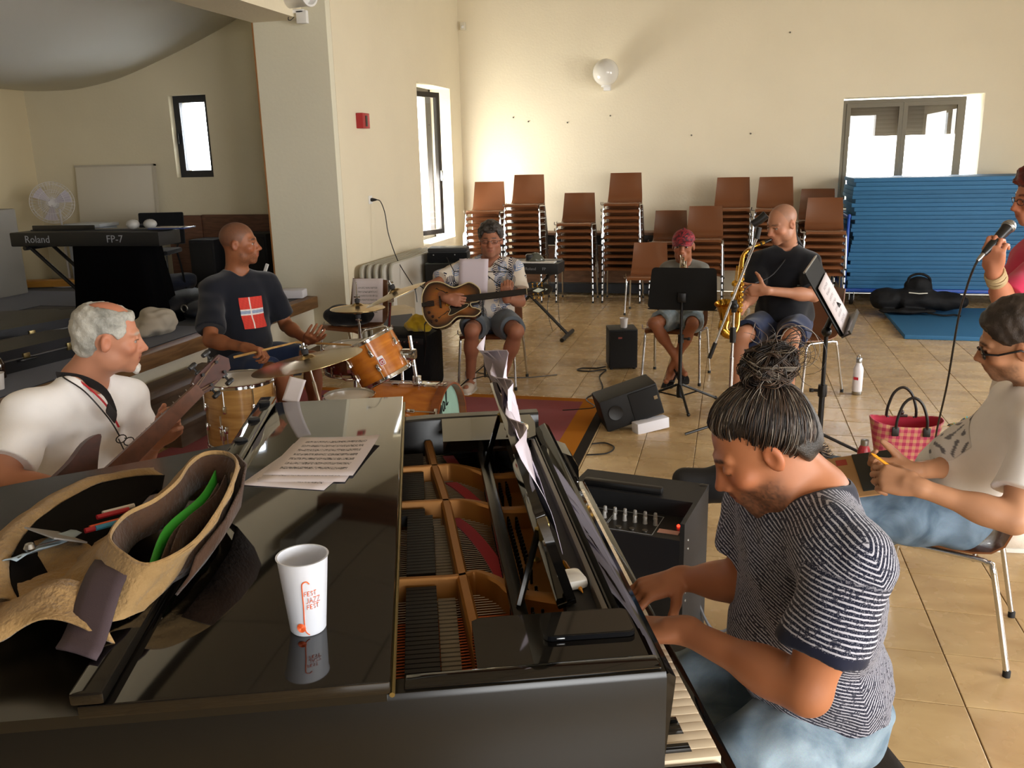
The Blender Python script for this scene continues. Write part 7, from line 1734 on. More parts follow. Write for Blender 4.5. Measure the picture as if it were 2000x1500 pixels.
def leaf_mat():
    m, nt, b = nodes('leaf_shirt'); N, L = nt.nodes, nt.links
    tc = N.new('ShaderNodeTexCoord')
    def leaf(loc, rot, sc, freq):
        mp = N.new('ShaderNodeMapping'); mp.inputs['Location'].default_value = loc; mp.inputs['Rotation'].default_value = rot; mp.inputs['Scale'].default_value = sc; L.new(tc.outputs['Object'], mp.inputs[0])
        v = N.new('ShaderNodeTexVoronoi'); v.inputs['Scale'].default_value = 1; L.new(mp.outputs[0], v.inputs['Vector'])
        w = N.new('ShaderNodeTexWave'); w.inputs['Scale'].default_value = freq; w.inputs['Distortion'].default_value = 1.5; w.inputs['Detail'].default_value = 0; L.new(v.outputs['Position'], w.inputs['Vector'])
        sub = N.new('ShaderNodeVectorMath'); sub.operation = 'SUBTRACT'; L.new(mp.outputs[0], sub.inputs[0]); L.new(v.outputs['Position'], sub.inputs[1])
        sp = N.new('ShaderNodeSeparateXYZ'); L.new(sub.outputs[0], sp.inputs[0])
        ab = N.new('ShaderNodeMath'); ab.operation = 'ABSOLUTE'; L.new(sp.outputs[0], ab.inputs[0])
        s1 = N.new('ShaderNodeMath'); s1.operation = 'MULTIPLY_ADD'; L.new(ab.outputs[0], s1.inputs[0]); s1.inputs[1].default_value = -1.4; L.new(sp.outputs[2], s1.inputs[2])
        fr = N.new('ShaderNodeMath'); fr.operation = 'MULTIPLY'; fr.inputs[1].default_value = 5.5; L.new(s1.outputs[0], fr.inputs[0]); f2 = N.new('ShaderNodeMath'); f2.operation = 'FRACT'; L.new(fr.outputs[0], f2.inputs[0])
        g = N.new('ShaderNodeMath'); g.operation = 'LESS_THAN'; g.inputs[1].default_value = .55; L.new(f2.outputs[0], g.inputs[0])
        d = N.new('ShaderNodeMath'); d.operation = 'LESS_THAN'; d.inputs[1].default_value = .44; L.new(v.outputs['Distance'], d.inputs[0])
        o = N.new('ShaderNodeMath'); o.operation = 'MULTIPLY'; L.new(g.outputs[0], o.inputs[0]); L.new(d.outputs[0], o.inputs[1]); return o.outputs[0]
    k1 = leaf((0, 0, 0), (0, .7, 0), (14, 3, 8), 1); k2 = leaf((3.3, 1, 2), (0, -.8, 0), (12, 3, 7), 1)
    m1 = N.new('ShaderNodeMix'); m1.data_type = 'RGBA'; m1.inputs[6].default_value = C('#dcd2c4'); m1.inputs[7].default_value = C('#7d93b8'); L.new(k2, m1.inputs[0])
    m2 = N.new('ShaderNodeMix'); m2.data_type = 'RGBA'; m2.inputs[7].default_value = C('#20203a'); L.new(k1, m2.inputs[0]); L.new(m1.outputs[2], m2.inputs[6])
    L.new(m2.outputs[2], b.inputs['Base Color']); b.inputs['Roughness'].default_value = .85; b.inputs['Specular IOR Level'].default_value = .15; return m
pr = p.tee_prims(sleeve=.72, hem=-.14, e=.016, neck=.078, neckdrop=.05, loose=.016)
p.cloth('shirt', pr, leaf_mat(), amp=.006, f=34, seed=9)
cl_ = MB()
for s_ in (-1, 1):
    nk = p.J['neck']; X_, Y_, Z_ = p.TR[:, 0], p.TR[:, 1], p.TR[:, 2]
    cl_.sheet([[nk+X_*s_*.062-Y_*.05+Z_*.045, nk+X_*s_*.072+Y_*.02+Z_*.028, nk+X_*s_*.035+Y_*.078-Z_*.035], [nk+X_*s_*.085-Y_*.055+Z_*.005, nk+X_*s_*.112+Y_*.035-Z_*.012, nk+X_*s_*.075+Y_*.098-Z_*.058]], .004)
cl_.build('collar', leaf_mat(), p.root, world=True)
p.cloth('shorts', p.trouser_prims(hem=.78), cloth_mat('grey_shorts', '#5d656d', .9), amp=.005, seed=4)
WSH = mat('white_sneaker', '#cfc3b4', .6, bump=.2, bscale=200)
for q, t in (('R', (-1.985, 6.37, 0)), ('L', (-1.72, 6.42, 0))):
    shoe(p, q, p.J['an'+q]*[1, 1, 0], t, WSH, 'sneaker')
    MB().tube([p.J['an'+q]+v3((0, 0, -.02)), p.J['an'+q]+v3((.0, .01, .06))], [.046, .046], 14).build('sock', mat('sock_white', '#d9d4ce', .9), p.root, world=True)
    a3 = p.J['an'+q]*[1, 1, 0]; d3 = unit(v3(t)-a3)
    lb = MB()
    for k in range(4): c3 = a3+d3*(.05+.022*k)+v3((0, 0, .083-.007*k)); sd = np.array([-d3[1], d3[0], 0]); lb.tube([c3-sd*.02, c3+v3((0, 0, .004)), c3+sd*.02], .0035, 5)
    lb.build('laces', mat('lace_white', '#e0dad2', .8), p.root, world=True, kind='stuff')
cap_hair(p, 'hair', hair_mix('#1d1916', '#4b443e', 80, 1, -.1), t=.018, front=.062, low=-.012, back=-.075, amp=.006, f=90, seed=8, side=-.045, top=.012)
glasses(p, mat('glasses_brown', '#3a2018', .3), half=False, oval=.62, z0=.002)
# ---- archtop guitar
gt = thing('archtop_guitar', 'sunburst archtop guitar held by the guitarist', 'guitar', (-2.03, 6.26, .75))
g0 = Vector((-2.015, 6.240, .770)); g1 = Vector((-1.470, 6.360, .828)); gx = (g1-g0).normalized(); gn = Vector((.05, -.90, .42)); gn = (gn-gx*gn.dot(gx)).normalized(); gy = gn.cross(gx)
GM = Matrix((gx, gy, gn)).transposed().to_4x4(); GM.translation = g0
def sunburst():
    m, nt, b = nodes('sunburst'); N, L = nt.nodes, nt.links
    a = N.new('ShaderNodeAttribute'); a.attribute_name = 'Col'; tc = N.new('ShaderNodeTexCoord'); mp = N.new('ShaderNodeMapping'); mp.inputs['Scale'].default_value = (2, 20, 20); L.new(tc.outputs['Object'], mp.inputs[0])
    n = N.new('ShaderNodeTexNoise'); n.inputs['Scale'].default_value = 3; L.new(mp.outputs[0], n.inputs[0]); mx = N.new('ShaderNodeMix'); mx.data_type = 'RGBA'; mx.blend_type = 'MULTIPLY'; mx.inputs[0].default_value = .3; L.new(a.outputs['Color'], mx.inputs[6]); L.new(n.outputs['Color'], mx.inputs[7])
    L.new(mx.outputs[2], b.inputs['Base Color']); b.inputs['Roughness'].default_value = .2; b.inputs['Coat Weight'].default_value = .5; return m
ol = [(q.x, q.y) for q in catmull([(.195, .085, 0), (.13, .135, 0), (.06, .118, 0), (.0, .112, 0), (-.09, .165, 0), (-.18, .165, 0), (-.235, .09, 0), (-.245, 0, 0), (-.235, -.10, 0), (-.17, -.185, 0), (-.07, -.18, 0), (.01, -.125, 0), (.08, -.128, 0), (.15, -.135, 0), (.195, -.10, 0), (.165, -.075, 0), (.13, -.06, 0), (.125, -.028, 0), (.185, -.02, 0), (.205, .03, 0)], 4, True)]
cx_, cy_ = -.06, -.01; G = []; cc = []
for f, z in ((0, 0.012), (.3, .011), (.55, .008), (.75, .004), (.9, .001), (1.0, 0)):
    G.append([(cx_+(x-cx_)*max(f, .02), cy_+(y-cy_)*max(f, .02), z) for x, y in ol])
    k = sm(np.array(f), .35, 1.0); cc += [tuple(lin('#b06a2c')*(1-k)+lin('#241008')*k)+(1,)]*len(ol)
G.append([(x, y, -.075) for x, y in ol]); cc += [tuple(lin('#2a120a'))+(1,)]*len(ol)
G.append([(cx_, cy_, -.08)]*len(ol)); cc += [tuple(lin('#2a120a'))+(1,)]*len(ol)
MB().sheet(G, 0, GM, closed_u=True).build('body', sunburst(), gt, 40, cols=np.array(cc), world=True, fix=True)
def gb(b, name, m, smooth=40, kind=None): return b.build(name, m, gt, smooth, world=True, kind=kind)
CREAM = mat('binding_cream', '#cbb98c', .4)
gb(MB().tube([(x, y, .001) for x, y in ol], .0045, 6, GM, closed=True), 'binding', CREAM)
gb(MB().sheet([[(-.02, -.026, .026), (-.02, .026, .026)], [(.555, -.021, .026), (.555, .021, .026)]], .012, GM), 'fretboard', mat('ebony', '#15100e', .4), 30)
gb(MB().sheet([[(.10, -.022, .013), (.10, .022, .013)], [(.555, -.019, .010), (.555, .019, .010)]], .016, GM), 'neck', wood('maple_neck', '#3c2013', '#55301c', .35, 3, (3, 12, 12)), 30)
fr_ = MB(); inl = MB()
for k in range(18):
    x = .555-.62*(1-2**(-(k+1)/12)); fr_.box(x-.001, x+.001, -.023, .023, .026, .0275, GM)
    if k in (0, 2, 4, 6, 8, 11, 14): inl.box(x+.006, x+.020-.0006*k, -.014, .014, .026, .0266, GM)
gb(fr_, 'frets', STEEL, 0, 'stuff'); gb(inl, 'inlays', mat('pearl', '#cfd8cc', .2, .2), 0, 'stuff'); gb(MB().box(.553, .559, -.022, .022, .022, .031, GM), 'nut', CREAM, 0)
for k in range(6): gb(MB().tube([(-.21, -.020+.008*k, .020), (-.10, -.022+.0088*k, .040), (.556, -.017+.0068*k, .0315), (.60+.03*(k if k < 3 else 5-k), -.028 if k < 3 else .028, .022)], .0008, 4, GM), 'string', STEEL)
gb(MB().prism([(.555, -.021), (.60, -.036), (.72, -.040), (.742, -.02), (.75, 0), (.742, .02), (.72, .040), (.60, .036), (.555, .021)], .006, .022, GM), 'headstock', PBLK, 30)
gb(MB().prism([(.60, 0), (.645, -.018), (.69, 0), (.645, .018)], .022, .0228, GM).prism([(.695, -.010), (.715, 0), (.695, .010), (.70, 0)], .022, .0228, GM), 'headstock_inlay', mat('pearl', '#cfd8cc', .2, .2), 0)
for k in range(3):
    for s_ in (-1, 1): x = .605+.035*k; gb(MB().cyl((x, s_*.028, .02), (x, s_*.028, .034), .006, 8, M=GM).cyl((x, s_*.036, .014), (x, s_*.052, .014), .003, 6, M=GM).ball((x, s_*.057, .014), (.008, .006, .008), 10, 6, GM), 'tuner', BRASS)
gb(MB().box(-.108, -.094, -.045, .045, .006, .040, GM, b=.004), 'bridge', mat('ebony', '#15100e', .4))
gb(MB().box(.06, .085, -.032, .032, .01, .020, GM, b=.003), 'pickup', BRASS); gb(MB().box(-.06, -.035, -.032, .032, .01, .020, GM, b=.003), 'pickup', BRASS)
gb(MB().tube([(-.24, 0, -.01), (-.245, 0, .008), (-.16, 0, .016)], .006, 6, GM, flat=3).box(-.20, -.15, -.022, .022, .012, .018, GM, b=.003), 'tailpiece', mat('tailpiece_black', '#14100f', .3))
def fhole(s_): return catmull([(-.04, s_*.072, .0085), (-.05, s_*.078, .008), (-.056, s_*.070, .0085), (-.066, s_*.082, .008), (-.088, s_*.095, .007), (-.11, s_*.105, .006), (-.122, s_*.118, .0055), (-.130, s_*.110, .006)], 5)
for s_ in (-1, 1): gb(MB().tube(fhole(s_), [.0045+.001*math.sin(i*.5) for i in range(36)], 6, GM, flat=.6), 'f_hole', mat('fhole_dark', '#0a0605', .6))
gb(MB().prism([(q.x, q.y) for q in catmull([(.10, -.035, 0), (.10, -.06, 0), (.04, -.085, 0), (-.02, -.11, 0), (-.05, -.105, 0), (-.03, -.07, 0), (-.03, -.035, 0)], 3, True)], .018, .021, GM), 'pickguard', mat('pickguard_black', '#15100e', .25, coat=.4), 30)
gb(MB().tube([(q.x, q.y, .0205) for q in catmull([(.10, -.035, 0), (.10, -.06, 0), (.04, -.085, 0), (-.02, -.11, 0), (-.05, -.105, 0), (-.03, -.07, 0), (-.03, -.035, 0)], 3, True)], .0022, 5, GM, closed=True), 'pickguard_binding', CREAM)
for x, y in ((-.17, -.10), (-.145, -.135), (-.195, -.065), (-.185, -.135)): gb(MB().lathe([(.011, 0), (.010, .010), (.008, .012), (0, .012)], 14, GM @ T(x, y, .004)), 'knob', mat('knob_dark', '#2a130b', .3))
gb(MB().cyl(GM @ Vector((-.22, -.11, -.04)), GM @ Vector((-.245, -.14, -.04)), .006, 8), 'jack_plug', BLACKP)
jc = thing('cable', 'black instrument cable hanging from the archtop guitar', 'cable', (-2.27, 6.3, 0))
MB().tube(catmull([GM @ Vector((-.245, -.14, -.04)), GM @ Vector((-.25, -.19, -.05)), Vector((-2.30, 6.36, .42)), Vector((-2.34, 6.40, .20)), Vector((-2.40, 6.50, .03)), Vector((-2.46, 6.9, .008))], 6), .004, 6).build('lead', BLACKP, jc, world=True)
# ================= the boy with the trumpet =================
J = dict(head=(-.364, 7.134, 1.095), neck=(-.352, 7.180, .965), shR=(-.492, 7.170, .905), shL=(-.212, 7.200, .900), elR=(-.505, 7.000, .745), wrR=(-.385, 6.850, .865), elL=(-.180, 7.030, .740), wrL=(-.300, 6.860, .870),
         hipR=(-.425, 7.14, .515), hipL=(-.285, 7.16, .515), knR=(-.562, 6.84, .525), knL=(-.262, 6.84, .520), anR=(-.365, 6.93, .195), anL=(-.425, 6.96, .135))
p = Human(J, (-.064, -.997, .02), .0058, .80, '#9c6243', hs=1.29)
p.head(nose=.92, jaw=.92, brow=.7).torso((-.355, 7.16, .53))
p.arm('R', hd=(.5, -.3, .55), palm=(.4, .4, -.2), curl=((30, 50, 30),)*4); p.arm('L', hd=(-.3, -.3, .6), palm=(-.5, .4, .0), curl=((45, 60, 40),)*4)
p.leg('R', toe=(-.305, 6.80, .13)).leg('L', toe=(-.455, 6.83, .055))
p.finish('person', 'boy in red camouflage cap and grey tee playing a trumpet', skin_hook(brows='#2a1a14'), base=(-.355, 7.16, 0))
p.cloth('t_shirt', p.tee_prims(sleeve=.8, hem=-.10, e=.013, neck=.062, loose=.01), cloth_mat('grey_tee', '#77766f', .9), amp=.004, f=40, seed=3)
p.cloth('denim_shorts', p.trouser_prims(hem=.74, e=.013), denim_mat('torn_denim', '#7d8a90', '#aab1b0', 14), amp=.005, f=60, seed=6)
for q, an_, t in (('R', (-.365, 6.93, .165), (-.30, 6.78, .10)), ('L', (-.425, 6.96, .085), (-.46, 6.80, .018))):
    a3, t3 = Vector(an_), Vector(t); d3 = (t3-a3).normalized(); sd = d3.cross(Vector((0, 0, 1))).normalized(); upv = sd.cross(d3)
    Mq = Matrix((sd, d3, upv)).transposed().to_4x4(); Mq.translation = a3-upv*.030
    MB().prism([(q_.x, q_.y) for q_ in catmull([(-.034, -.05, 0), (0, -.066, 0), (.034, -.05, 0), (.036, .05, 0), (.046, .12, 0), (.03, .19, 0), (0, .20, 0), (-.03, .19, 0), (-.046, .12, 0), (-.036, .05, 0)], 4, True)], -.012, .004, Mq).build('flip_flop', mat('flipflop_black', '#121113', .7), p.root, 30, world=True)
    MB().tube(catmull([(-.042, .06, 0), (-.03, .10, .040), (0, .145, .045), (.03, .10, .040), (.042, .06, 0)], 4), .007, 6, Mq, flat=.5).tube([(0, .145, .045), (0, .155, .0)], .005, 6, Mq).build('strap', mat('flipflop_black', '#121113', .7), p.root, world=True)
camo = patch_mat('red_camouflage', ['#2a1a22', '#5e1522', '#8e1f2c', '#a8303a', '#3a1c26'], 26)
q = SDF(.0055); q.ell(p.H((0, -.012, .045)), v3((.089, .108, .092))*p.hs, p.HR); q.cap(p.H((0, -.012, .132)), p.H((0, -.012, .138)), .010, .006)
V, F = q.mesh(post=lambda P, D: np.maximum(D, (.044-(P-p.HC) @ p.HR[:, 2]/p.hs)*p.hs)); obj('cap', np_mesh('cap', V, F, camo), p.root, None, True)
G = [[p.H((.088*math.sin(a)*(1-.12*f), (.010+.095*math.cos(a)+.058*f*max(0, math.cos(a))**.6), .052-.030*f+.012*math.cos(a*1.0)*0-.012*abs(math.sin(a))*f)) for a in [(-1+2*i/14)*1.25 for i in range(15)]] for f in (0, .35, .7, 1)]
MB().sheet(G, .003).build('visor', camo, p.root, 180, world=True, fix=True)
tr = thing('trumpet', 'silver trumpet pointing down in front of the boy', 'trumpet', (-.35, 6.9, .95))
SILV = mat('silver_brass', '#cfc6b0', .15, 1.0)
m0 = Vector(p.H((0, .103, -.060))); dt = Vector((.02, -.86, -.34)).normalized()
TM = frame(m0, dt, (1, 0, 0))
MB().lathe([(.006, -.002), (.0125, 0), (.0125, .004), (.007, .02), (.0045, .07)], 16, TM).build('mouthpiece', SILV, tr, world=True)
MB().cyl((0, 0, .05), (0, 0, .30), .0058, 10, M=TM).tube(catmull([(0, 0, .30), (0, -.01, .345), (0, -.045, .36), (0, -.075, .345), (0, -.08, .30)], 4), .006, 8, TM).build('leadpipe', SILV, tr, world=True)
MB().tube([(0, -.08, .30), (0, -.08, .08)], .006, 8, TM).tube(catmull([(0, -.08, .08), (.012, -.075, .05), (.03, -.05, .035), (.038, -.02, .05), (.038, 0, .10)], 4), .0062, 8, TM).build('tubing', SILV, tr, world=True)
MB().lathe([(.0065, .10), (.007, .25), (.011, .34), (.020, .40), (.036, .44), (.060, .465), (.0605, .4665), (.058, .466), (.034, .441), (.018, .40), (.009, .34)], 28, TM @ T(.038, 0, 0), caps=False).build('bell', SILV, tr, world=True)
for k in range(3): MB().lathe([(.010, -.10), (.0112, -.095), (.0112, .03), (.009, .035), (.004, .037), (.004, .05), (.009, .052), (.009, .056), (0, .058)], 14, TM @ T(.02, -.0, .14+.024*k) @ RX(-PI/2)).build('valve', SILV, tr, world=True)
# ================= the saxophonist =================
J = dict(head=(.348, 6.496, 1.318), neck=(.405, 6.660, 1.160), shR=(.215, 6.600, 1.045), shL=(.560, 6.580, 1.040), elR=(.165, 6.430, .815), wrR=(.110, 6.190, .790), elL=(.585, 6.400, .830), wrL=(.250, 6.200, .890),
         hipR=(.33, 6.74, .555), hipL=(.50, 6.72, .555), knR=(.100, 6.17, .575), knL=(.430, 6.17, .565), anR=(.075, 6.20, .10), anL=(.44, 6.28, .10))
p = Human(J, (-.734, -.601, -.315), .0056, 1.06, '#ae7a5e', hs=1.058, up=(-.217, -.232, .948))
p.head(nose=1.15, jaw=1.08).torso((.415, 6.74, .58), belly=.06)
p.gaze = unit(p.HR @ np.array((-.25, .95, -.2)))
p.arm('L', hd=(-.93, -.10, .05), palm=(-.15, -.1, -.2) if False else (-.2, .95, .1), curl=((25, 35, 20), (28, 38, 22), (30, 38, 22), (28, 34, 20)), thumb=(.9, .35, .3), spread=.06)
p.arm('R', hd=(-.1, -.75, -.1), palm=(-.6, .2, .1), curl=((30, 45, 30),)*4)
p.leg('L', toe=(.36, 6.13, .055)).leg('R', toe=(.0, 6.05, .055))
p.finish('person', 'bald man in black polo shirt and navy shorts playing the saxophone', skin_hook(stubble=('#6b5146', .12, .12, .2), brows='#5a4234', buzz=('#6a5a50', .35, .16, .012)), base=(.415, 6.74, 0))
BKP = cloth_mat('black_polo', '#101116', .9, .4)
pol = p.cloth('polo_shirt', p.tee_prims(sleeve=.82, hem=-.12, e=.014, neck=.070, neckdrop=.085, loose=.014), BKP, amp=.006, f=34, seed=12)
cl_ = MB(); nk = p.J['neck']; X_, Y_, Z_ = p.TR[:, 0], p.TR[:, 1], p.TR[:, 2]
for s_ in (-1, 1): cl_.sheet([[nk+X_*s_*.058-Y_*.055+Z_*.055, nk+X_*s_*.070+Y_*.015+Z_*.035, nk+X_*s_*.030+Y_*.080-Z_*.045], [nk+X_*s_*.082-Y_*.06+Z_*.015, nk+X_*s_*.108+Y_*.03-Z_*.008, nk+X_*s_*.072+Y_*.10-Z_*.070]], .005)
cl_.build('collar', BKP, p.root, world=True)
lg = p.J['mid']-Z_*.13-X_*.10
Mq = Matrix((Vector(-X_), Vector(Z_), Vector(Y_))).transposed().to_4x4(); Mq.translation = Vector(lg)
patch_on(p, pol, Mq, .024, .010, 6, 3, mat('logo_pale', '#7d8a84', .7), 'chest_emblem', .003)
p.cloth('shorts', p.trouser_prims(hem=.84, e=.018), cloth_mat('blue_shorts', '#27314d', .9), amp=.005, seed=5)
for q, t in (('R', (.0, 6.05, 0)), ('L', (.36, 6.13, 0))): shoe(p, q, p.J['an'+q]*[1, 1, 0], t, WSH, 'sneaker')
MB().tube([p.J['wrL']+unit((-.93, -.10, .05))*.128+unit((.2, -.95, -.1))*.0+v3((0, 0, -.030+.010*math.sin(a*PI/6)))+v3((.0, .010*math.cos(a*PI/6), 0)) for a in range(12)], .0018, 5, closed=True).build('ring', BRASS, p.root, world=True)
# ---- tenor saxophone
SXB = mat('sax_brass', '#c0913a', .18, 1.0, var=.15, vscale=20)
sx = thing('saxophone', 'golden tenor saxophone held by the bald man', 'saxophone', (.08, 6.0, .7))
mp = Vector(p.H((0, .110, -.060)))
MB().tube([mp+Vector((.030, .028, .004)), mp, mp+Vector((-.045, -.03, -.018)), mp+Vector((-.07, -.045, -.028))], [.006, .010, .0135, .0135], 12).build('mouthpiece', mat('ebonite', '#0c0c0d', .25), sx, world=True)
MB().tube([mp+Vector((-.045, -.028, -.018)), mp+Vector((-.062, -.040, -.024))], .0155, 12).build('ligature', BRASS, sx, world=True)
nk_ = catmull([mp+Vector((-.07, -.045, -.028)), mp+Vector((-.12, -.075, -.045)), (.115, 6.19, 1.165), (.088, 6.165, 1.130), (.080, 6.15, 1.085)], 5)
MB().tube(nk_, [.010+.006*i/len(nk_) for i in range(len(nk_))], 12).build('neck', SXB, sx, world=True)
top, bot = Vector((.080, 6.15, 1.09)), Vector((.058, 5.955, .70))
MB().tube([top, top*.5+bot*.5, bot], [.015, .021, .028], 16).build('body_tube', SXB, sx, world=True)
ax = (bot-top).normalized(); sd = Vector((-.75, -.55, .0)); sd = (sd-ax*sd.dot(ax)).normalized()
bw = catmull([bot, bot+ax*.05+sd*.012, bot+ax*.085+sd*.05, bot+ax*.06+sd*.095, bot-ax*.0+sd*.088], 5)
MB().tube(bw, [.029+.006*i/len(bw) for i in range(len(bw))], 16).build('bow', SXB, sx, world=True)
bc = bot+sd*.085
BS_ = .80; Mb_ = frame(bc, (-ax*.85+sd*.2+Vector((.05, -.55, 0))).normalized(), sd)
MB().lathe([(.041, 0), (.044, .05), (.052, .09), (.064, .125), (.078, .145), (.080, .148), (.076, .148), (.060, .125), (.046, .09), (.036, .05), (.03, 0)], 32, Mb_ @ S3(BS_, BS_, .9), caps=False).build('bell', SXB, sx, world=True)
pq = Vector(np.cross(ax, sd))
for k in range(9):
    f = .12+.085*k; c = top*(1-f)+bot*f; r = .016+.016*f
    MB().lathe([(.010+.006*f, 0), (.012+.007*f, .003), (.012+.007*f, .007), (0, .008)], 14, frame(c+pq*(r+.003)*(-1), -pq, ax)).build('key_cup', SXB, sx, world=True)
for o_ in (.012, .022): MB().tube([top*.9+bot*.1+sd*(.026+o_)-pq*.02, top*.1+bot*.9+sd*(.04+o_)-pq*.02], .0028, 6).build('key_rod', SXB, sx, world=True)
for k in range(3): c = bot*(.75-.18*k)+top*(.25+.18*k)+sd*.05-pq*.02; MB().lathe([(.019, 0), (.021, .004), (.021, .009), (0, .011)], 14, frame(c, sd-pq*.5, ax)).build('key_cup', SXB, sx, world=True)
MB().tube([bc+sd*.0-ax*.10, bot-ax*.11], .005, 6).build('brace', SXB, sx, world=True)
MB().tube(catmull([Vector(p.J['neck'])+Vector((.06, -.05, .02)), Vector((.30, 6.38, .98)), Vector((.14, 6.16, .93)), (top*.45+bot*.55)+Vector((.02, .03, 0))], 6), .004, 6).build('neck_strap', BLACKP, sx, world=True)
# ================= the man in the white tee at the right =================
J = dict(head=(.879, 2.961, 1.218), neck=(.978, 2.985, 1.075), shL=(.930, 2.820, .975), shR=(.965, 3.190, .965), elL=(.852, 2.690, .735), wrL=(.590, 2.745, .800), elR=(.840, 3.160, .740), wrR=(.615, 2.960, .775),
         hipL=(.80, 2.97, .535), hipR=(.82, 3.14, .535), knL=(.385, 3.02, .60), knR=(.385, 3.24, .615), anL=(.05, 3.10, .32), anR=(.02, 3.30, .36))
J['hipL'] = (.80, 3.22, .535); J['hipR'] = (.86, 3.40, .535); J['knL'] = (.40, 3.12, .585); J['knR'] = (.43, 3.34, .61); J['anL'] = (.14, 3.22, .24); J['anR'] = (.16, 3.42, .24)
J['hipL'] = (.81, 3.14, .55); J['hipR'] = (.84, 3.32, .55); J['knL'] = (.385, 3.02, .615); J['knR'] = (.385, 3.235, .635); J['anL'] = (.29, 3.02, .17); J['anR'] = (.0, 3.30, .585)
p = Human(J, (-.925, .24, -.28), .0052, 1.03, '#b58463', hs=1.01, up=(-.357, -.151, .922))
p.fat = -.08
p.head(nose=1.1, jaw=1.05, eyes=False).torso((.825, 3.24, .575), belly=.02)
p.arm('L', hd=(-.90, .30, .12), palm=(.1, .7, -.5), curl=((40, 50, 30), (48, 55, 30), (52, 58, 30), (55, 58, 30)), thumb=(.5, .9, .5))
p.arm('R', hd=(-.85, -.2, .05), palm=(.1, -.5, .5), curl=((30, 45, 30),)*4)
p.leg('L', toe=(.15, 3.0, .055)).leg('R', toe=(-.12, 3.30, .58))
p.finish('person', 'man in white tee and dark glasses sitting with pencil and pad at right', skin_hook(stubble=('#4a3c33', .40, .35, .7), brows='#2c2019'), base=(.815, 3.11, 0))
ts = p.cloth('t_shirt', p.tee_prims(sleeve=.68, hem=-.05, e=.012, neck=.068, loose=.008), WT, amp=.010, f=28, seed=15)
rs = np.random.RandomState(8)
def brush(x, y):
    v = math.sin(x*19+3*math.sin(y*9))+math.sin(y*23+2*math.sin(x*14)); return lin('#77757a') if v > 1.0 else lin('#dcd8d6')
Xm = Vector(-p.TR[:, 0]); Zm = Vector(p.TR[:, 2]); Ym = Vector(p.TR[:, 1])
Mq = Matrix((Xm, Zm, Ym)).transposed().to_4x4(); Mq.translation = Vector(p.J['mid']*.45+p.J['hip']*.55)+Zm*.06
patch_on(p, ts, Mq, .20, .16, 40, 32, vcol('print', .8, spec=.1), 'brush_print', .002, brush)
p.cloth('jeans', p.trouser_prims(to_ankle=True, e=.012), denim_mat('mid_denim', '#4f6172', '#75889a', 9), amp=.005, f=46, seed=8)
for q, t in (('L', (-.02, 3.08, 0)), ('R', (-.04, 3.30, 0))): pass
b = SDF(.006)
for q in 'LR':
    an_ = p.J['an'+q]; d3 = unit((-.8, 0, -.2)); b = SDF(.006); b.cap(an_-v3((0, 0, .05)), an_+d3*.12-v3((0, 0, .06)), .046, .042, .03); b.cap(an_, an_-v3((0, 0, .05)), .05, .046, .03); b.cap(an_-v3((0, 0, .02)), v3((-.14, 3.30, .565)) if q == 'R' else v3((.14, 3.0, .055)), .054, .048, .03)
    V, F = b.mesh(); obj('shoe', np_mesh('shoe', V, F, BLKSHOE), p.root, None, True)
cap_hair(p, 'hair', hair_mix('#1f1814', '#3d322a', 80, 1), t=.012, front=.060, low=-.005, back=-.060, amp=.003, f=130, seed=18, side=-.035, top=.010)
glasses(p, mat('glasses_black', '#0c0c0d', .3), oval=.72, lens=mat('lens_dark', '#15171c', .05, coat=.6), th=.0028, r=.022)
pd = thing('notepad', 'cardboard notepad on the knee of the man with dark glasses', 'notepad', (.50, 2.98, .70))
Mq = frame((.475, 3.00, .735), (-.15, -.40, .9), (1, .1, .1))
MB().box(-.13, .03, -.10, .10, 0, .006, Mq, b=.001).build('cover', mat('kraft_card', '#a27c50', .8), pd, world=True); MB().box(-.02, .13, -.08, .10, .006, .010, Mq, b=.001).build('dark_sheet', mat('dark_card', '#2b2b26', .7), pd, world=True)
for x, y in ((-.10, .02), (-.06, .07)): MB().box(x-.018, x+.018, y-.014, y+.014, .006, .0066, Mq).build('red_mark', mat('mark_red', '#9a3b2c', .7), pd, smooth=0, world=True)
pc = thing('pencil', 'yellow pencil in the hand of the man with dark glasses', 'pencil', (.48, 2.8, .86)); a_, b_ = Vector((.458, 2.795, .884)), Vector((.545, 2.80, .822))
MB().tube([a_, a_*.9+b_*.1, b_], [.0015, .0045, .0045], 6).build('barrel', YEL, pc, world=True)
# ================= the singer =================
J = dict(head=(1.275, 4.232, 1.601), neck=(1.350, 4.250, 1.425), shR=(1.330, 4.075, 1.345), shL=(1.350, 4.42, 1.345), elR=(1.118, 3.955, 1.175), wrR=(1.020, 3.815, 1.335), elL=(1.45, 4.52, 1.08), wrL=(1.50, 4.60, .83),
         hipL=(1.36, 4.36, .88), hipR=(1.34, 4.17, .88), knL=(1.30, 4.36, .48), knR=(1.27, 4.16, .48), anL=(1.34, 4.36, .10), anR=(1.31, 4.16, .10))
p = Human(J, (-.951, -.123, -.20), .0058, 1.0, '#b5775a', hs=.985, up=(-.271, -.106, .957))
p.head(nose=1.05, jaw=.92, brow=.7).torso((1.35, 4.265, .90), belly=.03)
p.arm('R', hd=(-.18, -.35, .85), palm=(.45, .6, .3), curl=((50, 60, 40), (55, 65, 40), (58, 65, 40), (58, 62, 40)), thumb=(.2, .9, .5))
p.arm('L', palm=(0, 0, -1)); p.leg('L', toe=(1.20, 4.36, .05)).leg('R', toe=(1.17, 4.15, .05))
p.finish('person', 'woman with short red hair in pink blouse singing into a microphone', skin_hook(brows='#5a2a20'), base=(1.35, 4.265, 0))
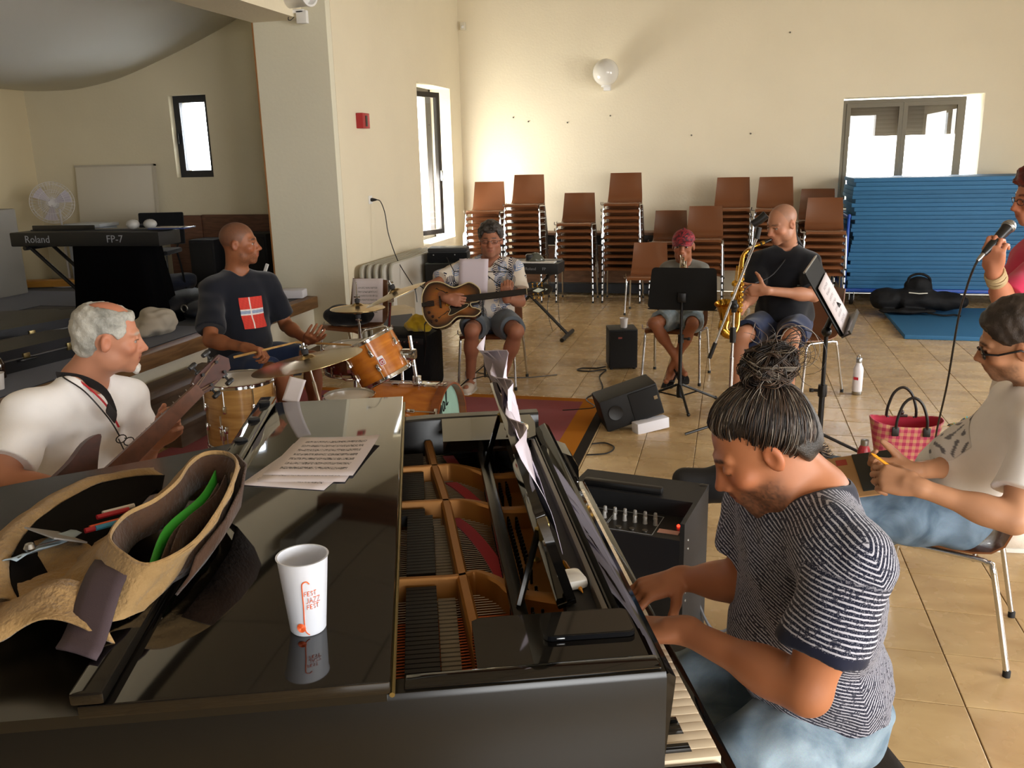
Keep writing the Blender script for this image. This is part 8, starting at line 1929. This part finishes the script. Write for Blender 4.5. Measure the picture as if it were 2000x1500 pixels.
PNK = cloth_mat('pink_linen', '#c93a5c', .85, .4)
p.cloth('blouse', p.tee_prims(sleeve=.92, hem=-.16, e=.018, neck=.075, neckdrop=.04, loose=.030), PNK, amp=.009, f=30, seed=21)
cl_ = MB(); nk = p.J['neck']; X_, Y_, Z_ = p.TR[:, 0], p.TR[:, 1], p.TR[:, 2]
for s_ in (-1, 1): cl_.sheet([[nk+X_*s_*.058-Y_*.055+Z_*.045, nk+X_*s_*.070+Y_*.015+Z_*.025, nk+X_*s_*.030+Y_*.090-Z_*.06], [nk+X_*s_*.092-Y_*.06+Z_*.005, nk+X_*s_*.118+Y_*.03-Z_*.018, nk+X_*s_*.082+Y_*.115-Z_*.09]], .005)
cl_.build('collar', PNK, p.root, world=True)
p.cloth('white_shorts', p.trouser_prims(hem=.78, e=.024), cloth_mat('white_cotton', '#e2dcd8', .9), amp=.005, seed=9)
for q, t in (('L', (1.20, 4.36, 0)), ('R', (1.17, 4.15, 0))): shoe(p, q, p.J['an'+q]*[1, 1, 0], t, WSH, 'sneaker')
cap_hair(p, 'hair', hair_mix('#3a120e', '#7a2a1e', 80, 2), t=.020, front=.058, low=-.02, back=-.07, amp=.006, f=110, seed=23, side=-.02, top=.014)
glasses(p, mat('glasses_brown', '#3a2018', .3), oval=.7)
bk_ = MB(); w0 = p.J['wrR']; dfa = unit(p.J['wrR']-p.J['elR']); Bs = basis(dfa)
for k in range(5): c0 = w0-dfa*(.018+.012*k); bk_.tube([c0+Bs[:, 0]*(.037+.002*(k % 2))*math.cos(a*PI/8)+Bs[:, 1]*.035*math.sin(a*PI/8)+dfa*.005*math.sin(a*PI/8+k*1.7) for a in range(16)], .006, 6, closed=True)
bk_.build('bracelets', mat('bracelet_beige', '#b59d74', .6), p.root, world=True)
mc = thing('microphone', 'silver headed black microphone held by the singer', 'microphone', (1.0, 3.8, 1.44))
a_, b_ = Vector((1.066, 3.855, 1.506)), Vector((.944, 3.748, 1.388)); dm = (b_-a_).normalized(); MM = frame(a_, dm, (0, 0, 1))
MB().ball((0, 0, 0), (.026, .026, .027), 20, 14, MM).build('grille', mat('mic_mesh', '#a7a6a4', .35, .9, bump=.8, bscale=1500, dist=.001), mc, world=True)
MB().lathe([(.0265, -.004), (.0275, 0), (.0275, .006), (.0265, .008)], 20, MM).build('collar_ring', STEEL, mc, world=True)
MB().lathe([(.024, .012), (.021, .04), (.016, .13), (.0125, .165), (.011, .17)], 18, MM).build('handle', BLACKM, mc, world=True)
MB().lathe([(.009, .168), (.0095, .19), (.006, .21)], 12, MM).build('connector', STEEL, mc, world=True)
c0 = MM @ Vector((0, 0, .205))
mk = thing('microphone_cable', 'black cable hanging from the singer microphone to the floor', 'cable', (1.0, 4.2, 0))
MB().tube(catmull([c0, c0+dm*.03+Vector((0, 0, -.02)), (.925, 3.80, 1.27), (.935, 3.92, 1.12), (.968, 4.127, .79), (1.000, 4.371, .47), (1.06, 4.62, .18), (1.15, 4.80, .015), (1.4, 4.95, .008), (1.8, 5.0, .008)], 8), .0045, 6).build('lead', BLACKP, mk, world=True)
# ================= soft things and odds and ends =================
def soft(name, label, cat, base, prims, m, amp=.008, f=30, seed=0, h=.009, group=None, part='body', rz=0.0):
    t = thing(name, label, cat, base, rz, group); q = SDF(h)
    for a in prims:
        if len(a) == 2: q.ell(a[0], v3(a[1]), None, .03)
        else: q.cap(a[0], a[1], a[2], a[3], .03)
    V, F = q.mesh(noise=lambda P: wrinkle(P, amp, f, seed), post=lambda P, D: np.maximum(D, -P[:, 2]+.0))
    obj(part, np_mesh(part, V, F, m), t); return t
NYL = mat('black_nylon', '#0b0b0d', .75, spec=.25, bump=.4, bscale=60, dist=.004)
t = soft('black_bag', 'black soft bag lying on the single blue mat on the floor', 'bag', (2.02, 10.42, .044), [((-.30, 0, .14), (.17, .17, .13)), ((.0, .02, .14), (.30, .19, .13)), ((.30, .05, .12), (.26, .16, .10)), ((.02, -.02, .30), (.14, .08, .10)), ((-.1, -.16, .04), (.30, .08, .03))], NYL, .012, 26, 3)
MB().tube(catmull([(-.10, -.04, .30), (-.08, -.05, .40), (.02, -.05, .435), (.12, -.05, .39), (.14, -.04, .28)], 5), .014, 8).build('handle', NYL, t)
MB().tube([(-.10, -.175, .245), (.0, -.195, .238), (.09, -.185, .242)], .006, 6, flat=.5).build('reflective_strip', mat('strip_pale', '#c6c2b4', .4), t)
MB().tube(catmull([(.1, -.22, .03), (.25, -.27, .015), (.36, -.25, .02), (.42, -.28, .012)], 4), .010, 6).build('strap', NYL, t)
# jacket on the chair by the drums, yellow cloth on the covered amplifier
soft('black_jacket', 'black jacket bundled on the chair seat by the drums', 'jacket', (-3.17, 6.88, .445), [((-.07, -.03, .09), (.15, .14, .09)), ((.08, .0, .08), (.13, .14, .08))], BLACKF, .008, 40, 5, .008)
soft('yellow_cloth', 'crumpled yellow cloth on top of the covered amplifier', 'cloth', (-2.42, 6.52, .478), [((-.03, 0, .045), (.075, .07, .05)), ((.02, .0, .08), (.05, .05, .05)), ((.06, -.01, .035), (.055, .06, .04)), ((-.02, .0, .11), (.03, .03, .03))], mat('yellow_cloth', '#c9a81c', .9, sheen=.3), .009, 70, 2, .006)
# on the stage
ZS = .515
soft('gig_bag', 'black gig bag slumped at the end of the stage by the pillar', 'bag', (-4.52, 7.35, ZS), [((0, 0, .13), (.27, .40, .13)), ((-.05, -.2, .20), (.20, .24, .10)), ((.1, .15, .10), (.17, .30, .10))], NYL, .010, 20, 4, .012)
o = MB().box(-.12, .12, -.09, .09, 0, .085, b=.02).build('foam_block', mat('white_foam', '#e4e3ea', .8)); o.location = (-4.20, 7.83, ZS); o.rotation_euler = (0, 0, .2); tag(o, 'white foam block on the stage corner beside the pillar', 'foam block')
SPKS = mat('stage_speaker', '#0c0d11', .7, bump=.3, bscale=300, dist=.002)
for k, (x, y, w_, h_, rz, lab) in enumerate(((-5.55, 8.55, .30, .52, .06, 'black speaker box standing left before the wooden boards on the stage'), (-4.95, 8.60, .36, .58, -.05, 'taller black speaker box standing next to the pillar on the stage'))):
    t = thing('stage_speaker', lab, 'speaker', (x, y, ZS), rz, 'black speaker boxes on the stage')
    MB().box(-w_/2, w_/2, -.17, .17, 0, h_, b=.02).build('cabinet', SPKS, t); MB().box(-w_/2+.025, w_/2-.025, -.178, -.168, .03, h_-.03, b=.004).build('grille', mat('grille_black', '#0a0a0b', .75), t)
t = thing('white_batten', 'short white batten leaning behind the gig bag', 'batten', (-4.62, 7.86, ZS), 0); MB().box(-.015, .015, -.01, .01, 0, .36, T(0, 0, 0) @ RY(R(24)), b=.003).build('bar', WHITEP, t)
soft('blue_cloth', 'dark blue cloth heaped by the wooden boards on the stage', 'cloth', (-5.75, 8.15, ZS), [((0, 0, .08), (.22, .16, .10)), ((.1, .05, .1), (.12, .12, .10))], mat('navy_cloth', '#182136', .95, sheen=.2), .012, 26, 6, .012)
t = soft('keyboard_bag', 'long black padded bag with blue sheen lying behind the drummer', 'bag', (-4.46, 6.75, ZS), [((-.25, .0, .11), (.24, .42, .11)), ((.12, .05, .10), (.24, .50, .10)), ((-.05, .1, .17), (.26, .30, .07))], mat('navy_nylon', '#111620', .55, spec=.4, bump=.4, bscale=50, dist=.004), .008, 18, 7, .012)
MB().tube([(.05+.03*math.cos(a*PI/6), -.42, .14+.03*math.sin(a*PI/6)) for a in range(12)], .006, 6, closed=True).build('ring', STEEL, t)
soft('white_bundle', 'crumpled white cloth bundle on the stage edge', 'cloth', (-4.42, 5.92, ZS), [((0, 0, .08), (.13, .17, .10)), ((.03, .1, .10), (.10, .11, .10)), ((-.02, -.12, .04), (.10, .10, .05)), ((-.05, .05, .16), (.07, .08, .05))], mat('white_cloth', '#bdb5a6', .95), .014, 40, 8, .009)
for k, (x, y, l, w_, h_, rz, lab) in enumerate(((-4.72, 4.75, 1.15, .38, .15, 1.42, 'black instrument case nearest the front edge of the stage'), (-5.30, 5.45, 1.3, .44, .16, 1.30, 'long black instrument case further back on the stage'), (-5.95, 5.9, 1.0, .5, .12, .45, 'flat black case lying below the stage keyboard'))):
    t = thing('instrument_case', lab, 'case', (x, y, ZS), rz, 'black instrument cases on the stage')
    pl = rrect(l, w_, .12, 5); MB().prism(pl, 0, h_*.55).build('base', mat('case_black', '#0d0d10', .5, spec=.4, bump=.15, bscale=200), t, smooth=30)
    MB().prism([(a*.995, b_*.99) for a, b_ in pl], h_*.57, h_).build('lid', mat('case_black2', '#121218', .45, spec=.45, bump=.15, bscale=200), t, smooth=30)
    MB().tube([(a*1.002, b_*1.004, h_*.56) for a, b_ in pl], .006, 6, closed=True).build('rim', STEEL if k < 2 else BLACKM, t)
    for sx in (-.3, 0, .3): MB().box(sx*l-.025, sx*l+.025, -w_/2-.012, -w_/2+.004, h_*.4, h_*.75, b=.004).build('latch', mat('latch_brass', '#8d7c54', .3, .9), t)
    MB().tube(catmull([(-.07, -w_/2-.005, h_*.45), (-.05, -w_/2-.035, h_*.5), (.05, -w_/2-.035, h_*.5), (.07, -w_/2-.005, h_*.45)], 4), .008, 6).build('handle', BLACKP, t)
paper_cup((-4.30, 4.23, ZS), 'white paper cup on the stage edge at the far left', .042, .10)
t = thing('small_bottle', 'small dark glass bottle with brown cap behind the stage paper cup', 'bottle', (-4.52, 4.48, ZS))
MB().lathe([(.03, 0), (.033, .005), (.033, .10), (.014, .135), (.013, .165)], 16).build('body', mat('amber_glass', '#2a1a10', .1, spec=.6, coat=.4), t); MB().lathe([(.0155, .158), (.0155, .18), (0, .182)], 12).build('cap', mat('cap_tan', '#8f7a5c', .5), t)
# wooden step in front of the stage
SW = wood('step_wood', '#4a3828', '#6a5540', .55, 2.2, (8, 1, 8))
t = thing('wooden_step', 'brown wooden two level step against the stage front', 'step', (-3.80, 5.15, 0))
MB().box(-.19, .12, -.62, .72, .275, .315, b=.006).build('upper_tread', SW, t); MB().box(-.19, .10, -.60, .70, 0, .275).build('upper_riser', SW, t, smooth=0)
MB().box(.10, .36, -.40, .55, .125, .16, b=.006).build('lower_tread', SW, t); MB().box(.10, .34, -.38, .53, 0, .125).build('lower_riser', SW, t, smooth=0)
# cable under the guitarist's chair
t = thing('cable', 'thin grey cable on the floor behind the guitarist feet', 'cable', (-1.9, 7.0, 0)); MB().tube(catmull([(-.2, .1, .005), (.0, -.02, .005), (.25, -.02, .005), (.5, .12, .005)], 6), .004, 6).build('lead', mat('grey_cable', '#55565a', .5), t)
